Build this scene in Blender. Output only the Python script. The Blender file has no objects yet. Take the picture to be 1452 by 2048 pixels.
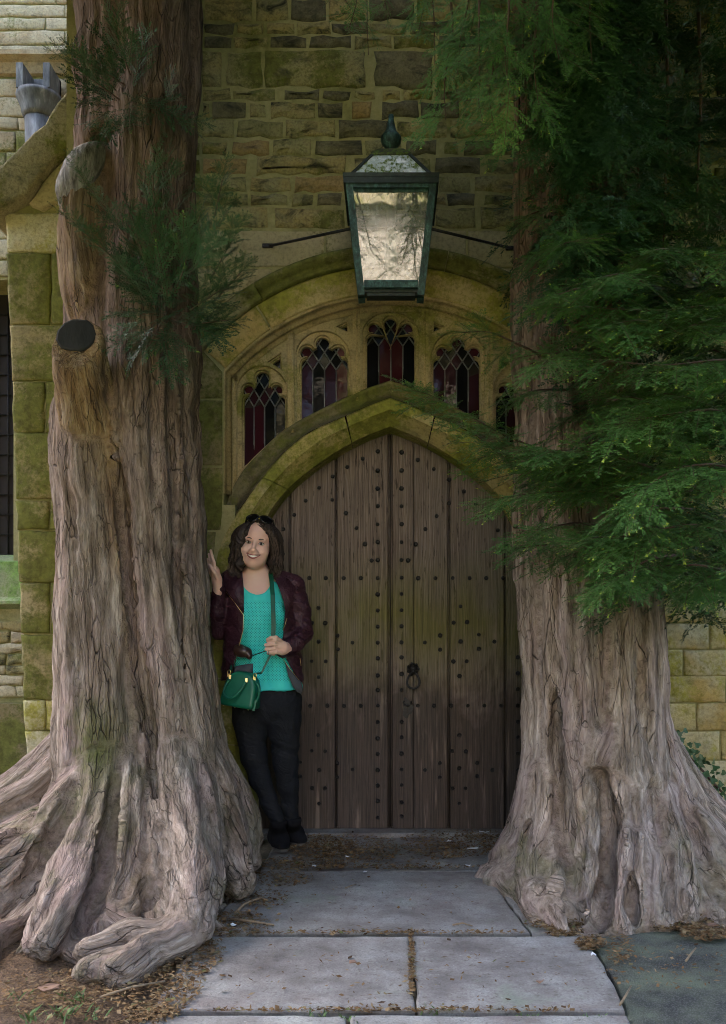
import bpy, math, random
import numpy as np
from mathutils import Vector, Matrix, Quaternion

random.seed(7)
rng = np.random.default_rng(7)
SC = bpy.context.scene
COL = SC.collection
R = math.radians

# ------------------------------------------------------------------ camera
CAM_H, FPX, PX0, PY0 = 1.10, 1800.0, 778.0, 1270.0
cd = bpy.data.cameras.new('camera')
cam = bpy.data.objects.new('camera', cd); COL.objects.link(cam)
cam.location = (0, 0, CAM_H); cam.rotation_euler = (R(90), 0, 0)
cd.sensor_fit = 'VERTICAL'; cd.sensor_height = 36.0; cd.sensor_width = 36.0
cd.lens = FPX / 2048 * 36.0
cd.shift_x = -(PX0 - 726) / 2048; cd.shift_y = (PY0 - 1024) / 2048
cd.clip_start = 0.05; cd.clip_end = 500
SC.camera = cam

# ------------------------------------------------------------------ world, sun, exposure
SUN_EL, SUN_AZ = R(52), R(38)           # the sun stands behind the church, to the left
w = bpy.data.worlds.new('World'); SC.world = w; w.use_nodes = True
nt = w.node_tree
bg = nt.nodes['Background']
sky = nt.nodes.new('ShaderNodeTexSky'); sky.sky_type = 'NISHITA'; sky.sun_disc = False
sky.sun_elevation = SUN_EL; sky.sun_rotation = -SUN_AZ
sky.air_density = 0.9; sky.dust_density = 6.0; sky.ozone_density = 0.0
nt.links.new(sky.outputs[0], bg.inputs[0]); bg.inputs[1].default_value = 0.15
sd = bpy.data.lights.new('sun', 'SUN'); sd.energy = 2.0; sd.angle = R(0.6); sd.color = (1, .95, .86)
sun = bpy.data.objects.new('sun', sd); COL.objects.link(sun)
SDIR = Vector((-math.sin(SUN_AZ) * math.cos(SUN_EL), math.cos(SUN_AZ) * math.cos(SUN_EL), math.sin(SUN_EL)))
sun.rotation_euler = SDIR.to_track_quat('Z', 'Y').to_euler(); sun.location = (-6, 8, 14)
vs = SC.view_settings
vs.view_transform = 'Standard'; vs.look = 'None'; vs.gamma = 1; vs.use_curve_mapping = False
vs.exposure = 3.3
SC.cycles.use_adaptive_sampling = True; SC.cycles.adaptive_threshold = 0.025; SC.cycles.filter_width = 1.0
SC.cycles.max_bounces = 5; SC.cycles.diffuse_bounces = 2; SC.cycles.glossy_bounces = 3
SC.cycles.transmission_bounces = 4; SC.cycles.transparent_max_bounces = 6
SC.cycles.caustics_reflective = False; SC.cycles.caustics_refractive = False

# ------------------------------------------------------------------ helpers
def P(px, py, Y):
    return Vector(((px - PX0) * Y / FPX, Y, CAM_H + (PY0 - py) * Y / FPX))
def PG(px, py, z=0.0):
    Y = FPX * (CAM_H - z) / (py - PY0)
    return Vector(((px - PX0) * Y / FPX, Y, z))
def XZ(px, py, Y):
    return ((px - PX0) * Y / FPX, CAM_H + (PY0 - py) * Y / FPX)

def thing(name, label, cat, loc=(0, 0, 0), group=None):
    o = bpy.data.objects.new(name, None); COL.objects.link(o)
    o.location = loc; o.empty_display_size = 0.1
    o['label'] = label; o['category'] = cat; o['kind'] = 'thing'
    if group: o['group'] = group
    return o
def obj(name, me, m=None, parent=None, loc=None, rot=None, scale=None, kind=None, label=None, cat=None, group=None):
    o = bpy.data.objects.new(name, me); COL.objects.link(o)
    if m is not None and len(me.materials) == 0: me.materials.append(m)
    if parent is not None:
        o.parent = parent
        o.matrix_parent_inverse = Matrix.Translation(-parent.location)
    if loc is not None: o.location = loc
    if rot is not None: o.rotation_euler = rot
    if scale is not None: o.scale = scale
    if kind: o['kind'] = kind
    if label: o['label'] = label
    if cat: o['category'] = cat
    if group: o['group'] = group
    return o

def mesh_np(name, V, F, smooth=True, attrs=None):
    """V (n,3) array, F (m,k) array with constant k"""
    V = np.asarray(V, np.float32); F = np.asarray(F, np.int32)
    me = bpy.data.meshes.new(name)
    me.vertices.add(len(V)); me.vertices.foreach_set('co', V.ravel())
    m, k = F.shape
    me.loops.add(m * k); me.loops.foreach_set('vertex_index', F.ravel())
    me.polygons.add(m); me.polygons.foreach_set('loop_start', np.arange(0, m * k, k, dtype=np.int32))
    me.polygons.foreach_set('use_smooth', np.full(m, smooth))
    if attrs:
        for an, (ty, data) in attrs.items():
            a = me.attributes.new(an, ty, 'POINT')
            key = 'vector' if ty == 'FLOAT_VECTOR' else 'value'
            a.data.foreach_set(key, np.asarray(data, np.float32).ravel())
    me.update(calc_edges=True); me.validate()
    return me
def mesh_py(name, V, F, smooth=False):
    me = bpy.data.meshes.new(name); me.from_pydata([tuple(v) for v in V], [], [tuple(f) for f in F])
    if smooth: me.polygons.foreach_set('use_smooth', [True] * len(me.polygons))
    me.update(); return me

class MB:
    """collects simple shapes into one mesh"""
    def __init__(s): s.V = []; s.F = []; s.S = []
    def add(s, V, F, smooth=False):
        n = len(s.V); s.V += [tuple(v) for v in V]; s.F += [tuple(i + n for i in f) for f in F]; s.S += [smooth] * len(F); return s
    def box(s, lo, hi, bev=0.0):
        x0, y0, z0 = lo; x1, y1, z1 = hi
        if bev <= 0:
            V = [(x0,y0,z0),(x1,y0,z0),(x1,y1,z0),(x0,y1,z0),(x0,y0,z1),(x1,y0,z1),(x1,y1,z1),(x0,y1,z1)]
            F = [(0,3,2,1),(4,5,6,7),(0,1,5,4),(1,2,6,5),(2,3,7,6),(3,0,4,7)]
            return s.add(V, F)
        b = bev
        V = []; 
        for z, k in ((z0, b), (z0 + b, 0), (z1 - b, 0), (z1, b)):
            V += [(x0+k+0*b,y0+k,z),(x1-k,y0+k,z),(x1-k,y1-k,z),(x0+k,y1-k,z)]
        F = [(3,2,1,0),(12,13,14,15)]
        for r in range(3):
            for i in range(4):
                j = (i + 1) % 4; F.append((r*4+i, r*4+j, r*4+4+j, r*4+4+i))
        return s.add(V, F)
    def tube(s, pts, rad, n=8, cap=True, smooth=True, flat=None):
        pts = [Vector(p) for p in pts]; m = len(pts)
        rad = rad if isinstance(rad, (list, tuple)) else [rad] * m
        V = []; up = None
        for i, p in enumerate(pts):
            t = (pts[min(i + 1, m - 1)] - pts[max(i - 1, 0)]).normalized()
            if up is None:
                a = Vector((0, 0, 1)) if abs(t.z) < .9 else Vector((1, 0, 0))
                up = (a - t * a.dot(t)).normalized()
            else:
                up = (up - t * up.dot(t)).normalized()
            sd_ = t.cross(up)
            for k in range(n):
                a = 2 * math.pi * k / n
                V.append(p + (up * math.cos(a) + sd_ * math.sin(a) * (flat or 1)) * rad[i])
        F = [(i*n+k, i*n+(k+1)%n, (i+1)*n+(k+1)%n, (i+1)*n+k) for i in range(m-1) for k in range(n)]
        s.add(V, F, smooth)
        if cap:
            b = len(s.V) - len(V)
            s.F.append(tuple(b + k for k in reversed(range(n)))); s.S.append(False)
            s.F.append(tuple(b + (m-1)*n + k for k in range(n))); s.S.append(False)
        return s
    def lathe(s, prof, c=(0,0,0), n=20, smooth=True):
        V = []; c = Vector(c)
        for r, z in prof:
            for k in range(n):
                a = 2*math.pi*k/n; V.append(c + Vector((r*math.cos(a), r*math.sin(a), z)))
        m = len(prof)
        F = [(i*n+k, i*n+(k+1)%n, (i+1)*n+(k+1)%n, (i+1)*n+k) for i in range(m-1) for k in range(n)]
        F += [tuple(reversed(range(n))), tuple((m-1)*n+k for k in range(n))]
        return s.add(V, F, smooth)
    def prism(s, poly, y0, y1):
        """poly of (x,z), extruded along y"""
        n = len(poly)
        V = [(x, y0, z) for x, z in poly] + [(x, y1, z) for x, z in poly]
        F = [tuple(range(n)), tuple(reversed(range(n, 2*n)))] + [(i, i+n, (i+1)%n+n, (i+1)%n) for i in range(n)]
        return s.add(V, F)
    def mesh(s, name='m', fix=True):
        me = bpy.data.meshes.new(name); me.from_pydata(s.V, [], s.F)
        me.polygons.foreach_set('use_smooth', s.S)
        me.update()
        if fix:
            import bmesh
            bm = bmesh.new(); bm.from_mesh(me); bmesh.ops.recalc_face_normals(bm, faces=bm.faces); bm.to_mesh(me); bm.free()
        return me

def smooth_poly(pts, n=6):
    """Catmull-Rom through points"""
    pts = [np.array(p, float) for p in pts]; out = []
    for i in range(len(pts) - 1):
        p0 = pts[max(i-1, 0)]; p1 = pts[i]; p2 = pts[i+1]; p3 = pts[min(i+2, len(pts)-1)]
        for k in range(n):
            t = k / n
            out.append(.5*((2*p1)+(-p0+p2)*t+(2*p0-5*p1+4*p2-p3)*t*t+(-p0+3*p1-3*p2+p3)*t**3))
    out.append(pts[-1]); return out

# ---- lattice value noise for sculpting
def _hash(ix, iy, iz, seed):
    h = (ix * 374761393 + iy * 668265263 + iz * 2147483647 + seed * 974634777) & 0xFFFFFFFF
    h = ((h ^ (h >> 13)) * 1274126177) & 0xFFFFFFFF
    return ((h ^ (h >> 16)) & 0xFFFF) / 32767.5 - 1.0
def vnoise(p, seed=0):
    p = np.asarray(p, np.float64); f = np.floor(p); i = f.astype(np.int64); t = p - f; t = t*t*(3-2*t)
    out = 0
    for dx in (0, 1):
        wx = t[:, 0] if dx else 1 - t[:, 0]
        for dy in (0, 1):
            wy = t[:, 1] if dy else 1 - t[:, 1]
            for dz in (0, 1):
                wz = t[:, 2] if dz else 1 - t[:, 2]
                out = out + wx*wy*wz*_hash(i[:,0]+dx, i[:,1]+dy, i[:,2]+dz, seed)
    return out
def fbm(p, o=4, seed=0, gain=.5):
    a = 1.0; s = 0; q = np.asarray(p, float)
    for k in range(o):
        s = s + a * vnoise(q, seed + k); q = q * 2.03 + 11.3; a *= gain
    return s

# ---- signed distance grid, meshed with surface nets
class Grid:
    def __init__(s, lo, hi, h):
        s.lo = np.array(lo, float); s.h = h
        s.n = np.ceil((np.array(hi, float) - s.lo) / h).astype(int) + 1
        s.d = np.full(s.n, 9.0, np.float32)
    def box(s, lo, hi):
        a = np.clip(np.floor((np.array(lo) - s.lo) / s.h).astype(int), 0, s.n)
        b = np.clip(np.ceil((np.array(hi) - s.lo) / s.h).astype(int) + 1, 0, s.n)
        sl = tuple(slice(a[i], b[i]) for i in range(3))
        ax = [(s.lo[i] + s.h * np.arange(a[i], b[i])).astype(np.float32) for i in range(3)]
        return sl, ax[0][:, None, None], ax[1][None, :, None], ax[2][None, None, :]
    def put(s, sl, v, k, sub=False):
        d = s.d[sl]
        if d.size == 0: return
        if sub:
            v = -v
            if k <= 0: s.d[sl] = np.maximum(d, v); return
            h = np.clip(.5 - .5*(d - v)/k, 0, 1)
            s.d[sl] = d*(1-h) + v*h + k*h*(1-h); return
        if k <= 0: s.d[sl] = np.minimum(d, v); return
        h = np.clip(.5 + .5*(v - d)/k, 0, 1)
        s.d[sl] = v*(1-h) + d*h - k*h*(1-h)
    def cap(s, a, b, ra, rb, k=.02, sub=False, flat=None):
        a = np.array(a, float); b = np.array(b, float); m = max(ra, rb) + k + 3*s.h
        if flat: m *= max(1, *[1/f for f in flat])
        sl, X, Y, Z = s.box(np.minimum(a, b) - m, np.maximum(a, b) + m)
        ba = b - a; L = max((ba*ba).sum(), 1e-9)
        t = np.clip(((X-a[0])*ba[0] + (Y-a[1])*ba[1] + (Z-a[2])*ba[2]) / L, 0, 1)
        f = flat or (1, 1, 1)
        v = np.sqrt(((X-a[0]-t*ba[0])*f[0])**2 + ((Y-a[1]-t*ba[1])*f[1])**2 + ((Z-a[2]-t*ba[2])*f[2])**2) - (ra + (rb-ra)*t)
        s.put(sl, v, k, sub)
    def chain(s, pts, rad, k=.02, sub=False, flat=None):
        for i in range(len(pts)-1): s.cap(pts[i], pts[i+1], rad[i], rad[i+1], k, sub, flat)
    def ell(s, c, r, k=.02, M=None, sub=False):
        c = np.array(c, float); r = np.array(r, float); m = r.max() + k + 3*s.h
        sl, X, Y, Z = s.box(c - m, c + m)
        X = X - c[0]; Y = Y - c[1]; Z = Z - c[2]
        if M is not None:      # rows of M are the local axes
            A = M
            x = A[0][0]*X + A[0][1]*Y + A[0][2]*Z; y = A[1][0]*X + A[1][1]*Y + A[1][2]*Z; z = A[2][0]*X + A[2][1]*Y + A[2][2]*Z
        else: x, y, z = X, Y, Z
        k0 = np.sqrt((x/r[0])**2 + (y/r[1])**2 + (z/r[2])**2)
        k1 = np.sqrt((x/r[0]**2)**2 + (y/r[1]**2)**2 + (z/r[2]**2)**2) + 1e-9
        v = np.where(k0 < .3, (k0-1)*r.min(), k0*(k0-1)/k1)
        s.put(sl, v, k, sub)
    def func(s, lo, hi, fn, k=.0, sub=False):
        sl, X, Y, Z = s.box(lo, hi); v = np.broadcast_to(fn(X, Y, Z), s.d[sl].shape); s.put(sl, v, k, sub)
    def surf(s):
        d = s.d; n = np.array(d.shape); g = d < 0
        c = np.zeros(n - 1, np.uint8)
        for dx in (0, 1):
            for dy in (0, 1):
                for dz in (0, 1):
                    c += g[dx:n[0]-1+dx, dy:n[1]-1+dy, dz:n[2]-1+dz]
        mask = (c > 0) & (c < 8)
        I = np.argwhere(mask)
        ids = np.full(n - 1, -1, np.int32); ids[mask] = np.arange(len(I))
        acc = np.zeros((len(I), 3)); cnt = np.zeros(len(I))
        cor = [(0,0,0),(1,0,0),(0,1,0),(1,1,0),(0,0,1),(1,0,1),(0,1,1),(1,1,1)]
        vals = [d[I[:,0]+o[0], I[:,1]+o[1], I[:,2]+o[2]].astype(float) for o in cor]
        for e0 in range(8):
            for ax in range(3):
                if cor[e0][ax] == 0:
                    o1 = list(cor[e0]); o1[ax] = 1; e1 = cor.index(tuple(o1))
                    v0, v1 = vals[e0], vals[e1]; cr = (v0 < 0) != (v1 < 0)
                    t = np.where(cr, v0/np.where(cr, v0-v1, 1), 0)
                    p = np.tile(np.array(cor[e0], float), (len(I), 1)); p[:, ax] += t
                    acc += p * cr[:, None]; cnt += cr
        V = s.lo + (I + acc/cnt[:, None]) * s.h
        F = []
        for ax in range(3):
            b, c2 = [(1,2),(2,0),(0,1)][ax]
            sl0 = [slice(None)]*3; sl1 = [slice(None)]*3; sl0[ax] = slice(0, n[ax]-1); sl1[ax] = slice(1, n[ax])
            x = g[tuple(sl0)] != g[tuple(sl1)]
            E = np.argwhere(x); E = E[(E[:, b] > 0) & (E[:, c2] > 0) & (E[:, b] < n[b]-1) & (E[:, c2] < n[c2]-1)]
            def at(db, dc):
                Q = E.copy(); Q[:, b] += db; Q[:, c2] += dc; return ids[Q[:,0], Q[:,1], Q[:,2]]
            q = np.stack([at(-1,-1), at(0,-1), at(0,0), at(-1,0)], 1)
            flip = ~g[E[:,0], E[:,1], E[:,2]]
            q[flip] = q[flip][:, ::-1]; F.append(q)
        F = np.concatenate(F); F = F[(F >= 0).all(1)]
        return V, F

def vsmooth(V, F, it=2, lam=.5):
    E = np.concatenate([F[:, [0,1]], F[:, [1,2]], F[:, [2,3]], F[:, [3,0]]]); n = len(V)
    for _ in range(it):
        deg = np.bincount(E.ravel(), minlength=n)[:, None] + 1e-9
        S = np.stack([np.bincount(E[:,0], V[E[:,1], k], n) + np.bincount(E[:,1], V[E[:,0], k], n) for k in range(3)], 1)
        V = V + lam * (S/deg - V)
    return V
def vnormals(V, F):
    N = np.zeros_like(V)
    fn = np.cross(V[F[:,2]] - V[F[:,0]], V[F[:,3]] - V[F[:,1]])
    for k in range(4):
        for a in range(3): N[:, a] += np.bincount(F[:, k], fn[:, a], len(V))
    return N / (np.linalg.norm(N, axis=1, keepdims=True) + 1e-12)

# ------------------------------------------------------------------ node material builder
class NM:
    def __init__(s, name):
        s.m = bpy.data.materials.new(name); s.m.use_nodes = True; s.t = s.m.node_tree
        s.b = s.t.nodes['Principled BSDF']; s.L = s.t.links.new
    def n(s, ty, **kw):
        x = s.t.nodes.new('ShaderNode' + ty)
        for k, v in kw.items(): setattr(x, k, v)
        return x
    def put(s, sock, v):
        if hasattr(v, 'is_output'): s.L(v, sock)
        elif isinstance(v, (tuple, list)) and len(v) == 3 and sock.type == 'RGBA': sock.default_value = (*v, 1)
        else: sock.default_value = v
    def pos(s): return s.n('NewGeometry').outputs['Position']
    def objc(s): return s.n('TexCoord').outputs['Object']
    def attr(s, a, out='Vector'): return s.n('Attribute', attribute_name=a).outputs[out]
    def rnd(s): return s.n('ObjectInfo').outputs['Random']
    def map(s, v, sc=(1,1,1), rot=(0,0,0), loc=(0,0,0)):
        x = s.n('Mapping'); s.L(v, x.inputs[0]); s.put(x.inputs['Scale'], sc); s.put(x.inputs['Rotation'], rot); s.put(x.inputs['Location'], loc); return x.outputs[0]
    def vadd(s, a, b, op='ADD'):
        x = s.n('VectorMath', operation=op); s.put(x.inputs[0], a); s.put(x.inputs[1], b); return x.outputs[0]
    def noise(s, v, sc=5, det=4, rough=.55, dist=0, out=0):
        x = s.n('TexNoise'); s.L(v, x.inputs['Vector']); x.inputs['Scale'].default_value = sc; x.inputs['Detail'].default_value = min(det, 4)
        x.inputs['Roughness'].default_value = rough; x.inputs['Distortion'].default_value = dist; return x.outputs[out]
    def voro(s, v, sc=5, feat='DISTANCE_TO_EDGE', out='Distance', rand=1):
        x = s.n('TexVoronoi', feature=feat); s.L(v, x.inputs['Vector']); x.inputs['Scale'].default_value = sc; x.inputs['Randomness'].default_value = rand; return x.outputs[out]
    def wave(s, v, sc=5, dist=2, det=3, ds=1, dirn='X'):
        x = s.n('TexWave', bands_direction=dirn); s.L(v, x.inputs['Vector']); x.inputs['Scale'].default_value = sc; x.inputs['Distortion'].default_value = dist
        x.inputs['Detail'].default_value = det; x.inputs['Detail Scale'].default_value = ds; return x.outputs[1]
    def ramp(s, f, st, interp='LINEAR'):
        x = s.n('ValToRGB'); e = x.color_ramp.elements; x.color_ramp.interpolation = interp
        while len(e) < len(st): e.new(.5)
        for i, (p, c) in enumerate(st):
            e[i].position = p; e[i].color = (*c, 1) if isinstance(c, tuple) else (c, c, c, 1)
        s.L(f, x.inputs[0]); return x.outputs[0]
    def rng(s, f, a, b, c=0, d=1):
        x = s.n('MapRange'); s.L(f, x.inputs[0])
        for i, v in enumerate((a, b, c, d)): x.inputs[1+i].default_value = v
        return x.outputs[0]
    def math(s, op, a, b=0.0, clamp=False):
        x = s.n('Math', operation=op, use_clamp=clamp); s.put(x.inputs[0], a); s.put(x.inputs[1], b); return x.outputs[0]
    def mix(s, f, a, b, bl='MIX'):
        x = s.n('Mix', data_type='RGBA', blend_type=bl); s.put(x.inputs[0], f); s.put(x.inputs[6], a); s.put(x.inputs[7], b); return x.outputs[2]
    def sep(s, v, i): 
        x = s.n('SeparateXYZ'); s.L(v, x.inputs[0]); return x.outputs[i]
    def bump(s, h, st=.5, dist=.01, nrm=None):
        x = s.n('Bump'); s.L(h, x.inputs['Height']); x.inputs['Strength'].default_value = st; x.inputs['Distance'].default_value = dist
        if nrm is not None: s.L(nrm, x.inputs['Normal'])
        return x.outputs[0]
    def done(s, col=None, rough=.8, nrm=None, spec=None, metal=None, **kw):
        if col is not None: s.put(s.b.inputs['Base Color'], col)
        s.put(s.b.inputs['Roughness'], rough)
        if nrm is not None: s.L(nrm, s.b.inputs['Normal'])
        if spec is not None: s.put(s.b.inputs['Specular IOR Level'], spec)
        if metal is not None: s.put(s.b.inputs['Metallic'], metal)
        for k, v in kw.items(): s.put(s.b.inputs[k], v)
        return s.m
# ------------------------------------------------------------------ materials
def m_stone(name, cols, dark=.45, moss=0.0, mosscol=(.078, .082, .018), sc=1.0, bumpd=.012, lift=1.0):
    k = NM(name); p = k.pos(); r = k.rnd()
    off = k.n('CombineXYZ'); k.L(k.math('MULTIPLY', r, 37.0), off.inputs[0]); k.L(k.math('MULTIPLY', r, 13.0), off.inputs[2])
    q = k.vadd(p, off.outputs[0])
    n1 = k.noise(q, 3.2*sc, 6, .62); n2 = k.noise(q, 13*sc, 6, .65); n3 = k.noise(q, 60*sc, 4, .7)
    f = k.math('ADD', k.math('MULTIPLY', r, .55), k.math('MULTIPLY', k.rng(n1, .3, .7), .5))
    n = len(cols); base = k.ramp(f, [((i+.15)/n, c) for i, c in enumerate(cols)])
    base = k.mix(k.rng(n2, .35, .75, 0, .6), base, k.mix(.5, base, (.42, .36, .22)))
    base = k.mix(k.rng(n3, .45, .8, 0, .55), base, (.05, .045, .03), 'MULTIPLY')
    lich = k.math('MULTIPLY', k.rng(k.noise(k.map(q, (1,1,1.6)), 5*sc, 7, .7, .6), .5, .68), dark)
    base = k.mix(lich, base, (.035, .036, .024))
    if moss:
        mk = k.math('MULTIPLY', k.rng(k.math('ADD', k.noise(p, 2.1, 7, .66, .4), k.math('MULTIPLY', k.rng(n3, .3, .8, -1, 1), .06)), .62-.35*moss, .72-.35*moss), .92)
        mc = k.mix(k.rng(k.noise(p, 22, 5, .7), .35, .7), mosscol, tuple(min(1, c*2.3) for c in mosscol))
        base = k.mix(mk, base, mc)
    h = k.math('ADD', k.math('MULTIPLY', n1, .6), k.math('ADD', k.math('MULTIPLY', n2, .5), k.math('MULTIPLY', n3, .22)))
    return k.done(base, .93, k.bump(h, .9, bumpd), spec=.2)

M = {}
M['rubble'] = m_stone('rubble_stone', [(.135,.128,.055), (.23,.212,.092), (.29,.26,.118), (.33,.26,.105), (.265,.245,.125)], dark=1.0, moss=.36, sc=1.3, bumpd=.02)
M['rubble_dark'] = m_stone('rubble_stone_lichen', [(.075,.070,.048), (.10,.094,.060), (.13,.118,.068), (.15,.135,.075)], dark=1.0, moss=.1, sc=1.3, bumpd=.022)
M['rubble_orange'] = m_stone('rubble_stone_ochre', [(.29,.205,.09), (.34,.225,.09), (.31,.215,.09)], dark=.6, sc=1.4)
M['render'] = m_stone('lime_patch', [(.40,.34,.18), (.44,.37,.21), (.38,.33,.20)], dark=.25, moss=.22, sc=.8, bumpd=.008)
M['ashlar'] = m_stone('ashlar_moss', [(.24,.20,.09), (.29,.23,.11), (.21,.17,.08)], dark=.5, moss=.62, bumpd=.01)
M['ashlar_r'] = m_stone('ashlar_ochre', [(.48,.39,.16), (.52,.43,.20), (.54,.50,.34), (.48,.34,.11)], dark=.4, moss=.36, mosscol=(.20,.185,.03), bumpd=.016)
M['voussoir'] = m_stone('voussoir_ochre', [(.42,.32,.12), (.50,.35,.125), (.45,.35,.15)], dark=.3, moss=.34, mosscol=(.15,.145,.022), bumpd=.008)
M['doorring'] = m_stone('door_arch_moss', [(.42,.35,.14), (.47,.36,.13), (.38,.32,.15)], dark=.35, moss=.56, mosscol=(.120,.124,.020), bumpd=.012)
M['hood'] = m_stone('hood_stone', [(.24,.22,.11), (.27,.24,.13), (.22,.20,.10)], dark=.7, moss=.42, bumpd=.008)
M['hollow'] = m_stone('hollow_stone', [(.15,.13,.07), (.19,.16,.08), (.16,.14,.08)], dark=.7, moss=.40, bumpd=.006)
M['tracery'] = m_stone('tracery_stone', [(.44,.34,.18), (.49,.37,.19), (.42,.34,.19)], dark=.5, moss=.20, mosscol=(.13,.125,.03), sc=1.5, bumpd=.005)
M['far'] = m_stone('aisle_stone', [(.40,.35,.20), (.48,.42,.27), (.52,.45,.30), (.40,.30,.17)], dark=.35, moss=.12, bumpd=.012)
M['buttress'] = m_stone('buttress_stone', [(.22,.19,.09), (.27,.22,.10), (.33,.27,.14)], dark=.5, moss=.58, bumpd=.014)
M['coping'] = m_stone('coping_stone', [(.25,.22,.12), (.29,.25,.15)], dark=.8, moss=.38, bumpd=.03)

k = NM('mortar'); p = k.pos(); n2 = k.noise(p, 30, 5, .7); n1 = k.noise(p, 3, 5, .6)
M['mortar'] = k.done(k.mix(k.rng(n1, .42, .72), k.mix(k.rng(n2, .3, .7), (.28,.255,.115), (.39,.35,.175)), k.mix(k.rng(n2,.3,.7), (.14,.138,.050), (.25,.235,.09))), .95, k.bump(n2, .7, .012), spec=.15)

# old oak door
k = NM('door_oak'); p = k.pos(); r = k.rnd()
off = k.n('CombineXYZ'); k.L(k.math('MULTIPLY', r, 5.0), off.inputs[0]); k.L(k.math('MULTIPLY', r, 9.0), off.inputs[2])
q = k.vadd(p, off.outputs[0])
warp = k.noise(k.map(q, (2.2, 1, .55)), 2.0, 3, .5)
g = k.wave(k.vadd(k.map(q, (1,.2,.09)), k.map(k.noise(k.map(q,(2.4,1,.7)), 1.8, 3, .5, 0, 1), (.12,.0,.0))), 26, 5, 3, 1.4)
fine = k.noise(k.map(q, (1, .3, .016)), 170, 4, .72)
pits = k.noise(k.map(q, (1, .3, .12)), 60, 5, .7)
pz = k.sep(p, 2); px_ = k.sep(p, 0)
c = k.mix(k.rng(fine, .3, .72), (.066,.048,.041), (.365,.298,.266))
c = k.mix(k.rng(g, .15, .9, 0, .38), c, (.13,.085,.06))
c = k.mix(k.rng(r, 0, 1, 0, .35), c, k.mix(1.0, c, (.82,.72,.66), 'MULTIPLY'))
c = k.mix(k.rng(pits, .57, .66, 0, .85), c, (.030,.021,.017))
blot = k.noise(k.map(q, (1.6,1,.75)), 2.6, 6, .66, .5)
low = k.math('ADD', k.rng(pz, .15, 1.35, .50, -.10), k.math('SUBTRACT', blot, .5))          # weather-darkened foot of the boards
c = k.mix(k.math('MULTIPLY', k.rng(low, .06, .26), .88, True), c, k.mix(k.rng(fine,.3,.7), (.030,.024,.021), (.105,.078,.064)))
alg = k.math('MULTIPLY', k.math('MULTIPLY', k.rng(k.math('ABSOLUTE', k.math('SUBTRACT', pz, 1.17)), .42, .05), k.rng(k.noise(k.map(p, (1.2,1,.6)), 2.4, 5, .62), .30, .55)), .85, True)
c = k.mix(alg, c, k.mix(k.rng(fine,.3,.7), (.075,.072,.016), (.21,.19,.055)))
c = k.mix(k.rng(k.noise(k.map(q, (3,1,.22)), 7, 4, .6), .60, .70, 0, .4), c, (.40,.31,.25))
hb = k.math('ADD', k.math('MULTIPLY', fine, .7), k.math('ADD', k.math('MULTIPLY', g, .25), k.math('MULTIPLY', pits, -.5)))
M['oak'] = k.done(c, k.rng(fine, .3, .7, .62, .85), k.bump(hb, .8, .004), spec=.3)
k = NM('dark_gap'); M['gap'] = k.done((.02,.014,.011), .9)
k = NM('wrought_iron'); p = k.pos(); n = k.noise(p, 90, 5, .65); M['iron'] = k.done(k.ramp(n, [(.3,(.012,.012,.013)),(.6,(.035,.033,.034)),(.8,(.07,.055,.045))]), .45, k.bump(n,.5,.003), metal=.6, spec=.5)
k = NM('lead_came'); n = k.noise(k.pos(), 50, 4); M['lead'] = k.done(k.mix(n, (.12,.125,.13), (.30,.31,.31)), .55, metal=.5)
k = NM('verdigris'); p = k.pos(); n = k.noise(k.map(p,(1,1,.5)), 38, 6, .7); n2 = k.noise(p, 120, 4, .7)
M['verdi'] = k.done(k.mix(k.rng(n2,.5,.75,0,.7), k.ramp(n, [(.34,(.012,.022,.022)),(.5,(.028,.065,.062)),(.64,(.07,.155,.14)),(.8,(.30,.40,.36))]), (.02,.03,.03)), .6, k.bump(n, .5, .003), metal=.25, spec=.4)
k = NM('verdigris_dark'); p = k.pos(); n = k.noise(p, 40, 6, .7); M['verdi_d'] = k.done(k.ramp(n, [(.35,(.010,.014,.013)),(.6,(.022,.035,.030)),(.8,(.06,.09,.075))]), .6, k.bump(n,.4,.003), metal=.2)
def m_pane(name, col, spec=.22, rough=.04, sc=14, st=.12):
    k = NM(name); p = k.pos(); n = k.noise(p, sc, 3, .5); return k.done(col, rough, k.bump(n, st, .01), spec=spec)
M['pane_dark'] = m_pane('pane_black', (.008,.008,.010))
M['pane_blue'] = m_pane('pane_ink', (.010,.014,.022))
M['pane_red'] = m_pane('pane_maroon', (.048,.011,.017))
M['pane_pink'] = m_pane('pane_rose', (.13,.055,.062))
M['pane_plum'] = m_pane('pane_plum', (.035,.012,.018))
# lantern glass: clear sheet with a strong mirror reflection
k = NM('lantern_glass'); nt2 = k.t; out = nt2.nodes['Material Output']
tr = k.n('BsdfTransparent'); gl = k.n('BsdfGlossy'); gl.inputs['Roughness'].default_value = .02; gl.inputs['Color'].default_value = (.97,.98,1,1)
tr.inputs['Color'].default_value = (.55,.57,.54,1)
n = k.noise(k.pos(), 5, 2, .5); k.L(k.bump(n, .03, .02), gl.inputs['Normal'])
df = k.n('BsdfDiffuse'); df.inputs['Color'].default_value = (.50,.51,.44,1)
mx = k.n('MixShader'); mx.inputs[0].default_value = .17; k.L(tr.outputs[0], mx.inputs[1]); k.L(gl.outputs[0], mx.inputs[2])
mx2 = k.n('MixShader'); k.L(k.rng(k.noise(k.pos(), 9, 6, .7), .35, .75, .16, .42), mx2.inputs[0]); k.L(mx.outputs[0], mx2.inputs[1]); k.L(df.outputs[0], mx2.inputs[2])
k.L(mx2.outputs[0], out.inputs['Surface']); M['lglass'] = k.m
k = NM('lantern_roof_glass'); p = k.pos(); n = k.noise(k.map(p,(1,1,.35)), 42, 7, .72, .6)
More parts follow.
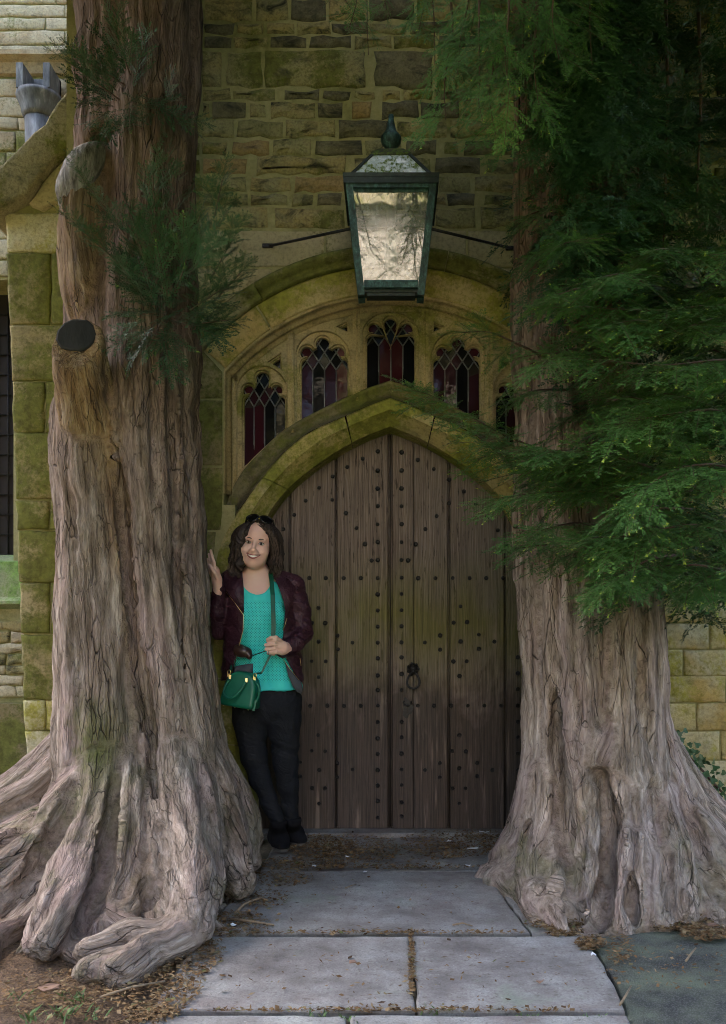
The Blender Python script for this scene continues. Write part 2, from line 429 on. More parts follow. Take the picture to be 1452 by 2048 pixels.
mk = k.rng(n, .46, .58)
M['lroof'] = k.done(k.mix(mk, k.mix(k.rng(k.noise(p,70,5),.3,.7), (.42,.50,.50), (.75,.82,.86)), k.mix(k.rng(k.noise(p,90,4),.3,.7), (.06,.10,.012), (.20,.27,.04))), k.rng(mk,0,1,.18,.9), k.bump(mk,.5,.004), spec=.7)
k = NM('bulb_glass'); M['bulb'] = k.done((.75,.82,.80), .12, spec=.8)

# ground
k = NM('earth_and_grass'); p = k.pos(); n1 = k.noise(p, 1.3, 6, .6); n2 = k.noise(p, 16, 6, .7); n3 = k.noise(p, 90, 4, .7)
soil = k.mix(k.rng(n2,.3,.72), (.075,.050,.036), (.215,.150,.105)); soil = k.mix(k.rng(n3,.45,.8,0,.7), soil, (.30,.20,.10))
soil = k.mix(k.rng(n3,.30,.48,.7,0), soil, (.035,.025,.02))
grass = k.mix(k.rng(n2,.3,.7), (.045,.075,.018), (.11,.14,.035))
yy = k.sep(p, 1)
gm = k.math('MULTIPLY', k.rng(yy, 1.2, -.8), k.rng(n1,.3,.5,.35,1))
M['earth'] = k.done(k.mix(gm, soil, grass), .95, k.bump(k.math('ADD', k.math('MULTIPLY', n2, 1.0), k.math('MULTIPLY', n3, .5)), .9, .03), spec=.15)
k = NM('flagstone'); p = k.pos(); r = k.rnd(); off = k.n('CombineXYZ'); k.L(k.math('MULTIPLY', r, 31.0), off.inputs[0]); q = k.vadd(p, off.outputs[0])
n1 = k.noise(q, 2.2, 6, .62); n2 = k.noise(q, 9, 7, .68); n3 = k.noise(q, 120, 4, .7); n4 = k.noise(q, 38, 5, .7)
c = k.ramp(k.math('ADD', k.math('MULTIPLY', n1, .65), k.math('MULTIPLY', n2, .35)), [(.36,(.140,.124,.116)), (.47,(.240,.224,.210)), (.56,(.325,.318,.300)), (.68,(.46,.465,.425))])
c = k.mix(k.rng(n3,.40,.72,.0,.55), c, (.10,.085,.08)); c = k.mix(k.rng(n4,.57,.66,0,.6), c, (.10,.085,.07)); c = k.mix(k.rng(n4,.28,.36,.5,0), c, (.48,.49,.46))
c = k.mix(k.rng(k.noise(q,1.4,6,.7),.52,.66,0,.4), c, (.20,.13,.12)); c = k.mix(k.rng(k.noise(q,3.1,7,.7),.58,.72,0,.5), c, (.22,.27,.20))
M['flag'] = k.done(c, k.rng(n2,.3,.7,.72,.9), k.bump(k.math('ADD', k.math('MULTIPLY', n2, 1), k.math('ADD', k.math('MULTIPLY', n3,.25), k.math('MULTIPLY', n4,.4))), .55, .010), spec=.3)
k = NM('flagstone_joint'); n3 = k.noise(k.pos(), 70, 5, .7); M['joint'] = k.done(k.mix(k.rng(n3,.3,.7), (.05,.04,.03), (.15,.13,.08)), .95, k.bump(n3,.8,.01))
k = NM('asphalt'); p = k.pos(); n3 = k.voro(p, 160, 'F1'); n1 = k.noise(p, 3.2, 6, .65); n2 = k.noise(p,200,3,.6)
c = k.mix(k.rng(n1,.40,.62), (.045,.047,.046), (.135,.155,.105)); c = k.mix(k.rng(n3,.2,.6,.5,0), c, (.16,.165,.15)); c = k.mix(k.rng(n2,.55,.75,0,.6), c, (.03,.03,.03))
M['asphalt'] = k.done(c, .9, k.bump(k.math('ADD', n3, n2), .6, .006), spec=.3)
k = NM('yew_litter'); r = k.attr('tint', 'Fac'); M['litter'] = k.done(k.ramp(r, [(.0,(.05,.028,.014)),(.35,(.15,.085,.035)),(.7,(.195,.125,.062)),(.92,(.27,.195,.11)),(1,(.10,.11,.04))]), .85, spec=.2)
k = NM('twig_wood'); n = k.noise(k.pos(), 60, 4); M['twig'] = k.done(k.mix(n, (.12,.08,.05), (.36,.27,.17)), .85)
k = NM('white_petal'); M['white'] = k.done((.72,.74,.78), .7)
k = NM('dead_leaf'); n = k.noise(k.pos(), 40, 4); M['deadleaf'] = k.done(k.mix(n, (.16,.085,.05), (.33,.21,.15)), .8)

# bark: 'bark' holds limb-local coordinates (two across, one along the grain), 'tone' the limb's own character
def m_bark(name, seed, gain=1.0):
    k = NM(name); v = k.attr('bark'); p = k.pos()
    v = k.vadd(v, (seed*3.1, seed*1.7, seed*5.3))
    wv = k.vadd(v, k.map(k.noise(k.map(v, (1,1,.45)), 9, 3, .6, 0, 1), (.040,.040,.06)))
    n1 = k.noise(k.map(wv, (1,1,.10)), 34, 4, .70)            # fibres
    n2 = k.noise(k.map(wv, (1,1,.20)), 9, 4, .62)             # plates
    n3 = k.noise(k.map(wv, (1,1,.07)), 130, 3, .65)           # fine strings
    sm = k.rng(k.attr('seam','Fac'), .10, .75); iso = k.noise(p, 24, 4, .7); iso2 = k.noise(p, 11, 4, .65)
    iso = k.rng(iso, 0, 1, .16, .80); n1 = k.mix(sm, n1, iso); n2 = k.mix(sm, n2, k.rng(iso2, 0, 1, .2, .8)); n3 = k.mix(sm, n3, iso)
    e = k.voro(k.map(wv, (1,1,.11)), 22); e2 = k.voro(k.map(k.vadd(wv,(3,5,1)), (1,1,.22)), 46)
    w1 = k.noise(p, 1.5, 4, .65); w2 = k.noise(p, 5.5, 4, .68)
    c = k.ramp(n1, [(.27,(.045,.034,.027)), (.42,(.165,.130,.102)), (.56,(.280,.230,.190)), (.72,(.50,.430,.375))])
    c = k.mix(k.rng(n2,.38,.66,0,.55), c, k.mix(1.0, c, (1.04,.90,.84), 'MULTIPLY'))
    c = k.mix(1.0, c, (gain, gain, gain), 'MULTIPLY')
    pl = k.noise(k.map(wv, (1,1,.30)), 4.4, 4, .62)
    c = k.mix(k.rng(pl,.50,.62,0,.60), c, k.ramp(n1, [(.3,(.17,.112,.100)), (.7,(.46,.340,.310))]))      # pink freshly shed patches
    c = k.mix(k.rng(k.noise(k.map(k.vadd(wv,(7,2,3)), (1,1,.25)), 5.2, 4, .6),.56,.68,0,.5), c, k.ramp(n1, [(.3,(.13,.120,.095)), (.7,(.38,.355,.30))]))
    crown_shade = k.rng(k.math('ADD', k.sep(p, 2), k.math('MULTIPLY', k.math('SUBTRACT', w1, .5), 1.6)), .9, 2.7)  # bark darkened with height: shade under the crown put into the colour
    c = k.mix(crown_shade, c, k.mix(1.0, c, (.50,.42,.38), 'MULTIPLY'))
    tone = k.math('MULTIPLY', k.attr('tone', 'Fac'), k.rng(n2, .34, .56, .35, 1.0))
    c = k.mix(k.math('MULTIPLY', tone, .80), c, k.ramp(n1, [(.25,(.10,.055,.025)), (.5,(.26,.165,.065)), (.62,(.33,.245,.11)), (.75,(.38,.33,.17))]))
    mossm = k.math('MULTIPLY', k.rng(k.math('ADD', w1, k.math('MULTIPLY', k.math('SUBTRACT', w2, .5), .5)), .50, .64), k.rng(k.attr('moss','Fac'), 0, 1, .0, .9))
    c = k.mix(mossm, c, k.mix(k.rng(n3,.3,.7), (.050,.062,.014), (.165,.180,.045)))
    ck = k.math('MULTIPLY', k.rng(e, .0, .024, 1, 0), k.rng(n2, .42, .58)); ck2 = k.math('MULTIPLY', k.rng(e2, 0, .040, 1, 0), k.rng(w2,.46,.60,0,.5))
    cm = k.math('MULTIPLY', k.math('MAXIMUM', ck, ck2), k.rng(sm, 0, .6, 1, 0))
    c = k.mix(k.math('MULTIPLY', cm, .9), c, (.020,.015,.012))
    c = k.mix(k.rng(n3,.60,.80,0,.35), c, (.48,.41,.37)); c = k.mix(k.rng(n3,.44,.28,0,.5), c, (.05,.038,.033))
    h = k.math('ADD', k.math('MULTIPLY', n1, 1.0), k.math('ADD', k.math('MULTIPLY', n3, .30), k.math('SUBTRACT', k.math('MULTIPLY', n2, .9), k.math('MULTIPLY', cm, .5))))
    return k.done(c, .88, k.bump(h, 1.0, .021), spec=.22)
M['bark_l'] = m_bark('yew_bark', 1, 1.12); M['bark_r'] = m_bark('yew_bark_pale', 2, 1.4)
k = NM('cut_wood'); p = k.pos(); n = k.noise(k.map(p,(1,1,.3)), 30, 5); n2 = k.noise(p, 6, 5); M['cutwood'] = k.done(k.mix(k.rng(n2,.35,.65), k.mix(n,(.020,.021,.021),(.048,.048,.047)), k.mix(n,(.012,.012,.012),(.032,.032,.031))), .8, k.bump(n,.6,.008), spec=.1)
k = NM('bleached_wood'); p = k.pos(); n = k.noise(k.map(p,(1,1,.15)), 45, 6, .7); M['bleached'] = k.done(k.ramp(n,[(.34,(.05,.04,.035)),(.5,(.17,.15,.14)),(.72,(.36,.33,.32))]), .7, k.bump(n,1.0,.02))
k = NM('bare_ochre_wood'); p = k.pos(); n = k.noise(k.map(p,(1,1,.2)), 40, 6, .7); n2 = k.noise(p, 9, 5, .65); M['ochrewood'] = k.done(k.mix(k.rng(n2,.52,.62), k.ramp(n,[(.3,(.14,.085,.03)),(.55,(.34,.25,.08)),(.75,(.48,.42,.20))]), (.05,.03,.015)), .85, k.bump(n,.9,.01))

# yew foliage
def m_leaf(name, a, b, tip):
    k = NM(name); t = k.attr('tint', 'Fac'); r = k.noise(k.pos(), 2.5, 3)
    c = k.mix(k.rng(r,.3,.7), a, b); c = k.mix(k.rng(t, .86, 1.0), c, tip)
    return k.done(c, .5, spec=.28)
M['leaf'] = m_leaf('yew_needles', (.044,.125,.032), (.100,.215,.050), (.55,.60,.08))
M['leaf_dark'] = m_leaf('yew_needles_dark', (.018,.056,.020), (.036,.090,.028), (.16,.24,.04))  # darker needle copy; shade of the inner boughs put into its colour
k = NM('yew_twig'); n = k.noise(k.pos(), 60, 4); M['ytwig'] = k.done(k.mix(n, (.045,.026,.018), (.13,.075,.05)), .85)
k = NM('ivy_leaf'); n = k.noise(k.pos(), 20, 3); M['ivy'] = k.done(k.mix(n,(.02,.06,.02),(.07,.15,.06)), .4)
# ------------------------------------------------------------------ the ground and paving
YW = 4.80
def part_root(name, parent):
    o = bpy.data.objects.new(name, None); COL.objects.link(o); o.parent = parent; o.matrix_parent_inverse = Matrix.Translation(-parent.location); o.empty_display_size = .05
    return o
SH = 0.0
def obj_struct(name, me, m, label=None):
    o = obj(name, me, m); o['kind'] = 'structure'
    return o
gx = np.concatenate([np.linspace(-60,-6,10), np.linspace(-5,5,81), np.linspace(6,60,10)])
gy = np.concatenate([np.linspace(-60,-3,12), np.linspace(-2,5,57), np.linspace(6,60,8)])
GX, GY = np.meshgrid(gx, gy, indexing='ij'); pts = np.stack([GX.ravel(), GY.ravel(), GX.ravel()*0], 1)
gz = fbm(pts*1.7, 4, 3)*.022 + fbm(pts*6, 3, 9)*.008 - .045
gz += .055*np.clip((-pts[:,0]-.85)/.6, 0, 1)*np.clip((pts[:,1]-1.5)/1.5, 0, 1)
pts[:,2] = gz
nx, ny = len(gx), len(gy); I = np.arange(nx*ny).reshape(nx, ny)
F = np.stack([I[:-1,:-1].ravel(), I[1:,:-1].ravel(), I[1:,1:].ravel(), I[:-1,1:].ravel()], 1)
ground = obj_struct('ground', mesh_np('ground', pts, F), M['earth'])

path = bpy.data.objects.new('stone_path', None); COL.objects.link(path); path['kind'] = 'structure'
def slab(poly, top=0.0, th=.07, m='flag', seed=0, parent=path, name='flagstone', jit=.006, bev=.008):
    rr = random.Random(seed); pts2 = []
    n = len(poly)
    for i in range(n):
        a = Vector(poly[i][:2]); b = Vector(poly[(i+1) % n][:2]); L = (b-a).length; s = max(2, int(L/.07))
        nn = Vector((-(b-a).y, (b-a).x)).normalized()
        for j in range(s):
            pts2.append(a + (b-a)*(j/s) + (nn*rr.uniform(-jit, jit) if j else Vector((0,0))))
    cen = sum(pts2, Vector((0,0)))/len(pts2)
    rings = [(-th, 0), (-bev, 0), (-bev*.3, bev*.5), (0, bev*1.4)]; V = []; m_ = len(pts2)
    for dz, ins in rings:
        for p_ in pts2:
            d = (cen - p_); V.append((p_.x + d.x/d.length*ins, p_.y + d.y/d.length*ins, top + dz))
    F = [(r_*m_+i, r_*m_+(i+1) % m_, (r_+1)*m_+(i+1) % m_, (r_+1)*m_+i) for r_ in range(3) for i in range(m_)]
    F.append(tuple(3*m_+i for i in range(m_)))
    return obj(name, mesh_py('flagstone', V, F), M[m], parent)
def G(*pp): return [tuple(PG(x, y)) for x, y in pp]
slab(G((560,1662),(1030,1662),(1062,1737),(520,1737)), -.012, seed=1)                       # littered slab at the threshold
slab(G((500,1742),(972,1742),(1060,1864),(415,1864)), 0.0, seed=2)
slab(G((976,1742),(1085,1742),(1125,1864),(1064,1864)), -.006, seed=12)
slab(G((398,1872),(818,1872),(830,2021),(302,2018)), 0.0, seed=3)
slab(G((824,1872),(1158,1872),(1196,1912),(1228,1968),(1250,2021),(836,2021)), 0.002, seed=4)
slab(G((285,2030),(692,2030),(700,2330),(180,2330)), 0.0, seed=5)
slab(G((700,2030),(1254,2030),(1300,2120),(1360,2330),(708,2330)), 0.001, seed=6)
slab(G((180,2338),(700,2338),(712,3000),(-100,3000)), 0.0, seed=7)
slab(G((708,2338),(1362,2338),(1600,3000),(720,3000)), 0.0, seed=8)
bed = slab(G((540,1655),(1060,1655),(1150,1868),(1262,2040),(1640,3050),(-140,3050),(290,2040)), -.022, .03, 'joint', name='path_bed', seed=9)
tar = slab(G((1175,1868),(1330,1852),(1700,1890),(2600,1900),(3200,3200),(1690,3150),(1268,2060),(1240,1985),(1204,1915)), -.012, .05, 'asphalt', name='asphalt_path', parent=None, seed=10, bev=.012)
tar['kind'] = 'structure'

# ------------------------------------------------------------------ the porch
porch = thing('church_porch', 'old mossy stone church porch wall with pointed doorway between the two yew trees', 'building', (0, YW, 0))
def arcxy(rpx, ang, Y=YW, cx=782, cy=1026.6):
    """ang from vertical, left negative"""
    return P(cx + rpx*math.sin(ang), cy - rpx*math.cos(ang), Y)
def stone_mesh(poly, yf, yb, bev=.012, jit=.0, seed=0, sub=3):
    rr = random.Random(seed); pts2 = []; n = len(poly)
    for i in range(n):
        a = Vector(poly[i]); b = Vector(poly[(i+1) % n]); d = b - a; L = d.length
        s = max(1, min(sub, int(L/.06))); nn = Vector((-d.y, d.x))/(L+1e-9)
        for j in range(s): pts2.append(a + d*(j/s) + nn*rr.uniform(-jit, jit))
    m_ = len(pts2); cen = sum(pts2, Vector((0,0)))/m_
    A = sum(pts2[i].x*pts2[(i+1) % m_].y - pts2[(i+1) % m_].x*pts2[i].y for i in range(m_))
    sg = 1 if A > 0 else -1
    V = []
    def ring(y, ins, dj=0):
        for i in range(m_):
            a = pts2[i-1]; b = pts2[i]; c_ = pts2[(i+1) % m_]
            n1 = Vector((-(b-a).y, (b-a).x)).normalized()*sg; n2 = Vector((-(c_-b).y, (c_-b).x)).normalized()*sg
            nn = n1 + n2; l = nn.length; nn = nn/l*min(1.4, 2/l) if l > 1e-6 else n1
            q = b + nn*ins; V.append((q.x, y + (rr.uniform(-dj, dj) if dj else 0), q.y))
    ring(yb, 0); ring(yf + bev*.8, 0); ring(yf + bev*.22, bev*.45); ring(yf, bev*1.3, min(bev*.25, .004))
    F = [(r_*m_+i, r_*m_+(i+1) % m_, (r_+1)*m_+(i+1) % m_, (r_+1)*m_+i) for r_ in range(3) for i in range(m_)]
    V.append((cen.x, yf - rr.uniform(0, min(bev*.3, .005)), cen.y)); c0 = len(V)-1
    F += [(3*m_+i, 3*m_+(i+1) % m_, c0) for i in range(m_)]
    if sg > 0: pass
    else: F = [tuple(reversed(f)) for f in F]
    return mesh_py('stone', V, F, True)
HOODR, HOODA = 527, R(51)
hz0 = P(782, 1026.6, YW)
def hood_top(x):
    r_ = HOODR*YW/FPX; dx = x - hz0.x
    if abs(dx) > r_*math.sin(HOODA): return -9
    return hz0.z + math.sqrt(r_*r_ - dx*dx)
# core with the opening, carries the mortar
arcL = [arcxy(447, R(a)) for a in np.linspace(-48.5, 48.5, 33)]
xl, zl = XZ(447, 742, YW); xr, zr = XZ(1117, 742, YW); xj, zj = XZ(470, 1010, YW); xk = XZ(1094, 1010, YW)[0]
PXL, PXR, PZT = -1.72, 2.35, 5.6
core = [(PXL,0),(PXL,PZT),((PXL+PXR)/2, PZT+2.2),(PXR,PZT),(PXR,0),(xk,0),(xk,zj),(xr,zj)] + [(v.x, v.z) for v in reversed(arcL)] + [(xl,zj),(xj,zj),(xj,0)]
fw = obj('front_wall', MB().prism(core, YW, 5.30).mesh(), M['mortar'], porch)
obj('side_wall', MB().box((PXL, 5.301, 0), (PXL+.4, 7.0, PZT)).mesh(), M['far'], porch)
obj('side_wall', MB().box((PXR-.4, 5.301, 0), (PXR, 7.0, PZT)).mesh(), M['far'], porch)
rf = MB(); cxm = (PXL+PXR)/2
for sgn in (-1, 1):
    x0 = cxm + sgn*(PXR-PXL)/2 + sgn*.2
    rf.add([(x0,4.65,PZT-.2),(cxm,4.65,PZT+2.35),(cxm,7.2,PZT+2.35),(x0,7.2,PZT-.2),(x0,4.65,PZT-.1),(cxm,4.65,PZT+2.47),(cxm,7.2,PZT+2.47),(x0,7.2,PZT-.1)],
           [(0,1,2,3),(4,5,6,7),(0,1,5,4),(1,2,6,5),(2,3,7,6),(3,0,4,7)])
obj('roof', rf.mesh(), M['coping'], porch)
obj('back_wall', MB().box((PXL+.401, 6.2, 0), (PXR-.401, 6.3, PZT)).mesh(), M['gap'], porch)

def zx(v): return 380 + v/2.135          # rows read off an enlarged view of the wall
def put_stone(x0, y0, x1, y1, mk='rubble', seed=0, gap=3.0, jit=.010, bev=.016, proud=.014, parent=fw):
    """pixel rectangle on the wall plane"""
    a = XZ(x0+gap, y1-gap*.6, YW); b = XZ(x1-gap, y0+gap*.6, YW)
    if b[0]-a[0] < .02 or b[1]-a[1] < .015: return
    n = max(2, int((b[0]-a[0])/.05)); xs = np.linspace(a[0], b[0], n+1)
    bot = [max(a[1], hood_top(x)+.006) for x in xs]
    if min(b[1]-q for q in bot) < .012:
        keep = [i for i in range(n+1) if b[1]-bot[i] > .014]
        if len(keep) < 2: return
        xs = xs[keep[0]:keep[-1]+1]; bot = bot[keep[0]:keep[-1]+1]
    poly = [(x, z) for x, z in zip(xs, bot)] + [(xs[-1], b[1]), (xs[0], b[1])]
    me = stone_mesh(poly, YW - proud, YW + .02, bev, jit, seed)
    obj('stone', me, M[mk], parent)
rows = [  # y0, y1, [(x0,x1,kind)]  in the enlarged view's units
 (-150,-90,[(-60,150),(155,330,'d'),(335,560),(565,800),(805,1000,'d'),(1005,1230),(1235,1420)]),
 (-85,-10,[(-60,90),(95,300),(305,480,'d'),(485,720),(725,900),(905,1180),(1185,1420)]),
 (-5,92,[(-60,50),(60,270),(278,420),(428,582,'d'),(590,760),(765,960,'d'),(965,1200),(1205,1420)]),
 (95,150,[(-60,55),(62,195,'d'),(200,320),(325,450),(455,600),(605,760,'d'),(765,930),(935,1130,'d'),(1135,1420)]),
 (155,208,[(-60,50),(58,182,'d'),(190,335),(340,500,'d'),(505,690,'d'),(700,860),(868,1050),(1055,1280,'d'),(1285,1420)]),
 (214,376,[(-60,45),(50,138),(152,312),(320,752),(788,1042,'d'),(1052,1250),(1258,1420,'d')]),
 (381,431,[(-60,45),(50,175),(180,368),(400,556,'d'),(562,690,'d'),(695,792),(818,900),(908,1042),(1050,1205,'d'),(1210,1420)]),
 (436,506,[(-60,45),(50,86),(92,242,'d'),(250,326),(340,540),(545,655,'d'),(688,780,'o'),(815,975,'d'),(984,1150,'d'),(1158,1300),(1305,1420)]),
 (511,592,[(-60,45),(50,190),(195,400),(405,622),(634,850,'d'),(880,1100),(1108,1300),(1305,1420)]),
 (600,666,[(-60,45),(50,162),(174,342,'o'),(350,520),(530,735,'d'),(748,830),(840,905),(915,1056,'d'),(1080,1146),(1165,1300,'d'),(1305,1420)]),
 (672,746,[(-60,45),(50,250,'o'),(280,672),(705,800),(810,1030),(1040,1242,'d'),(1260,1420)]),
 (752,822,[(-60,55),(60,240),(250,432),(440,662,'o'),(670,860),(865,1050),(1058,1200),(1212,1420)]),
 (828,880,[(-60,45),(50,250),(255,420),(430,530),(540,652,'d'),(660,860),(865,1090),(1100,1220,'d'),(1250,1420)]),
 (884,978,[(-60,55),(60,336),(360,662),(668,860),(866,1036),(1045,1222),(1240,1420)]),
 (986,1140,[(-60,575,'p'),(580,760,'p'),(1000,1180,'p'),(1186,1420,'p')]),
 (1146,1290,[(-60,350,'p'),(1290,1420,'p')]),
]
sid = 100
KM = {'d': 'rubble_dark', 'o': 'rubble_orange', 'p': 'render'}
for y0, y1, xs in rows:
    for t in xs:
        sid += 1; rr = random.Random(sid)
        mk = KM.get(t[2], 'rubble') if len(t) > 2 else 'rubble'
        dy = rr.uniform(-4, 4) if mk != 'render' else 0
        put_stone(zx(t[0]), (y0+dy)/2.135, zx(t[1]), (y1+rr.uniform(-4, 2))/2.135, mk, sid, gap=1.6 if mk == 'rubble_dark' else (1.0 if mk == 'render' else 1.5),
                  proud=.016 if mk == 'rubble_dark' else .008 if mk == 'render' else .011+rr.uniform(0,.006), bev=.020 if mk != 'render' else .008, jit=.011 if mk != 'render' else .003)
# plain masonry left of the doorway and on the right wing, in courses
def spring(pp, mk, seed):
    me = stone_mesh([XZ(x, y, YW) for x, y in reversed(pp)], YW - .006, YW + .02, .008, .002, seed, 5); obj('stone', me, M[mk], fw)
spring([(300,690),(366,700),(408,705),(445,744),(445,797),(300,797)], 'ashlar', 1)
spring([(300,801),(445,801),(445,931),(300,931)], 'ashlar', 2)
spring([(300,935),(445,935),(445,1008),(440,1060),(300,1060)], 'ashlar', 3)
for i, (y0, y1, xr_) in enumerate([(1064,1180,420),(1184,1290,424),(1294,1420,422),(1424,1540,424),(1544,1700,424)]):
    spring([(250,y0),(xr_+12 if i == 0 else xr_,y0),(xr_,y1),(250,y1)], 'ashlar', 10+i)
spring([(1264,690),(1264,797),(1119,797),(1119,744),(1156,705),(1198,700)][::-1], 'ashlar', 21)
spring([(1119,801),(1264,801),(1264,931),(1119,931)], 'ashlar', 22)
spring([(1119,935),(1264,935),(1264,1060),(1134,1060),(1119,1008)], 'ashlar', 23)
sid = 600
cy_ = [640, 700, 760, 830, 905, 985, 1060, 1130, 1197, 1246, 1299, 1352, 1406, 1462, 1520, 1590, 1680]
for i in range(len(cy_)-1):
    x = 1268 if cy_[i] < 1060 else 1142
    rr = random.Random(i*7+1); xx = x
    cuts = {8: [1262, 1398, 1530], 9: [1290, 1418, 1560], 10: [1240, 1366, 1500], 11: [1300, 1452, 1600], 12: [1250, 1392, 1540], 13: [1300, 1440, 1570]}.get(i)
    if cuts is None:
        cuts = []; c_ = xx
        while c_ < 1630: c_ += rr.uniform(90, 190); cuts.append(c_)
    for c_ in cuts + [1655]:
        if c_ - xx > 20: sid += 1; put_stone(xx, cy_[i], min(c_, 1655), cy_[i+1], 'ashlar_r', sid, gap=1.3, jit=.004, bev=.010, proud=.009)
        xx = c_
# rubble right of the hand-read rows
for (y0, y1) in [(0,60),(64,120),(124,190),(194,250),(254,330),(334,400),(404,470),(474,540),(544,636)]:
    xx = 1050 if y0 > 10 else 1050
    rr = random.Random(y0); xx = 1048
    while xx < 1650:
        c_ = xx + rr.uniform(60, 150); sid += 1; put_stone(xx, y0, min(c_, 1655), y1, 'rubble' if rr.random() < .6 else 'rubble_dark', sid); xx = c_

# outer arch: voussoirs, hood mould
oa = part_root('outer_arch', porch)
def ring_block(r0, r1, a0, a1, yf, yb, bev, seed, mk, parent, name='voussoir', n=7):
    poly = [arcxy(r1, a) for a in np.linspace(a0, a1, n)] + [arcxy(r0, a) for a in np.linspace(a1, a0, n)]
    me = stone_mesh([(v.x, v.z) for v in reversed(poly)], yf, yb, bev, .0015, seed, 2); return obj(name, me, M[mk], parent)
va = [-49, -33.0, -9.3, -.2, 9.6, 33.2, 49]
va = [-49, -33.0, -7.6, 8.4, 32.0, 49]
for i in range(len(va)-1):
    ring_block(440, 494, R(va[i]+.25), R(va[i+1]-.25), YW-.010, YW+.15, .008, i, 'voussoir', oa)
obj('arch_soffit', MB().prism([(v.x, v.z) for v in ([arcxy(446, R(a)) for a in np.linspace(-49,49,33)] + [arcxy(439.2, R(a)) for a in np.linspace(49,-49,33)])], YW+.004, 4.97).mesh(), M['tracery'], porch)
# intrados roll moulding
def sweep(curve, prof, name, m, parent, seed=0):
    """curve: list of (Vector pos(x,z), outward normal(x,z)); prof: list of (offset along normal, y)"""
    V = []; n = len(prof)
    for (c_, nn) in curve:
        for o_, y in prof: V.append((c_[0]+nn[0]*o_, y, c_[1]+nn[1]*o_))
    F = [(i*n+j, i*n+j+1, (i+1)*n+j+1, (i+1)*n+j) for i in range(len(curve)-1) for j in range(n-1)]
    F += [tuple(range(n-1,-1,-1)), tuple((len(curve)-1)*n+j for j in range(n))]
    return obj(name, MBfix(V, F), m, parent)
def MBfix(V, F, smooth=True):
    mb = MB(); mb.add(V, F, smooth); return mb.mesh()
def arc_curve(r_, a0, a1, n=40):
    out_ = []
    for a in np.linspace(a0, a1, n):
        v = arcxy(r_, a); out_.append(((v.x, v.z), (math.sin(a), math.cos(a))))
    return out_
sx = YW/FPX
for i, (a0, a1) in enumerate([(-51,-31.2),(-31,-6.1),(-5.9,12.4),(12.6,34),(34.2,51)]):
    sweep(arc_curve(494.8, R(a0), R(a1), 16), [(0, YW+.01), (0, YW-.03), (4*sx, YW-.045), (9*sx, YW-.03), (13*sx, YW-.055), (20*sx, YW-.085), (27*sx, YW-.085), (33*sx, YW-.06), (34*sx, YW+.01)], 'hood_mould', M['hood'], porch)
# moulded jamb and arch frame round the tracery
def frame_curve():
    pts2 = [XZ(447, 985, YW), XZ(447, 742, YW)] + [(arcxy(439, R(a)).x, arcxy(439, R(a)).z) for a in np.linspace(-48.9, 48.9, 41)] + [XZ(1117, 742, YW), XZ(1117, 985, YW)]
    out_ = []
    for i, p_ in enumerate(pts2):
        a = np.array(pts2[max(i-1,0)]); b = np.array(pts2[min(i+1,len(pts2)-1)]); t = (b-a)/np.linalg.norm(b-a); out_.append((p_, (-t[1], t[0])))
    return out_
sweep(frame_curve(), [(.010, YW+.002), (-.004, YW+.002), (-.010, YW+.018), (-.006, YW+.04), (-.014, YW+.055), (-.028, YW+.065), (-.030, YW+.085), (-.020, YW+.10), (-.030, YW+.115), (-.046, YW+.120), (-.046, YW+.17), (.01, YW+.17)], 'window_frame', M['tracery'], porch)

# door arch: mossy ring, hollow moulding above it
YD = 5.06
inn = [(780,866),(725,888),(672,917),(622,952),(577,992),(545,1035),(527,1080),(520,1130),(518,1200),(518,1290),(518,1400),(518,1520),(518,1668)]
out = [(780,794),(735,811),(693,830),(650,848),(608,870),(560,912),(520,960),(488,1005),(458,1048),(438,1090),(428,1130),(424,1200),(424,1290),(424,1400),(424,1520),(424,1720)]
def resamp(pts2, n):
    q = np.array(smooth_poly(pts2, 8)); s = np.concatenate([[0], np.cumsum(np.linalg.norm(np.diff(q, axis=0), axis=1))])
    return s, q
IN = np.array([XZ(x, y, YD) for x, y in smooth_poly(inn, 8)]); IN[:,1] = np.maximum(IN[:,1], -.05)
OUTc = np.array([XZ(x, y, YW) for x, y in smooth_poly(out, 8)])
def param(c_):
    s = np.concatenate([[0], np.cumsum(np.linalg.norm(np.diff(c_, axis=0), axis=1))]); return s/s[-1]
# match by the springing line so joints stay radial
def at_curve(c_, s_, t): return np.array([np.interp(t, s_, c_[:,0]), np.interp(t, s_, c_[:,1])])
def matched(c_, pts_px, keys):
    return None
s_in = np.concatenate([[0], np.cumsum(np.linalg.norm(np.diff(IN, axis=0), axis=1))])
s_out = np.concatenate([[0], np.cumsum(np.linalg.norm(np.diff(OUTc, axis=0), axis=1))])
def knot(c_, s_, k_): return s_[k_*8]
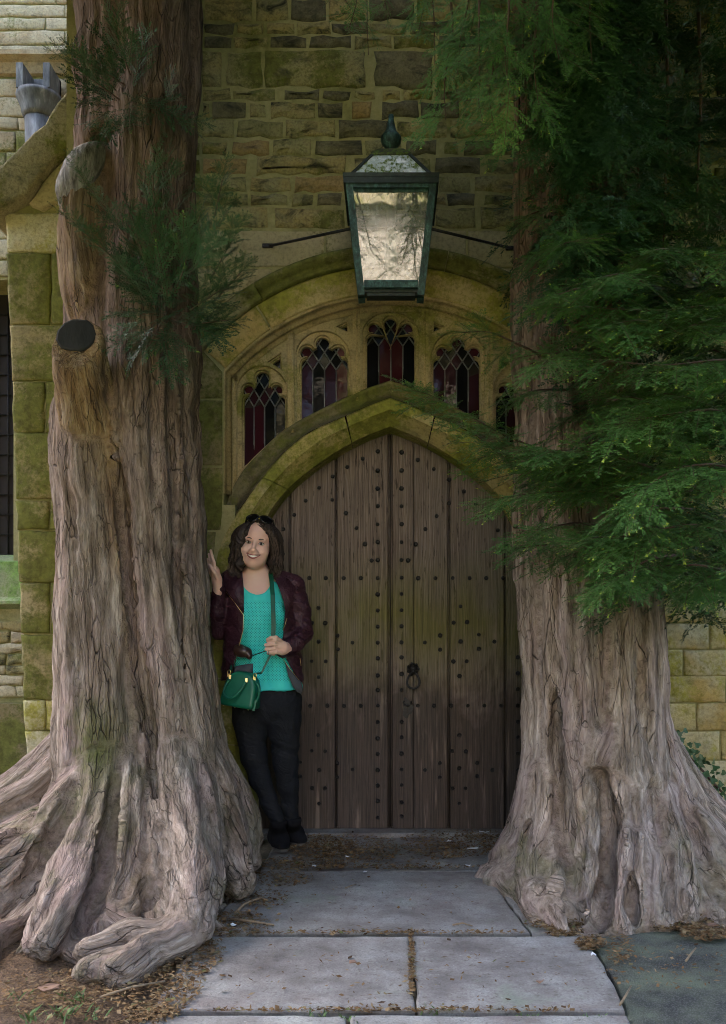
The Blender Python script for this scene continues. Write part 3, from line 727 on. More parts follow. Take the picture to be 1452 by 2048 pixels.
# pairs of knots (inner index, outer index) that face each other
prs = [(0,0),(1,1),(2,4),(3,5),(4,6),(5,7),(6,9),(7,10),(8,11),(9,12),(10,13),(11,14),(12,15)]
ki = [s_in[a*8] for a, b in prs]; ko = [s_out[b*8] for a, b in prs]
def ring_pt(t):
    si = np.interp(t, range(len(prs)), ki); so = np.interp(t, range(len(prs)), ko)
    return at_curve(IN, s_in, si), at_curve(OUTc, s_out, so)
da = part_root('door_arch', porch)
cxd = XZ(780, 0, YD)[0]; cxo = XZ(780, 0, YW)[0]
cuts = [0, 1.35, 3.9, 6.0, 7.4, 8.5, 9.6, 10.7, 12]
for side in (-1, 1):
    for i in range(len(cuts)-1):
        a, b = cuts[i] + (0 if i == 0 else .012), cuts[i+1] - .012
        n = 9; V = []
        for t in np.linspace(a, b, n):
            pi, po = ring_pt(t)
            xi = pi[0] if side < 0 else 2*cxd - pi[0]; xo = po[0] if side < 0 else 2*cxo - po[0]
            zi, zo = pi[1], po[1]; d = np.array([xo-xi, zo-zi]); L = np.linalg.norm(d); u = d/L
            j = .003*math.sin(t*9+i)
            prof = [(L, YW+.10), (L, YW+.012), (L-.012, YW-.002), (L*.5, YW-.004+j), (.085, YW+.0), (.070, YW+.012), (.012, YW+.085), (0, YW+.10), (0, YD+.10)]
            for o_, y in prof: V.append((xi+u[0]*o_, y, zi+u[1]*o_))
        m_ = len(prof)
        F = [(r_*m_+c_, r_*m_+c_+1, (r_+1)*m_+c_+1, (r_+1)*m_+c_) for r_ in range(n-1) for c_ in range(m_-1)]
        F += [tuple(range(m_)), tuple((n-1)*m_+c_ for c_ in reversed(range(m_)))]
        if i == 0 and side == 1:
            pass
        obj('arch_stone', MBfix(V, F, False), M['doorring'], da)
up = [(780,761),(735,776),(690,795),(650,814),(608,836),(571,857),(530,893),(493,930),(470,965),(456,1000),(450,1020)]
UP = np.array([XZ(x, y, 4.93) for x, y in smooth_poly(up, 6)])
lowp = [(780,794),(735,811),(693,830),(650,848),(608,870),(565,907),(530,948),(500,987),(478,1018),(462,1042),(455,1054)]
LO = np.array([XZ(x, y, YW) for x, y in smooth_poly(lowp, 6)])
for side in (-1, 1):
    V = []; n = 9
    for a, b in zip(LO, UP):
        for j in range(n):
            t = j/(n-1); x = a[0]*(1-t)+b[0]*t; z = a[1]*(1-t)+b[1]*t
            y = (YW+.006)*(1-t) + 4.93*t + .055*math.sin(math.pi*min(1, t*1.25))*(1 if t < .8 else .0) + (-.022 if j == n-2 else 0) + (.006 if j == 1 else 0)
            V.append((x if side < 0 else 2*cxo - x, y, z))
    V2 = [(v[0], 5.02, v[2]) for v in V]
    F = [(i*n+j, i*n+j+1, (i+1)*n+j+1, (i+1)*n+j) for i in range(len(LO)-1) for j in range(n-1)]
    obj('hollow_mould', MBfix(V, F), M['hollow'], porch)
    # solid back behind the hollow
# ------------------------------------------------------------------ tracery: nested plates with cut openings
YT = 4.97
def curve_plate(name, outlines, y, thick, bev, m, parent):
    cu = bpy.data.curves.new(name, 'CURVE'); cu.dimensions = '2D'; cu.fill_mode = 'BOTH'; cu.extrude = thick/2; cu.bevel_depth = bev; cu.bevel_resolution = 1; cu.offset = 0
    for ol in outlines:
        sp = cu.splines.new('POLY'); sp.points.add(len(ol)-1); sp.use_cyclic_u = True
        for i, (x, z) in enumerate(ol): sp.points[i].co = (x, z, 0, 1)
    t = bpy.data.objects.new('tmp', cu); COL.objects.link(t)
    dg = bpy.context.evaluated_depsgraph_get(); me = bpy.data.meshes.new_from_object(t.evaluated_get(dg))
    bpy.data.objects.remove(t); bpy.data.curves.remove(cu)
    me.transform(Matrix(((1,0,0,0),(0,0,1,y+thick/2),(0,1,0,0),(0,0,0,1)))); me.flip_normals()
    return obj(name, me, m, parent)
def arcpts(cx, cy, r, a0, a1, n=8):   # px, degrees, y down; 0 = right, 90 = up
    return [(cx + r*math.cos(R(a)), cy - r*math.sin(R(a))) for a in np.linspace(a0, a1, n)]
def trefoil(cx, xl_, xr_, ysh, yl, yt, rl, rt, bl, g=0.0, bmid=None):
    """opening outline in px: sides xl..xr, shoulders at ysh, side lobes at yl, top lobe at yt, bottoms bl=(left y, right y); g grows it"""
    dxl = (xr_-xl_)/2*.66
    pts2 = [(xl_-g, bl[0]+g*.6)]
    pts2 += [(xl_-g, ysh+6)]
    pts2 += arcpts(xl_+12-g*.2, ysh+2, 12+g*.6, 180, 75, 6)
    pts2 += arcpts(cx-dxl, yl, rl+g, 232, 35, 12)
    pts2 += arcpts(cx, yt, rt+g, 208, -28, 14)
    pts2 += arcpts(cx+dxl, yl, rl+g, 145, -52, 12)
    pts2 += arcpts(xr_-12+g*.2, ysh+2, 12+g*.6, 105, 0, 6)
    pts2 += [(xr_+g, ysh+6), (xr_+g, bl[1]+g*.6)]
    if bmid: pts2.append((cx, bmid+g*.6))
    return pts2
LT = [dict(cx=525, xl_=487, xr_=571, ysh=800, yl=781, yt=757, rl=12.5, rt=14.5, bl=(938,862)),
      dict(cx=645, xl_=602, xr_=696, ysh=726, yl=706, yt=688, rl=14, rt=14.5, bl=(842,795)),
      dict(cx=781, xl_=733, xr_=830, ysh=678, yl=657, yt=648, rl=13, rt=13.5, bl=(780,780), bmid=764)]
def mir(pp): return [(1562-x, y) for x, y in reversed(pp)]
def W(pp, Y=YT): return [XZ(x, y, Y) for x, y in pp]
def all_lights(g):
    o_ = [trefoil(g=g, **t) for t in LT]; return o_ + [mir(o_[0]), mir(o_[1])]
def outer_outline(ins):
    """tracery field, px measured at YT"""
    top = [(v.x, v.z) for v in [arcxy(439-ins, R(a)) for a in np.linspace(-47.5, 47.5, 41)]]
    xa, _ = XZ(447+ins, 0, YW); xb, _ = XZ(1117-ins, 0, YW)
    lowl = [(x, z - .012) for x, z in UP[::3]]; lowr = [(2*cxo-x, z) for x, z in lowl]
    lowl = [(max(x, xa), z) for x, z in lowl]; lowr = [(min(x, xb), z) for x, z in lowr]
    return top + list(reversed(lowr))[:-1] + lowl
OO = outer_outline(2)
spand = [[(541,728),(561,714),(562,740),(552,733)], [(676,657.6),(694,649),(696,667),(686,662)]]
spand += [mir(s_) for s_ in spand]
tw = part_root('tracery', porch)
curve_plate('inner_tracery', [OO] + [W(l) for l in all_lights(0)] + [W(s_) for s_ in spand], 4.975, .03, .003, M['tracery'], tw)
curve_plate('cusped_tracery', [OO] + [W(l) for l in all_lights(3.5)] + [W([((x-c0)*1.25+c0, (y-c1)*1.25+c1) for x, y in s_]) for s_ in spand for c0, c1 in [np.mean(s_, axis=0)]], 4.958, .018, .004, M['tracery'], tw)
def headed(cx, xl_, xr_, yspring, ytop, bl, bmid=None):
    """panel with a pointed-round head"""
    w_ = (xr_-xl_)/2; pts2 = [(xl_, bl[0]), (xl_, yspring)]
    for a in np.linspace(180, 0, 22)[1:-1]:
        e = abs(math.cos(R(a))); pts2.append((cx + w_*math.cos(R(a))*(1-.04*math.sin(R(2*a))**2), yspring - (yspring-ytop)*math.sin(R(a))**.9))
    pts2 += [(xr_, yspring), (xr_, bl[1])]
    if bmid: pts2.append((cx, bmid))
    return pts2
H = [headed(525, 474, 577, 786, 733, (958,866)), headed(646, 593, 703, 716, 664, (852,798)), headed(781, 724, 839, 672, 626, (788,788), 772)]
H += [mir(H[0]), mir(H[1])]
curve_plate('arched_tracery', [OO] + [W(l) for l in H] + [W([((x-c0)*1.6+c0, (y-c1)*1.6+c1) for x, y in s_]) for s_ in spand for c0, c1 in [np.mean(s_, axis=0)]], 4.938, .022, .005, M['tracery'], tw)
def panel(x0, x1, yb0, yb1, ins, mid=None):
    """field between mullions under the arch, px"""
    def ytop(x): 
        rr_ = (439-8-ins); dx = x-782; v = 1026.6 - math.sqrt(max(1, rr_*rr_ - (dx*YT/YW)**2)); 
        z = CAM_H + (PY0-v)*YW/FPX; return PY0 - (z-CAM_H)*FPX/YT
    pts2 = [(x0, yb0)] + [(x, ytop(x)) for x in np.linspace(x0, x1, 9)] + [(x1, yb1)]
    if mid: pts2.append(((x0+x1)/2, mid))
    return pts2
PN = [panel(468, 579, 975, 868, 0), panel(590, 706, 856, 802, 0), panel(721, 842, 791, 791, 0, 776)]
PN += [mir(PN[0]), mir(PN[1])]
curve_plate('mullion_frame', [OO] + [W(l) for l in PN], 4.916, .022, .005, M['tracery'], tw)
PN2 = [panel(462, 583, 985, 870, -3), panel(587, 710, 859, 803, -3), panel(718, 845, 793, 793, -3, 778)]
for x in (585, 714, 850, 979):
    xx, zt = XZ(x, 0, 4.92)[0], 0
    yt_ = 1026.6 - math.sqrt(431**2 - ((x-782)*1.0)**2) + 20
    yb_ = {585: 864, 714: 800, 850: 800, 979: 864}[x]
    a = XZ(x, yt_, 4.9); b = XZ(x, yb_, 4.9)
    obj('mullion', MB().tube([(a[0], 4.917, a[1]), (b[0], 4.917, b[1])], .0085, 8).mesh(), M['tracery'], tw)
# leaded glass
def lights_glass(t, mirror, idx):
    cx, xl_, xr_ = t['cx'], t['xl_'], t['xr_']; w_ = (xr_-xl_)/4; ysh = t['ysh']
    v0 = ysh + 14; dv = 17.5; ylow = max(t['bl'])+12; ytop_ = t['yt']-t['rt']-6
    rr = random.Random(idx*11+3); cells = []
    x0 = (xl_+xr_)/2
    for i in range(4):
        c_ = x0 + (i-1.5)*w_; cells.append(([(c_-w_/2, ylow), (c_-w_/2, v0), (c_, v0-dv), (c_+w_/2, v0), (c_+w_/2, ylow)], 'strip', i))
    lv = 0; y = v0
    while y - dv > ytop_ - 20 and lv < 9:
        n = 5 if lv % 2 == 0 else 4
        for i in range(n):
            c_ = x0 + (i-(n-1)/2)*w_
            cells.append(([(c_, y), (c_-w_/2, y-dv), (c_, y-2*dv), (c_+w_/2, y-dv)], 'dia', lv))
        y -= dv; lv += 1
    pal = ['pane_dark','pane_red','pane_plum','pane_dark','pane_blue','pane_plum']
    win = obj('lead_came', lead_mesh(cells, t, mirror), M['lead'], tw)
    for ci, (poly, ty, kx) in enumerate(cells):
        # keep only cells that show through the opening
        cxp = sum(p_[0] for p_ in poly)/len(poly); cyp = sum(p_[1] for p_ in poly)/len(poly)
        if ty == 'dia':
            hw = (xr_-xl_)/2 if cyp > ysh-12 else (xr_-xl_)/2*.95
            if abs(cxp-x0) > hw+2 or cyp < ytop_-4: continue
            mk = rr.choice(['pane_dark','pane_blue','pane_dark','pane_plum'])
            if abs(cyp - t['yl']) < 14 and abs(cxp-x0) > w_*1.2: mk = 'pane_red' if idx != 1 or cxp < x0 else 'pane_pink'
        else:
            mk = {0: ['pane_plum','pane_red','pane_dark','pane_dark'], 1: ['pane_plum','pane_dark','pane_plum','pane_red'], 2: ['pane_dark','pane_red','pane_red','pane_dark'],
                  3: ['pane_plum','pane_dark','pane_plum','pane_plum'], 4: ['pane_plum','pane_red','pane_plum','pane_dark']}[idx][kx]
        if mirror: poly = [(1562-x, y) for x, y in reversed(poly)]
        q = W(poly, 5.004); c0 = np.mean(q, axis=0)
        tx, tz = rr.gauss(0, .04), rr.gauss(.05, .04)
        V = [(x, 5.006 + (x-c0[0])*tx + (z-c0[1])*tz, z) for x, z in q] 
        V += [(x, y+.004, z) for x, y, z in V]; n = len(q)
        F = [tuple(range(n)), tuple(reversed(range(n, 2*n)))] + [(i, i+n, (i+1) % n+n, (i+1) % n) for i in range(n)]
        obj('pane', MBfix(V, F, False), M[mk], tw)
def lead_mesh(cells, t, mirror):
    mb = MB(); seen = set()
    ytop_ = t['yt']-t['rt']-4
    for poly, ty, kx in cells:
        for i in range(len(poly)):
            a, b = poly[i], poly[(i+1) % len(poly)]
            if max(a[1], b[1]) < ytop_: continue
            if max(abs(a[0]-t['cx']), abs(b[0]-t['cx'])) > (t['xr_']-t['xl_'])*.66: continue
            key = tuple(sorted([(round(a[0]), round(a[1])), (round(b[0]), round(b[1]))]))
            if key in seen: continue
            seen.add(key)
            if mirror: a, b = (1562-a[0], a[1]), (1562-b[0], b[1])
            p_, q_ = XZ(*a, 5.0), XZ(*b, 5.0)
            mb.tube([(p_[0], 5.002, p_[1]), (q_[0], 5.002, q_[1])], .0042, 5, smooth=True)
    return mb.mesh(fix=False)
for i, t in enumerate(LT): lights_glass(t, False, i)
lights_glass(LT[1], True, 3); lights_glass(LT[0], True, 4)
curve_plate('dark_backing', [outer_outline(4)], 5.02, .008, 0, M['gap'], tw)

# ------------------------------------------------------------------ the door
INz = IN.copy()
def in_top(x):
    """door head height at x"""
    xx = x if x < cxd else 2*cxd - x
    seg = IN[IN[:,1] > .9]
    o_ = np.argsort(seg[:,0]); return float(np.interp(xx, seg[o_,0], seg[o_,1]))
door = obj('door', MB().prism([(x, z) for x, z in [(cxd-.78,.013),(cxd+.78,.013)] + [(2*cxd-x, z+.03) for x, z in IN[IN[:,1] > .9][::-1][::4]] + [(x, z+.03) for x, z in IN[IN[:,1] > .9][::4]]], YD+.052, YD+.08).mesh(), M['gap'], porch, label='weathered arched oak plank door studded with black iron nails')
def plank(p0, p1, dy=0.0, seed=0):
    x0, x1 = XZ(p0, 0, YD)[0], XZ(p1, 0, YD)[0]
    xs = np.linspace(x0, x1, 9); b = .004
    poly = [(x0, .012), (x1, .012)] + [(x, in_top(x)+.02) for x in reversed(xs)]
    n = len(poly); cx_ = (x0+x1)/2
    def ins(p_, a): return (p_[0] + (a if p_[0] < x0+.006 else -a if p_[0] > x1-.006 else 0), p_[1])
    V = [(x, YD+.05+dy, z) for x, z in poly] + [(x, YD+b*1.2+dy, z) for x, z in poly] + [(*ins(p_, b)[:1], YD+dy, p_[1]) for p_ in poly]
    F = [tuple(reversed(range(n)))] + [(r_*n+i, r_*n+(i+1) % n, (r_+1)*n+(i+1) % n, (r_+1)*n+i) for r_ in range(2) for i in range(n)] + [tuple(2*n+i for i in range(n))]
    obj('plank', MBfix(V, F, False), M['oak'], door)
for i, (a, b, dy) in enumerate([(505,577.5,.004),(582,669.5,.0),(674.5,775.5,.003),(785,826.6,.001),(827.4,895.5,.002),(900.5,1008,.0),(1013,1056,.004)]): plank(a, b, dy, i)
for x, r_ in ((579.8,.0028),(672,.0034),(778.0,.0034),(782.6,.0034),(898,.0034),(1010.5,.0028)):
    X = XZ(x, 0, YD)[0]; obj('bead', MB().tube([(X, YD+.008, .012), (X, YD+.008, in_top(X)+.02)], r_, 6).mesh(), M['oak'] if True else M['gap'], door)
ST = [(638,y) for y in (107,203,293,381,471,560,650,740,821,902,982,1062,1141,1226,1299,1377,1459,1540,1619,1698,1775,1853,1935)]
ST += [(757,y) for y in (112,203,292,381,471,560,650,738,819,900,981,1061,1136,1219,1298,1457,1535,1616,1695,1774,1860,1930)]
ST += [(563,144),(486,185),(413,232),(345,289),(278,353),(221,424),(166,496),(411,349),(479,415),(532,490),(575,570),(608,652)]
ST += [(838,150),(918,195),(994,249),(1068,308),(1129,368),(1185,432),(1238,502),(994,366),(932,430),(876,496),(828,571),(790,652),(1282,577),(1325,655)]
ST += [(x,740) for x in (212,296,379,468,553,840,926,1012,1097,1180,1265)]
ST += [(342,888),(308,964),(375,965),(343,1057),(308,1155),(378,1156),(343,1234),(437,1027),(440,1096),(512,1062),(248,1092),(250,1025)]
ST += [(1052,881),(1017,962),(1084,960),(1052,1056),(950,1026),(873,1062),(950,1097),(1143,1022),(1143,1094),(1221,1057),(1016,1156),(1082,1156),(1047,1229)]
ST += [(x,1377) for x in (301,386,470,553,838,920,1004,1088,1171,1255)]
ST += [(341,1524),(308,1602),(376,1604),(250,1661),(436,1664),(346,1698),(513,1696),(250,1730),(436,1734),(310,1788),(376,1790),(345,1866)]
ST += [(1045,1525),(1011,1603),(1078,1605),(948,1664),(1135,1663),(873,1698),(1045,1690),(1211,1698),(948,1735),(1135,1730),(1012,1790),(1076,1789),(1045,1866)]
ST += [(1338,y) for y in (1135,1215,1295,1377,1457,1535,1616,1698,1775,1853)]
sm = []
for v in range(3):
    rr = random.Random(v); a = .0145; V = []
    for y, s_ in ((.004,1.0),(-.003,1.0),(-.006,.92),(-.012,.52),(-.0135,.42)):
        for q in range(8):
            an = math.pi/4*q + math.pi/8; rad = a*(1.0 if q % 2 == 0 else .98)/max(abs(math.cos(an)), abs(math.sin(an)))*.93
            V.append((rad*s_*math.cos(an)+rr.uniform(-.0008,.0008), y, rad*s_*math.sin(an)+rr.uniform(-.0008,.0008)))
    F = [(r_*8+i, r_*8+(i+1) % 8, (r_+1)*8+(i+1) % 8, (r_+1)*8+i) for r_ in range(4) for i in range(8)] + [tuple(32+i for i in range(8))]
    me = MBfix(V, F, False); me.materials.append(M['iron']); sm.append(me)
for i, (a, b) in enumerate(ST):
    x, z = XZ(500+a/2.498, 860+b/2.498, YD)
    rr = random.Random(i); obj('iron_stud', sm[i % 3], None, door, (x, YD-.001, z), (0, rr.uniform(-.3,.3), 0), (rr.uniform(.74,.98),)*3)
# ring handle with its rose, and the lock plate below
x, z = XZ(826, 1338, YD)
hb_ = MB(); hb_.lathe([(.003,-.016),(.012,-.014),(.018,-.006),(.021,0),(.030,.004),(.034,.010)], (0,0,0), 12)
V = [(v[0]+x, YD-.01+v[2], v[1]+z) for v in hb_.V]; rose = MBfix(V, hb_.F)
hd = obj('ring_handle', rose, M['iron'], door)
ring = [(x + .001 + .034*math.sin(a)*(1-.25*math.cos(a)), YD-.026-.012*(1-math.cos(a))/2, z-.062 + .046*math.cos(a)) for a in np.linspace(.0, 2*math.pi, 29)]
obj('ring', MB().tube(ring, .0062, 8, cap=False).mesh(), M['iron'], door)
kn = MB()
for a in range(7):
    t = 2*math.pi*a/7; kn.lathe([(.001,-.009),(.006,-.006),(.008,0),(.006,.006),(.001,.009)], (x+.030*math.cos(t), YD-.006, z+.030*math.sin(t)), 6)
kn.lathe([(.001,-.014),(.009,-.009),(.012,0),(.009,.009),(.001,.014)], (x, YD-.03, z-.012), 8)
obj('boss', kn.mesh(), M['iron'], door)
x, z = XZ(815, 1416, YD); rr = random.Random(5); lp = []
for q in range(26):
    t = 2*math.pi*q/26; r_ = .034*(1+.20*math.cos(3*t)+.07*math.sin(7*t)); lp.append((x + r_*.85*math.cos(t), z + r_*1.55*math.sin(t)))
lk = obj('lock_plate', MB().prism(lp, YD-.007, YD+.001).mesh(), M['iron'], door)
kh = [(x+.005*math.cos(t), z+.002+.006*math.sin(t)) for t in np.linspace(-.9, math.pi+.9, 9)] + [(x-.006, z-.028), (x+.006, z-.028)]
obj('keyhole', MB().prism(kh, YD-.0085, YD-.006).mesh(), M['gap'], door)
bb = MB()
for q in range(9):
    t = rr.uniform(0, 6.28); bb.lathe([(.001,-.007),(.006,-.004),(.007,0),(.001,.007)], (x+.022*math.cos(t), YD-.008, z+.032+.018*math.sin(t)), 6)
obj('scroll', bb.mesh(), M['iron'], door)
th = obj('threshold', MB().box((cxd-.80, YD-.12, -.03), (cxd+.80, YD+.10, .010), .008).mesh(), M['flag'], porch)
# ------------------------------------------------------------------ buttress at the porch corner
YB = 4.98
bt = thing('stone_buttress', 'mossy green stone buttress with sloping coping left of the big yew trunk', 'buttress', (-2.0, YB, 0))
def bleft(y): return np.interp(y, [395, 650, 1000, 1450, 1700], [8, 20, 32, 50, 58])
bx1 = XZ(190, 0, YB)[0]
cor = [XZ(bleft(y)+3, y, YB) for y in (398, 650, 1000, 1450, 1760)]
obj('core', MB().prism([(bx1, -.1), (bx1, cor[0][1]+.75)] + [XZ(180,175,YB), XZ(10,380,YB)] + cor[:-1] + [(cor[-1][0], -.1)], YB+.012, YB+.55).mesh(), M['mortar'], bt)
by = [432, 500, 580, 655, 752, 765, 835, 915, 1006, 1062, 1170, 1240, 1268, 1400, 1460, 1600, 1760]
by = [425, 505, 650, 762, 865, 1000, 1060, 1165, 1268, 1400, 1462, 1600, 1755]
for i in range(len(by)-1):
    rr = random.Random(i+40); y0, y1 = by[i]+1.2, by[i+1]-1.2
    sp_ = [] if i in (0, 2, 4, 8) else [rr.uniform(88, 125)]
    xs = [None] + sp_ + [185]
    for j in range(len(xs)-1):
        a0 = bleft(y0) if xs[j] is None else xs[j]+1.2; a1 = bleft(y1) if xs[j] is None else xs[j]+1.2; b_ = xs[j+1]-1.2
        me = stone_mesh([XZ(a1, y1, YB), XZ(b_, y1, YB), XZ(b_, y0, YB), XZ(a0, y0, YB)], YB - rr.uniform(.004,.012), YB+.56 if j == 0 else YB+.03, .012, .006, i*5+j, 6)
        obj('stone', me, M['buttress'] if i not in (0, 9, 10) else M['ashlar_r'], bt)
# sloping coping stones
def copst(pp, yf, yb, mk, seed): obj('coping_stone', stone_mesh([XZ(x, y, YB) for x, y in reversed(pp)], yf, yb, .014, .012, seed, 8), M[mk], bt)
copst([(-40,418),(28,338),(104,268),(140,205),(192,152),(230,120),(230,205),(150,300),(64,404),(20,432),(-10,442)], YB-.10, YB+.62, 'coping', 1)
copst([(64,412),(152,304),(232,208),(232,300),(130,402),(88,426)], YB-.045, YB+.55, 'render', 2)

# ------------------------------------------------------------------ aisle wall of the church, beyond the buttress
YA = 7.0
ch = thing('church_building', 'pale sunlit church aisle wall far behind the buttress', 'building', (-4, YA, 0))
wx0, wx1 = XZ(-260, 0, YA)[0], XZ(27, 0, YA)[0]; wz0, wz1 = XZ(0, 1102, YA)[1], XZ(0, 560, YA)[1]
mb = MB(); X0, X1, ZT = -9.0, 9.0, 8.6
mb.box((X0, YA, -.1), (wx0, YA+.6, ZT)); mb.box((wx1, YA, -.1), (X1, YA+.6, ZT)); mb.box((wx0+.001, YA+.001, -.1), (wx1-.001, YA+.6, wz0-.1)); mb.box((wx0+.001, YA+.001, wz1), (wx1-.001, YA+.6, ZT))
aw = obj('aisle_wall', mb.mesh(), M['mortar'], ch); aw['kind'] = 'structure' if False else 'thing'
del aw['kind']
rm = MB(); rm.add([(X0,YA-.25,ZT),(X1,YA-.25,ZT),(X1,12,10.4),(X0,12,10.4),(X0,YA-.25,ZT+.15),(X1,YA-.25,ZT+.15),(X1,12,10.55),(X0,12,10.55)], [(0,1,2,3),(4,5,6,7),(0,1,5,4),(1,2,6,5),(2,3,7,6),(3,0,4,7)])
obj('roof', rm.mesh(), M['coping'], ch)
obj('nave_wall', MB().box((X0, 12.0, -.1), (X1, 12.5, 10.4)).mesh(), M['far'], ch)
ay = [-160, -100, -48, 10, 36, 62, 92, 112]; rr = random.Random(3)
for y0, y1 in zip(ay[:-1], ay[1:]):
    x = -220 + rr.uniform(0, 60)
    while x < 330:
        x2 = x + rr.uniform(80, 190)
        if 150 > x2 > 118: x2 = 130
        me = stone_mesh([XZ(x+1, y1-1, YA), XZ(x2-1, y1-1, YA), XZ(x2-1, y0+1, YA), XZ(x+1, y0+1, YA)], YA-.014, YA+.02, .012, .008, int(x), 4); obj('stone', me, M['far'], aw); x = x2
a = XZ(0, 118, YA); 
sc_ = [( -.001, a[1]-.14), (-.03, a[1]-.13), (-.06, a[1]-.06), (-.11, a[1]-.03), (-.11, a[1]+.005), (-.001, a[1]+.04)]
V = []; 
for x in (X0, XZ(330,0,YA)[0]):
    V += [(x, YA+o_, z) for o_, z in sc_]
n = len(sc_); F = [(i, (i+1) % n, n+(i+1) % n, n+i) for i in range(n)] + [tuple(range(n)), tuple(reversed(range(n, 2*n)))]
obj('string_course', MBfix(V, F, False), M['far'], ch)
ay = [158, 195, 236, 262, 305, 350, 400, 440, 480, 520, 556]
for y0, y1 in zip(ay[:-1], ay[1:]):
    x = -220 + rr.uniform(0, 60)
    while x < 260:
        x2 = x + rr.uniform(50, 130)
        me = stone_mesh([XZ(x+1, y1-1, YA), XZ(x2-1, y1-1, YA), XZ(x2-1, y0+1, YA), XZ(x+1, y0+1, YA)], YA-.018, YA+.02, .014, .01, int(x), 4); obj('stone', me, M['far'] if rr.random() < .7 else M['rubble'], aw); x = x2
ay = [1242, 1262, 1286, 1306, 1330, 1350, 1372, 1395]
for y0, y1 in zip(ay[:-1], ay[1:]):
    x = -160 + rr.uniform(0, 40)
    while x < 130:
        x2 = x + rr.uniform(35, 90)
        me = stone_mesh([XZ(x+1, y1-1, YA), XZ(x2-1, y1-1, YA), XZ(x2-1, y0+1, YA), XZ(x+1, y0+1, YA)], YA-.02, YA+.02, .016, .012, int(x), 4); obj('stone', me, M['rubble'] if rr.random() < .6 else M['far'], aw); x = x2
obj('plinth', MB().box((X0, YA-.16, -.1), (XZ(260,0,YA)[0], YA+.01, XZ(0,1405,YA)[1])).mesh(), M['ashlar'], ch)
# window with a green sloping sill
win = obj('window', MB().box((wx0, YA+.32, wz0-.1), (wx1, YA+.36, wz1)).mesh(), M['gap'], ch)
wl = MB()
for i in range(14):
    x = wx0 + (wx1-wx0)*i/13.0; wl.tube([(x, YA+.31, wz0), (x, YA+.31, wz1)], .006, 5)
for i in range(14):
    z = wz0 + (wz1-wz0)*i/13; wl.tube([(wx0, YA+.311, z), (wx1, YA+.311, z)], .006, 5)
wl_o = obj('lead_lattice', wl.mesh(fix=False), M['iron'], win); wl_o['kind'] = 'stuff'
zs0, zs1, zs2 = XZ(0,1102,YA)[1], XZ(0,1122,YA)[1], XZ(0,1208,YA)[1]
V = []
sp_ = [(.32, zs0), (-.01, zs1), (-.05, zs1-.01), (-.05, zs2+.05), (-.075, zs2+.02), (-.075, zs2), (.0, zs2-.04), (.32, zs2-.04)]
for x in (wx0-.05, wx1+.32): V += [(x, YA+o_, z) for o_, z in sp_]
n = len(sp_); F = [(i, (i+1) % n, n+(i+1) % n, n+i) for i in range(n)] + [tuple(range(n)), tuple(reversed(range(n, 2*n)))]
obj('sill', MBfix(V, F, False), m_stone('algae_sill', [(.25,.30,.14), (.30,.35,.19)], dark=.2, moss=.55, mosscol=(.12,.20,.05)), win)

# lead rainwater head and downpipe
YH = 6.83
hp = thing('rainwater_downpipe', 'grey lead rainwater hopper and downpipe on the aisle wall above the coping', 'downpipe', P(78, 300, YH))
k = NM('lead_grey'); n = k.noise(k.map(k.pos(),(1,1,.3)), 18, 5, .65); M['leadg'] = k.done(k.ramp(n,[(.3,(.05,.052,.052)),(.55,(.13,.135,.135)),(.8,(.34,.35,.35))]), .6, k.bump(n,.3,.004), metal=.1)
c = P(78, 208, YH); s_ = YH/FPX
obj('pipe', MB().tube([(c.x, YH, c.z-.02), (c.x+.02, YH, c.z-1.1), (c.x+.02, YH, .1)], .105, 14).mesh(), M['leadg'], hp)
obj('collar', MB().lathe([(.11,-.13),(.125,-.10),(.13,-.06),(.155,.0),(.165,.02),(.165,.045),(.14,.05)], (c.x, YH, c.z+.01), 18).mesh(), M['leadg'], hp)
bw = MB()
for (x0, x1, y0, y1) in ((-.125,-.075,-.12,.12),(.075,.125,-.12,.12),(-.125,.125,.085,.12)):
    bw.box((c.x+x0, YH+y0, c.z+.055), (c.x+x1, YH+y1, c.z+.24))
obj('hopper', bw.mesh(), M['leadg'], hp)
obj('inner_flap', MB().add([(c.x-.045,YH-.07,c.z+.055),(c.x+.05,YH-.02,c.z+.055),(c.x+.03,YH+.05,c.z+.13),(c.x-.03,YH+.05,c.z+.13),(c.x-.045,YH-.06,c.z+.05),(c.x+.05,YH-.01,c.z+.05),(c.x+.03,YH+.06,c.z+.12),(c.x-.03,YH+.06,c.z+.12)],
    [(0,1,2,3),(7,6,5,4),(0,4,5,1),(1,5,6,2),(2,6,7,3),(3,7,4,0)]).mesh(), M['white'], hp)

# ------------------------------------------------------------------ house across the churchyard (seen in the lantern glass)
hs = thing('stone_house', 'pale coursed stone house reflected in the lantern glass', 'house', (0, -13, 0))
k = NM('coursed_limestone'); p = k.pos(); br = k.n('TexBrick'); k.L(k.map(p, (1,1,1), (R(90),0,0)), br.inputs['Vector']); br.inputs['Scale'].default_value = 1.0
br.inputs['Brick Width'].default_value = .42; br.inputs['Row Height'].default_value = .16; br.inputs['Mortar Size'].default_value = .014
br.inputs['Color1'].default_value = (.50,.46,.38,1); br.inputs['Color2'].default_value = (.60,.56,.47,1); br.inputs['Mortar'].default_value = (.30,.25,.19,1)
nz = k.noise(p, 6, 5, .6); M['house'] = k.done(k.mix(k.rng(nz,.3,.7,0,.4), br.outputs[0], (.50,.40,.32)), .9, k.bump(br.outputs[1], .6, .02))
HX, HY, HZ = 4.6, -13.0, 7.2
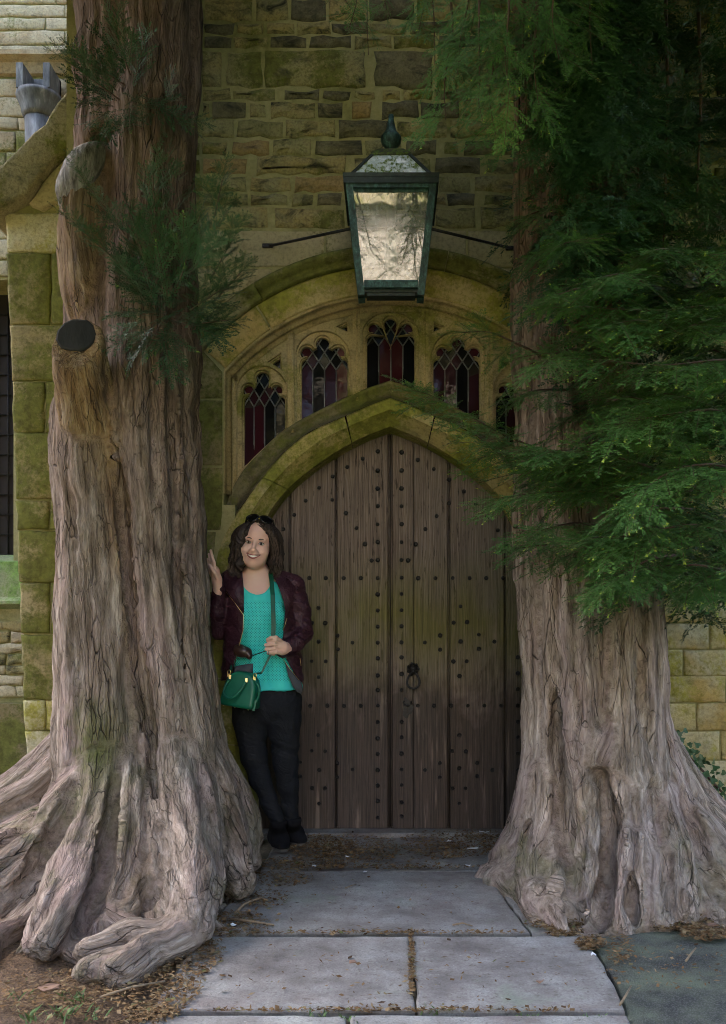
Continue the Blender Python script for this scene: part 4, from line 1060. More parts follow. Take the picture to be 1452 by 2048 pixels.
# wall pieces leave real window openings
wins = [(-3.2,1.0),(-.2,1.0),(3.0,1.0),(-3.2,4.6),(3.2,4.6)]
mb = MB(); mb.box((-HX, HY-6, -.1), (HX, HY, HZ)); obj('wall', mb.mesh(), M['house'], hs)
rm = MB(); rm.add([(-HX-.3,HY+.35,HZ-.1),(HX+.3,HY+.35,HZ-.1),(HX+.3,HY-3,HZ+3.2),(-HX-.3,HY-3,HZ+3.2),(-HX-.3,HY-6.3,HZ-.1),(HX+.3,HY-6.3,HZ-.1)], [(0,1,2,3),(3,2,5,4),(0,3,4),(1,5,2),(0,4,5,1)])
obj('roof', rm.mesh(), M['coping'], hs)
for x, z in wins:
    fo = obj('window', MB().box((x-.55, HY-.01, z), (x+.55, HY+.03, z+1.5), .01).mesh(), M['white'], hs)
    for i in range(2):
        for j in range(3): obj('pane', MB().box((x-.49+i*.5, HY+.02, z+.06+j*.48), (x-.02+i*.5, HY+.034, z+.48+j*.48)).mesh(), M['pane_dark'], hs)
    obj('sill', MB().box((x-.65, HY-.01, z-.12), (x+.65, HY+.12, z-.002), .01).mesh(), M['far'], hs)

# ------------------------------------------------------------------ wall lantern
YL = 4.42; lc = XZ(782, 0, YL)[0]
la = thing('wall_lantern', 'large verdigris copper lantern with glass panes hung above the door', 'lantern', (lc, YL, XZ(0,590,4.2)[1]))
def frus(w0, z0, w1, z1): return (w0, z0, w1, z1)
zb, zt = 1.1+(1270-573)*4.27/1800, 1.1+(1270-362)*4.215/1800      # foot and top of the glazed body
wb_, wt_ = .145, .198
def bodyw(z): return wb_ + (wt_-wb_)*(z-zb)/(zt-zb)
cs = [(-1,-1),(1,-1),(1,1),(-1,1)]
def bar(a, b, w_, name, m='verdi', d=None):
    a = Vector(a); b = Vector(b); t = (b-a).normalized(); d = d or w_
    u = Vector((1,0,0)) if abs(t.x) < .7 else Vector((0,1,0)); u = (u - t*u.dot(t)).normalized(); v = t.cross(u)
    V = []
    for p_ in (a, b):
        for i, j in ((-1,-1),(1,-1),(1,1),(-1,1)): V.append(p_ + u*i*w_ + v*j*d)
    return obj(name, MBfix(V, [(0,1,2,3),(7,6,5,4),(0,4,5,1),(1,5,6,2),(2,6,7,3),(3,7,4,0)], False), M[m], la)
# the back of the case slopes in towards the foot
def cpt(i, z, k_=1.0): return Vector((lc + cs[i][0]*bodyw(z)*k_, YL + (-bodyw(z) if cs[i][1] < 0 else -.055 + .253*(z-zb)/(zt-zb))*k_, z))
for i in range(4):
    bar(cpt(i, zb-.040), cpt(i, zt), .0165, 'corner_post')
    j = (i+1) % 4
    e = Vector(((cs[j][0]-cs[i][0])/2, (cs[j][1]-cs[i][1])/2, 0))
    bar(cpt(i, zb+.006) + e*.017, cpt(j, zb+.006) - e*.017, .013, 'bottom_rail'); bar(cpt(i, zt-.016) + e*.017, cpt(j, zt-.016) - e*.017, .017, 'top_rail')
    # inner bead round each pane
    for z_ in (zb+.026, zt-.040): bar(cpt(i, z_, .985) + e*.018, cpt(j, z_, .985) - e*.018, .005, 'glazing_bead')
    q = [cpt(i, zb+.01, .975), cpt(j, zb+.01, .975), cpt(j, zt-.02, .975), cpt(i, zt-.02, .975)]
    obj('pane', MBfix(q, [(0,1,2,3)], False), M['lglass'], la)
    # cornice with a drip edge
    a, b = cpt(i, zt, 1.0), cpt(j, zt, 1.0)
obj('base_plate', MB().box((lc-wb_*.93, YL-wb_*.93, zb-.022), (lc+wb_*.93, YL-.06, zb-.008)).mesh(), M['verdi_d'], la)
obj('base_box', MB().box((lc-wb_*.80, YL-wb_*.90, zb-.036), (lc+wb_*.80, YL-.065, zb-.0225)).mesh(), M['verdi_d'], la)
def sqring(w_in, w_out, z0, z1, name, m, flare=0):
    V = []
    for w_, z in ((w_in, z0), (w_out, z0), (w_out+flare, z1), (w_in, z1)):
        for a, b in cs: V.append((lc+a*w_, YL+b*w_, z))
    F = [(r_*4+i, r_*4+(i+1) % 4, ((r_+1) % 4)*4+(i+1) % 4, ((r_+1) % 4)*4+i) for r_ in range(4) for i in range(4)]
    return obj(name, MBfix(V, F, False), M[m], la)
sqring(.17, .214, zt+.001, zt+.013, 'cornice', 'verdi_d', .004); sqring(.15, .224, zt+.0135, zt+.030, 'cornice', 'verdi_d', .002); sqring(.2145, .2225, zt-.016, zt+.0125, 'drip_edge', 'verdi_d')
zr0 = zt+.031; zr1 = zr0+.155; wr0, wr1 = .192, .088
for i in range(4):
    j = (i+1) % 4
    q = [Vector((lc+cs[i][0]*wr0, YL+cs[i][1]*wr0, zr0)), Vector((lc+cs[j][0]*wr0, YL+cs[j][1]*wr0, zr0)), Vector((lc+cs[j][0]*wr1, YL+cs[j][1]*wr1, zr1)), Vector((lc+cs[i][0]*wr1, YL+cs[i][1]*wr1, zr1))]
    obj('roof_pane', MBfix(q, [(0,1,2,3)], False), M['lroof'], la)
    bar(q[0], q[3], .007, 'roof_rib', 'verdi_d')
V = []
for w_, z in ((.096, zr1-.004), (.098, zr1+.006), (.060, zr1+.045), (.03, zr1+.055)):
    for a, b in cs: V.append((lc+a*w_, YL+b*w_, z))
k = NM('mossy_copper'); n = k.noise(k.pos(), 45, 5, .7); M['mosscop'] = k.done(k.mix(k.rng(n,.46,.6), (.05,.055,.03), (.10,.15,.02)), .9, k.bump(n,.6,.005))
obj('roof_cap', MBfix(V, [(r_*4+i, r_*4+(i+1) % 4, (r_+1)*4+(i+1) % 4, (r_+1)*4+i) for r_ in range(3) for i in range(4)] + [(0,1,2,3),(12,13,14,15)], False), M['mosscop'], la)
obj('finial', MB().lathe([(.022,0),(.018,.02),(.024,.03),(.046,.055),(.052,.078),(.050,.088),(.040,.100),(.030,.112),(.022,.135),(.016,.165),(.0125,.178),(.015,.186),(.012,.196),(.002,.200)], (lc, YL, zr1+.045), 18).mesh(), M['verdi'], la)
obj('bulb', MB().lathe([(.004,.0),(.022,.006),(.032,.03),(.034,.06),(.030,.11),(.026,.19),(.020,.21)], (lc, YL, zb+.13), 16).mesh(), M['bulb'], la)
obj('bulb_holder', MB().lathe([(.02,.0),(.026,.01),(.024,.10),(.012,.11),(.010,.28)], (lc, YL, zb+.34), 14).mesh(), M['iron'], la)
# stay rods to the wall, and the bracket behind
zs = XZ(0, 458, 4.45)[1]
for px_e, py_e in ((538, 492), (1024, 497)):
    e = P(px_e, py_e, YW-.012); sgn = -1 if px_e < 782 else 1
    a = Vector((lc+sgn*bodyw(zs)*.99, YL+.02, zs))
    obj('stay_rod', MB().tube([a, e], .0075, 8).mesh(), M['iron'], la)
    obj('rod_plate', MB().box((e.x-.035, YW-.020, e.z-.010), (e.x+.022, YW-.0165+.012, e.z+.012), .003).mesh(), M['iron'], la)
obj('wall_bracket', MB().tube([(lc, YL+.12, zt-.02), (lc, YW+.01, zt-.02)], .02, 8).mesh(), M['iron'], la)
# ------------------------------------------------------------------ yew trunks
def lim(*pp, k=.035, tone=0.0):
    """points (px, py, Y, r metres)"""
    return dict(p=[P(a, b, c) for a, b, c, r_ in pp], r=[q[3] for q in pp], k=k, tone=tone)
def build_trunk(limbs, lo, hi, h, extra=None, seed=0, amp=1.0, calm=None):
    g = Grid(lo, hi, h)
    for L in limbs:
        pts2 = np.array([tuple(v) + (r_,) for v, r_ in zip(L['p'], L['r'])])
        pts2 = np.array(smooth_poly(pts2, 4)) if len(pts2) > 2 else pts2
        L['sp'] = pts2
        g.chain(pts2[:, :3], pts2[:, 3], L['k'])
    if extra: extra(g)
    V, F = g.surf(); V = vsmooth(V, F, 2)
    n = len(V); best = np.full(n, 1e9); bark = np.zeros((n, 3)); tone = np.zeros(n); rad = np.zeros(n)
    for li, L in enumerate(limbs):
        q = L['sp']; s0 = 0; U = None
        for i in range(len(q)-1):
            a, b = q[i,:3], q[i+1,:3]; d = b-a; l = np.linalg.norm(d); t_ = d/(l+1e-9)
            if U is None:
                U = np.array([1.,0,0]) if abs(t_[0]) < .8 else np.array([0,1.,0])
            U = U - t_*U.dot(t_); U /= np.linalg.norm(U); W_ = np.cross(t_, U)
            m = max(q[i,3], q[i+1,3])*1.6 + .1
            lo_, hi_ = np.minimum(a, b)-m, np.maximum(a, b)+m
            I = np.where(((V > lo_) & (V < hi_)).all(1))[0]
            if len(I):
                o_ = V[I]-a; tt = np.clip(o_@d/(l*l+1e-9), 0, 1); w_ = o_ - tt[:,None]*d
                dist = np.linalg.norm(w_, axis=1) - (q[i,3]+(q[i+1,3]-q[i,3])*tt)
                J = dist < best[I]; K = I[J]; best[K] = dist[J]
                bark[K,0] = w_[J]@U + li*.37; bark[K,1] = w_[J]@W_; bark[K,2] = s0 + (o_[J]@t_) + li*1.3; tone[K] = L['tone']
            s0 += l
    # sculpt: long ridges along the grain, lumps, shallow bark plates
    N = vnormals(V, F)
    wz = bark + .05*np.stack([fbm(bark*np.array([6,6,2.]), 2, 31+i) for i in range(3)], 1)
    r1 = fbm(wz*np.array([15,15,1.3]), 3, seed); r2 = fbm(wz*np.array([38,38,4.5]), 3, seed+7); lump = fbm(V*4.2, 3, seed+3)
    rid = 1-np.abs(fbm(wz*np.array([9,9,.8]), 2, seed+5))*1.6
    r4_ = 1-np.abs(fbm(wz*np.array([24,24,2.0]), 2, seed+15))*2
    D = amp*(.013*r1 + .006*r2 + .012*lump + .011*rid + .005*r4_)
    jump = np.zeros(n)
    for ax in ((0,1),(1,2),(2,3),(3,0)):
        dj = (np.abs(bark[F[:,ax[0]]]-bark[F[:,ax[1]]]).sum(1) > .12).astype(float)
        np.maximum.at(jump, F[:,ax[0]], dj); np.maximum.at(jump, F[:,ax[1]], dj)
    Ed = np.concatenate([F[:, [0,1]], F[:, [1,2]]]); dg_ = np.bincount(Ed.ravel(), minlength=n)+1e-9
    av = lambda q: (np.bincount(Ed[:,0], q[Ed[:,1]], n) + np.bincount(Ed[:,1], q[Ed[:,0]], n))/dg_
    for _ in range(4): jump = np.maximum(jump, .8*av(jump))
    for _ in range(6): D = D*(1-jump) + av(D)*jump
    if calm is not None:
        for c_, r_ in calm: D = D*(1-np.exp(-((V-np.array(c_))**2).sum(1)/(r_*r_)))
    V = V + N*(D[:,None]-.006)
    # limb edges fade the tone
    E = np.concatenate([F[:, [0,1]], F[:, [1,2]]])
    for _ in range(3):
        deg = np.bincount(E.ravel(), minlength=n)+1e-9
        tone = .5*tone + .5*(np.bincount(E[:,0], tone[E[:,1]], n) + np.bincount(E[:,1], tone[E[:,0]], n))/deg
    build_trunk.seam = np.clip(jump, 0, 1)
    return V, F, bark, tone
def near(V, c, r_): return np.exp(-((V-np.array(c))**2).sum(1)/(r_*r_))
def halfspace(c, nrm, r_):
    c = np.array(c); nrm = np.array(nrm, float); nrm /= np.linalg.norm(nrm)
    def go(g):
        def fn(X, Y, Z):
            dpl = (X-c[0])*nrm[0] + (Y-c[1])*nrm[1] + (Z-c[2])*nrm[2]     # >0 beyond the plane: remove
            dsp = np.sqrt((X-c[0])**2 + (Y-c[1])**2 + (Z-c[2])**2) - r_
            return np.maximum(-dpl, dsp)
        g.func(c-r_-.02, c+r_+.02, fn, .006, True)
    return go

def radial_roots(c0, angs, Rfun, z0, r0, seed, rin=.30, rad=(.085,.030), k=.014):
    """ridged roots running out from the trunk foot; angle 0 faces the camera, positive to the right"""
    rr = random.Random(seed); out_ = []
    for a in angs:
        a = a + rr.uniform(-4, 4); Rm = Rfun(a)*rr.uniform(.88, 1.06); zz = z0*rr.uniform(.75, 1.25)*(1 if abs(a) < 55 else .55); ra = rad[0]*rr.uniform(.8, 1.25); w1, w2 = rr.uniform(-.16, .16), rr.uniform(-.14, .14); ph = rr.uniform(0, 6)
        def pt(t, da=0.0):
            th = R(a) + w1*math.sin(2.6*t+ph) + w2*math.sin(6*t+ph*2)*t + da*max(0, t-.5)*2; q = rin + (Rm-rin)*t
            z = zz*(1-t)**1.9 + .055*(1-t) + .018*math.sin(9*t+ph) - .045*max(0, t-.8)/.2
            return Vector((c0[0]+q*math.sin(th), c0[1]-q*math.cos(th), z))
        ts = [0, .14, .3, .46, .62, .78, .9, 1.0]; rs = [ra*.8, ra, ra*1.0, ra*.92, ra*.8, ra*.66, ra*.5, rad[1]*.8]
        out_.append(dict(p=[pt(t) for t in ts], r=rs, k=k, tone=0.0))
        if rr.random() < .75:
            sg = rr.choice((-1, 1)); ts = [.42, .56, .7, .85, 1.0]
            out_.append(dict(p=[pt(t, sg*rr.uniform(.16,.3)) for t in ts], r=[ra*.75, ra*.7, ra*.58, ra*.45, rad[1]*.6], k=k, tone=0.0))
    return out_
def groove(g, pp, r_, k=.022, out=.30):
    """carve a fold along a line on the bark that faces the camera"""
    q = smooth_poly(pp, 5); ys = np.arange(2.75, 4.77, .012); Yv = []
    for px, py in q:
        X = (px-PX0)*ys/FPX; Z = CAM_H + (PY0-py)*ys/FPX
        I = np.round((np.stack([X, ys, Z], 1)-g.lo)/g.h).astype(int); ok = ((I >= 0) & (I < g.n)).all(1); d = np.full(len(ys), 9.0); J = I[ok]; d[ok] = g.d[J[:,0], J[:,1], J[:,2]]
        hit = np.where(d < 0)[0]; Yv.append(ys[hit[0]] if len(hit) else np.nan)
    Yv = np.array(Yv)
    if np.isnan(Yv).all(): return
    Yv = np.where(np.isnan(Yv), np.nanmean(Yv), Yv)
    for _ in range(2): Yv[1:-1] = .25*Yv[:-2]+.5*Yv[1:-1]+.25*Yv[2:]
    n = len(q); rs = [r_*min(1, .35+2.6*min(i, n-1-i)/n) for i in range(n)]
    g.chain([P(a, b, y-out*r_) for (a, b), y in zip(q, Yv)], rs, k, True)
LL = [
 lim((270,-260,4.42,.28),(272,300,4.42,.27),(260,700,4.40,.29),(262,1100,4.38,.31),(275,1400,4.36,.31),(270,1600,4.34,.29),(260,1760,4.30,.24), k=.06),
 lim((245,-250,4.28,.13),(248,150,4.28,.13),(250,330,4.26,.13),(238,520,4.22,.13),(222,700,4.18,.13),(205,860,4.18,.14)),
 lim((312,-250,4.24,.165),(306,150,4.2,.165),(296,420,4.17,.16),(288,640,4.15,.155),(292,860,4.14,.150),(306,1080,4.12,.152),(330,1290,4.08,.156),(348,1440,4.06,.160),(354,1540,4.02,.168),(358,1640,3.95,.18)),
 lim((352,-250,4.3,.115),(347,200,4.28,.118),(343,560,4.26,.118),(350,860,4.25,.118),(357,1100,4.23,.122),(366,1300,4.2,.125),(380,1450,4.2,.132),(402,1560,4.2,.15)),
 lim((174,800,4.2,.145),(180,930,4.17,.158),(192,1110,4.14,.170),(202,1290,4.10,.178),(206,1430,4.07,.182),(206,1530,4.04,.186),(200,1640,3.98,.20)),
 lim((320,640,4.10,.05),(338,800,4.09,.05),(346,960,4.09,.05),(350,1120,4.09,.05),(362,1300,4.07,.05), k=.02),
 lim((230,680,4.24,.14),(195,600,4.2,.125),(172,510,4.16,.105),(168,410,4.16,.095),(190,318,4.2,.075), k=.04, tone=.5),          # upper sawn limb
 lim((182,860,4.13,.12),(170,790,4.02,.105),(156,712,3.88,.092),(152,664,3.78,.090), k=.04, tone=.8),                          # sawn stub towards the camera
 lim((140,1480,4.4,.09),(80,1545,4.42,.09),(10,1595,4.42,.08),(-90,1640,4.45,.07)),
 lim((118,1530,4.3,.06),(62,1580,4.25,.065),(-10,1620,4.2,.065),(-110,1650,4.2,.06)),
 lim((262,1540,3.93,.07),(258,1640,3.7,.075),(246,1740,3.5,.07),(225,1800,3.36,.05), k=.014),
 lim((300,1580,3.88,.05),(292,1690,3.64,.05),(274,1790,3.42,.05),(246,1826,3.32,.04), k=.012, tone=.25),
 lim((372,1850,3.2,.06),(310,1872,3.10,.048),(262,1870,3.08,.052),(215,1886,3.02,.038),(165,1896,2.98,.03), k=.02),
 lim((376,1866,3.14,.055),(330,1892,3.04,.045),(290,1906,2.98,.056),(262,1928,2.9,.05),(238,1946,2.86,.056), k=.02),
 lim((235,1925,2.9,.05),(190,1935,2.87,.035),(170,1948,2.84,.03), k=.02),
 lim((350,1480,4.0,.10),(360,1590,3.86,.14),(375,1690,3.6,.14),(386,1780,3.36,.12),(384,1850,3.16,.07), k=.02),
 lim((215,1500,3.98,.10),(200,1600,3.86,.14),(176,1700,3.6,.13),(130,1800,3.3,.10),(80,1890,3.05,.06), k=.02),
 lim((398,1500,4.1,.09),(420,1600,3.98,.12),(448,1690,3.84,.11),(474,1760,3.72,.07), k=.02),
 lim((410,1490,4.22,.08),(448,1580,4.2,.10),(476,1650,4.16,.10),(500,1720,4.1,.05), k=.02),
] + radial_roots((-1.17, 4.12), [-100,-88,-76,-65,-54,-44,-34,-25,-16,-8,1,10,20,30,42,55,68,80], lambda a: float(np.interp(a, [-100,-60,-20,0,30,60,90], [1.35,1.35,1.28,1.12,.92,.70,.56])), .36, .1, 5, rin=.26)
cut2c = P(153, 670, 3.83)
def exL(g):
    halfspace(P(200, 300, 4.1), (-.55, -.35, .75), .16)(g)
    halfspace(cut2c, (-.05, -.985, .15), .17)(g)
    # deep fold between the two stems, then shallower ones
    for pp, r_ in (([(238,700),(242,900),(250,1050),(266,1200),(288,1380),(304,1500),(312,1600),(300,1690)],.034), ([(330,560),(342,750),(347,920),(352,1100),(366,1300),(380,1420)],.020), ([(132,860),(140,1000),(150,1150),(156,1300),(160,1400)],.012),
                   ([(300,700),(306,850),(318,1000)],.012), ([(236,1530),(222,1650),(196,1780),(150,1870)],.034), ([(318,1640),(318,1740),(300,1810)],.034), ([(168,1540),(120,1660),(50,1780),(-30,1850)],.034), ([(110,1540),(50,1640),(-40,1740)],.032),
                   ([(398,1540),(424,1650),(436,1760),(432,1830)],.028), ([(428,1530),(462,1640),(484,1740)],.026), ([(340,1540),(338,1640),(352,1760),(360,1820)],.024), ([(262,1580),(262,1680),(240,1790)],.020), ([(90,1620),(20,1720),(-60,1800)],.022), ([(205,1560),(170,1680),(110,1790),(60,1860)],.022)):
        groove(g, pp, r_)
    groove(g, [(240,720),(244,900),(252,1050),(268,1200),(290,1380),(305,1500),(313,1600)], .040, .015, -.8); groove(g, [(334,600),(344,800),(349,1000),(356,1200),(372,1400)], .026, .015, -.7)
    for pp, r_ in (([(236,1560),(222,1660),(196,1780),(150,1880)],.046), ([(318,1640),(314,1740),(296,1815)],.040), ([(150,1570),(110,1670),(40,1790),(-40,1860)],.050), ([(108,1560),(40,1650),(-50,1740)],.045), ([(404,1570),(428,1660),(440,1770),(436,1840)],.040), ([(434,1550),(466,1650),(488,1750)],.036)):
        groove(g, pp, r_, .02, -.2)
V, F, bark, tone = build_trunk(LL, (-2.45, 2.74, -.14), (-.40, 4.78, 5.3), .0135, exL, 3, calm=[(cut2c, .12)])
moss = .38*np.clip(1.1-V[:,2], 0, 1) + 1.1*near(V, P(115,1540,4.0), .26) + .6*near(V, P(160,1500,3.95), .2) + .5*near(V, P(400,1700,3.4), .22) + .7*near(V, P(60,1740,3.4), .25) + .25*near(V, P(330,1900,3.0), .3)
stripe = np.array(smooth_poly([tuple(P(*q))+(w_,) for q, w_ in (((165,770,3.95),.10),((196,860,4.0),.075),((216,960,3.98),.050),((232,1080,3.96),.042),((246,1200,3.93),.038),((258,1330,3.9),.032),((270,1450,3.86),.022))], 5))
for q in stripe: tone = np.maximum(tone, .95*np.exp(-(((V-q[:3])*np.array([1,.35,.6]))**2).sum(1)/(q[3]**2)))
ltree = thing('yew_tree', 'massive old yew trunk with sawn limb stubs and spreading roots beside the woman', 'tree', (-1.2, 4.2, 0), 'ancient yews flanking the door')
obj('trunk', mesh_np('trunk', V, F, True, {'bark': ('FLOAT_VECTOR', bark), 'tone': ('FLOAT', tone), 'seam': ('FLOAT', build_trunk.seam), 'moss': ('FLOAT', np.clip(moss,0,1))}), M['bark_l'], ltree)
# sawn faces
nf = Vector((-.05, -.985, .15)).normalized(); u = nf.cross(Vector((0,0,1))).normalized(); v_ = nf.cross(u); rr = random.Random(4)
V = []
ring_ = [(.084*(1+.05*math.sin(2*a+1)+.04*math.sin(3*a)+rr.uniform(-.04,.03))*math.cos(a)*1.02, .078*(1+.08*math.cos(2*a)+rr.uniform(-.04,.03))*math.sin(a)) for a in np.linspace(0, 2*math.pi, 25)[:-1]]
for s_, o_ in ((1.02,-.03),(1.0,.000),(.90,.004)): V += [cut2c + u*a*s_ + v_*b*s_ + nf*o_ for a, b in ring_]
F = [(r_*24+i, r_*24+(i+1) % 24, (r_+1)*24+(i+1) % 24, (r_+1)*24+i) for r_ in range(2) for i in range(24)] + [tuple(48+i for i in range(24))]
obj('sawn_face', MBfix(V, F, False), M['cutwood'], ltree, label='blackened sawn face of the stub')
c1 = P(184, 345, 4.10); mbz = MB()
bq = np.array(smooth_poly([tuple(P(152,455,4.15))+(.015,), tuple(P(148,405,4.13))+(.075,), tuple(P(156,362,4.12))+(.088,), tuple(P(178,325,4.13))+(.078,), tuple(P(200,303,4.16))+(.05,), tuple(P(214,288,4.18))+(.010,)], 6))
bs_ = MB().tube([tuple(q[:3]) for q in bq], [float(q[3]) for q in bq], 28); bv = np.array(bs_.V); bn = fbm(bv*np.array([30,30,9]), 3, 4)[:,None]; bv = bv + .008*bn*np.array([1,1,.4]); bs_.V = [tuple(v) for v in bv]
obj('bleached_scar', bs_.mesh(), M['bleached'], ltree, label='pale bleached scar on the sawn limb')

RL = [
 lim((1150,-250,4.4,.26),(1150,300,4.4,.26),(1150,700,4.38,.28),(1170,1100,4.35,.31),(1185,1400,4.32,.31),(1190,1580,4.32,.28),(1195,1760,4.30,.22), k=.06),
 lim((1070,-250,4.3,.10),(1072,300,4.25,.10),(1074,650,4.2,.105),(1080,950,4.16,.11),(1086,1200,4.12,.112),(1098,1400,4.08,.11),(1098,1520,4.04,.115),(1076,1630,4.02,.115),(1040,1700,4.1,.10),(1008,1740,4.2,.06), k=.03),
 lim((1140,-250,4.2,.14),(1140,300,4.16,.145),(1140,700,4.1,.15),(1142,950,4.06,.155),(1150,1200,4.02,.158),(1156,1400,3.98,.152),(1160,1510,3.94,.148),(1160,1590,3.86,.118),(1166,1660,3.76,.105),(1178,1740,3.62,.10),(1172,1820,3.5,.085),(1160,1870,3.4,.06), k=.03),
 lim((1210,300,4.25,.13),(1215,700,4.18,.14),(1228,1000,4.1,.152),(1240,1200,4.05,.158),(1246,1390,4.0,.168),(1240,1510,3.94,.172),(1256,1600,3.88,.145),(1276,1700,3.72,.12),(1288,1780,3.56,.105),(1294,1850,3.44,.08), k=.03),
 lim((1285,1000,4.2,.07),(1290,1200,4.15,.075),(1298,1380,4.1,.078),(1308,1490,4.06,.088),(1340,1600,3.98,.10),(1385,1700,3.82,.095),(1412,1780,3.64,.08),(1432,1840,3.5,.06), k=.03),
 lim((1306,1480,4.12,.09),(1356,1600,4.06,.105),(1430,1700,3.96,.105),(1530,1780,3.85,.09), k=.03),
 lim((1312,1470,4.25,.07),(1364,1570,4.3,.085),(1440,1650,4.32,.085),(1560,1720,4.35,.07), k=.03),
 lim((1345,1620,3.95,.09),(1420,1700,3.85,.10),(1480,1780,3.72,.10),(1560,1840,3.6,.08), k=.03),
 lim((1310,1600,3.9,.09),(1345,1700,3.74,.09),(1365,1780,3.56,.075),(1372,1830,3.46,.05), k=.02),
 lim((1230,1560,3.84,.08),(1224,1650,3.72,.07),(1232,1730,3.60,.065),(1224,1800,3.50,.055),(1215,1860,3.40,.05), k=.02),
 lim((1112,1540,4.0,.11),(1104,1640,3.92,.115),(1084,1720,3.80,.105),(1080,1790,3.64,.085),(1095,1830,3.5,.07), k=.03),
 lim((1120,1650,3.88,.08),(1118,1740,3.72,.085),(1114,1800,3.54,.085),(1128,1840,3.42,.070),(1136,1872,3.33,.04), k=.025),
 lim((1080,1790,3.62,.07),(1110,1788,3.50,.07),(1140,1800,3.46,.065),(1160,1850,3.4,.05), k=.02),
 lim((1060,1640,4.08,.08),(1030,1720,4.05,.075),(1020,1770,3.95,.06),(1050,1810,3.75,.055),(1080,1842,3.55,.045), k=.03),
 lim((1250,1690,3.64,.085),(1250,1770,3.5,.08),(1248,1850,3.4,.07), k=.02),
 lim((1320,1720,3.66,.08),(1322,1790,3.5,.07),(1316,1846,3.42,.05), k=.02),
 lim((1405,1760,3.68,.07),(1440,1800,3.6,.08),(1500,1840,3.52,.07), k=.02),
 lim((1225,1420,3.92,.06),(1205,1480,3.86,.075),(1188,1530,3.83,.06), k=.03),
 lim((1290,1290,4.05,.045),(1284,1330,3.99,.055),(1280,1380,4.0,.045), k=.03),
] + radial_roots((.95, 4.15), [-62,-44,-28,-6,12,26,38,50,62,74,86], lambda a: float(np.interp(a, [-90,-45,-20,0,30,60,90], [.45,.62,.86,.74,.80,.95,1.1])), .34, .1, 9, rin=.26, rad=(.075,.028))
def exR(g):
    for pp, r_ in (([(1112,1150),(1110,1320),(1112,1450),(1120,1560),(1128,1650),(1130,1730)],.040), ([(1205,1545),(1212,1610),(1214,1680),(1204,1770),(1196,1840)],.040), ([(1196,950),(1198,1200),(1206,1380),(1210,1460)],.018), ([(1300,1600),(1318,1700),(1332,1800),(1336,1840)],.036),
                   ([(1350,1640),(1378,1730),(1400,1820)],.032), ([(1098,1680),(1088,1750),(1062,1800)],.026), ([(1152,1690),(1150,1780),(1146,1850)],.026), ([(1282,1000),(1284,1200),(1290,1400),(1312,1540)],.020), ([(1262,1720),(1266,1800),(1268,1850)],.024),
                   ([(1070,1580),(1050,1660),(1016,1730)],.020), ([(1360,1540),(1430,1630),(1500,1710)],.026), ([(1410,1690),(1450,1760),(1500,1800)],.024), ([(1230,1580),(1238,1680),(1236,1780)],.020), ([(1150,1100),(1152,1300),(1156,1450)],.010), ([(1060,700),(1062,950),(1066,1200)],.012)):
        groove(g, pp, r_)
    groove(g, [(1180,1548),(1200,1556),(1222,1550)], .03)
    for pp, r_ in (([(1116,1380),(1122,1520),(1130,1640),(1134,1740)],.046), ([(1206,1540),(1213,1600),(1222,1690),(1214,1780)],.044), ([(1304,1560),(1330,1700),(1348,1830)],.046), ([(1366,1580),(1410,1720),(1450,1820)],.042), ([(1262,1600),(1270,1700),(1262,1800),(1266,1850)],.026), ([(1180,1600),(1186,1700),(1176,1800)],.020),
                   ([(1206,1700),(1208,1780),(1202,1856)],.036), ([(1150,1720),(1146,1800),(1150,1850)],.036), ([(1066,1640),(1040,1720),(1024,1790)],.034), ([(1258,1740),(1262,1850)],.03)):
        groove(g, pp, r_, .02, -.3)
V, F, bark, tone = build_trunk(RL, (.36, 3.16, -.14), (2.0, 4.78, 5.3), .0135, exR, 13)
moss = .30*np.clip(.9-V[:,2], 0, 1) + .9*near(V, P(1160,1620,3.7), .17) + .5*near(V, P(1070,1700,3.9), .2) + .4*near(V, P(1330,1720,3.6), .2) + .35*near(V, P(1110,1780,3.5), .15)
tone = .55*near(V, P(1160,1600,3.72), .12)
rtree = thing('yew_tree', 'fluted yew trunk with drooping dark green boughs right of the door', 'tree', (.95, 4.2, 0), 'ancient yews flanking the door')
obj('trunk', mesh_np('trunk', V, F, True, {'bark': ('FLOAT_VECTOR', bark), 'tone': ('FLOAT', tone), 'seam': ('FLOAT', build_trunk.seam), 'moss': ('FLOAT', np.clip(moss,0,1))}), M['bark_r'], rtree)

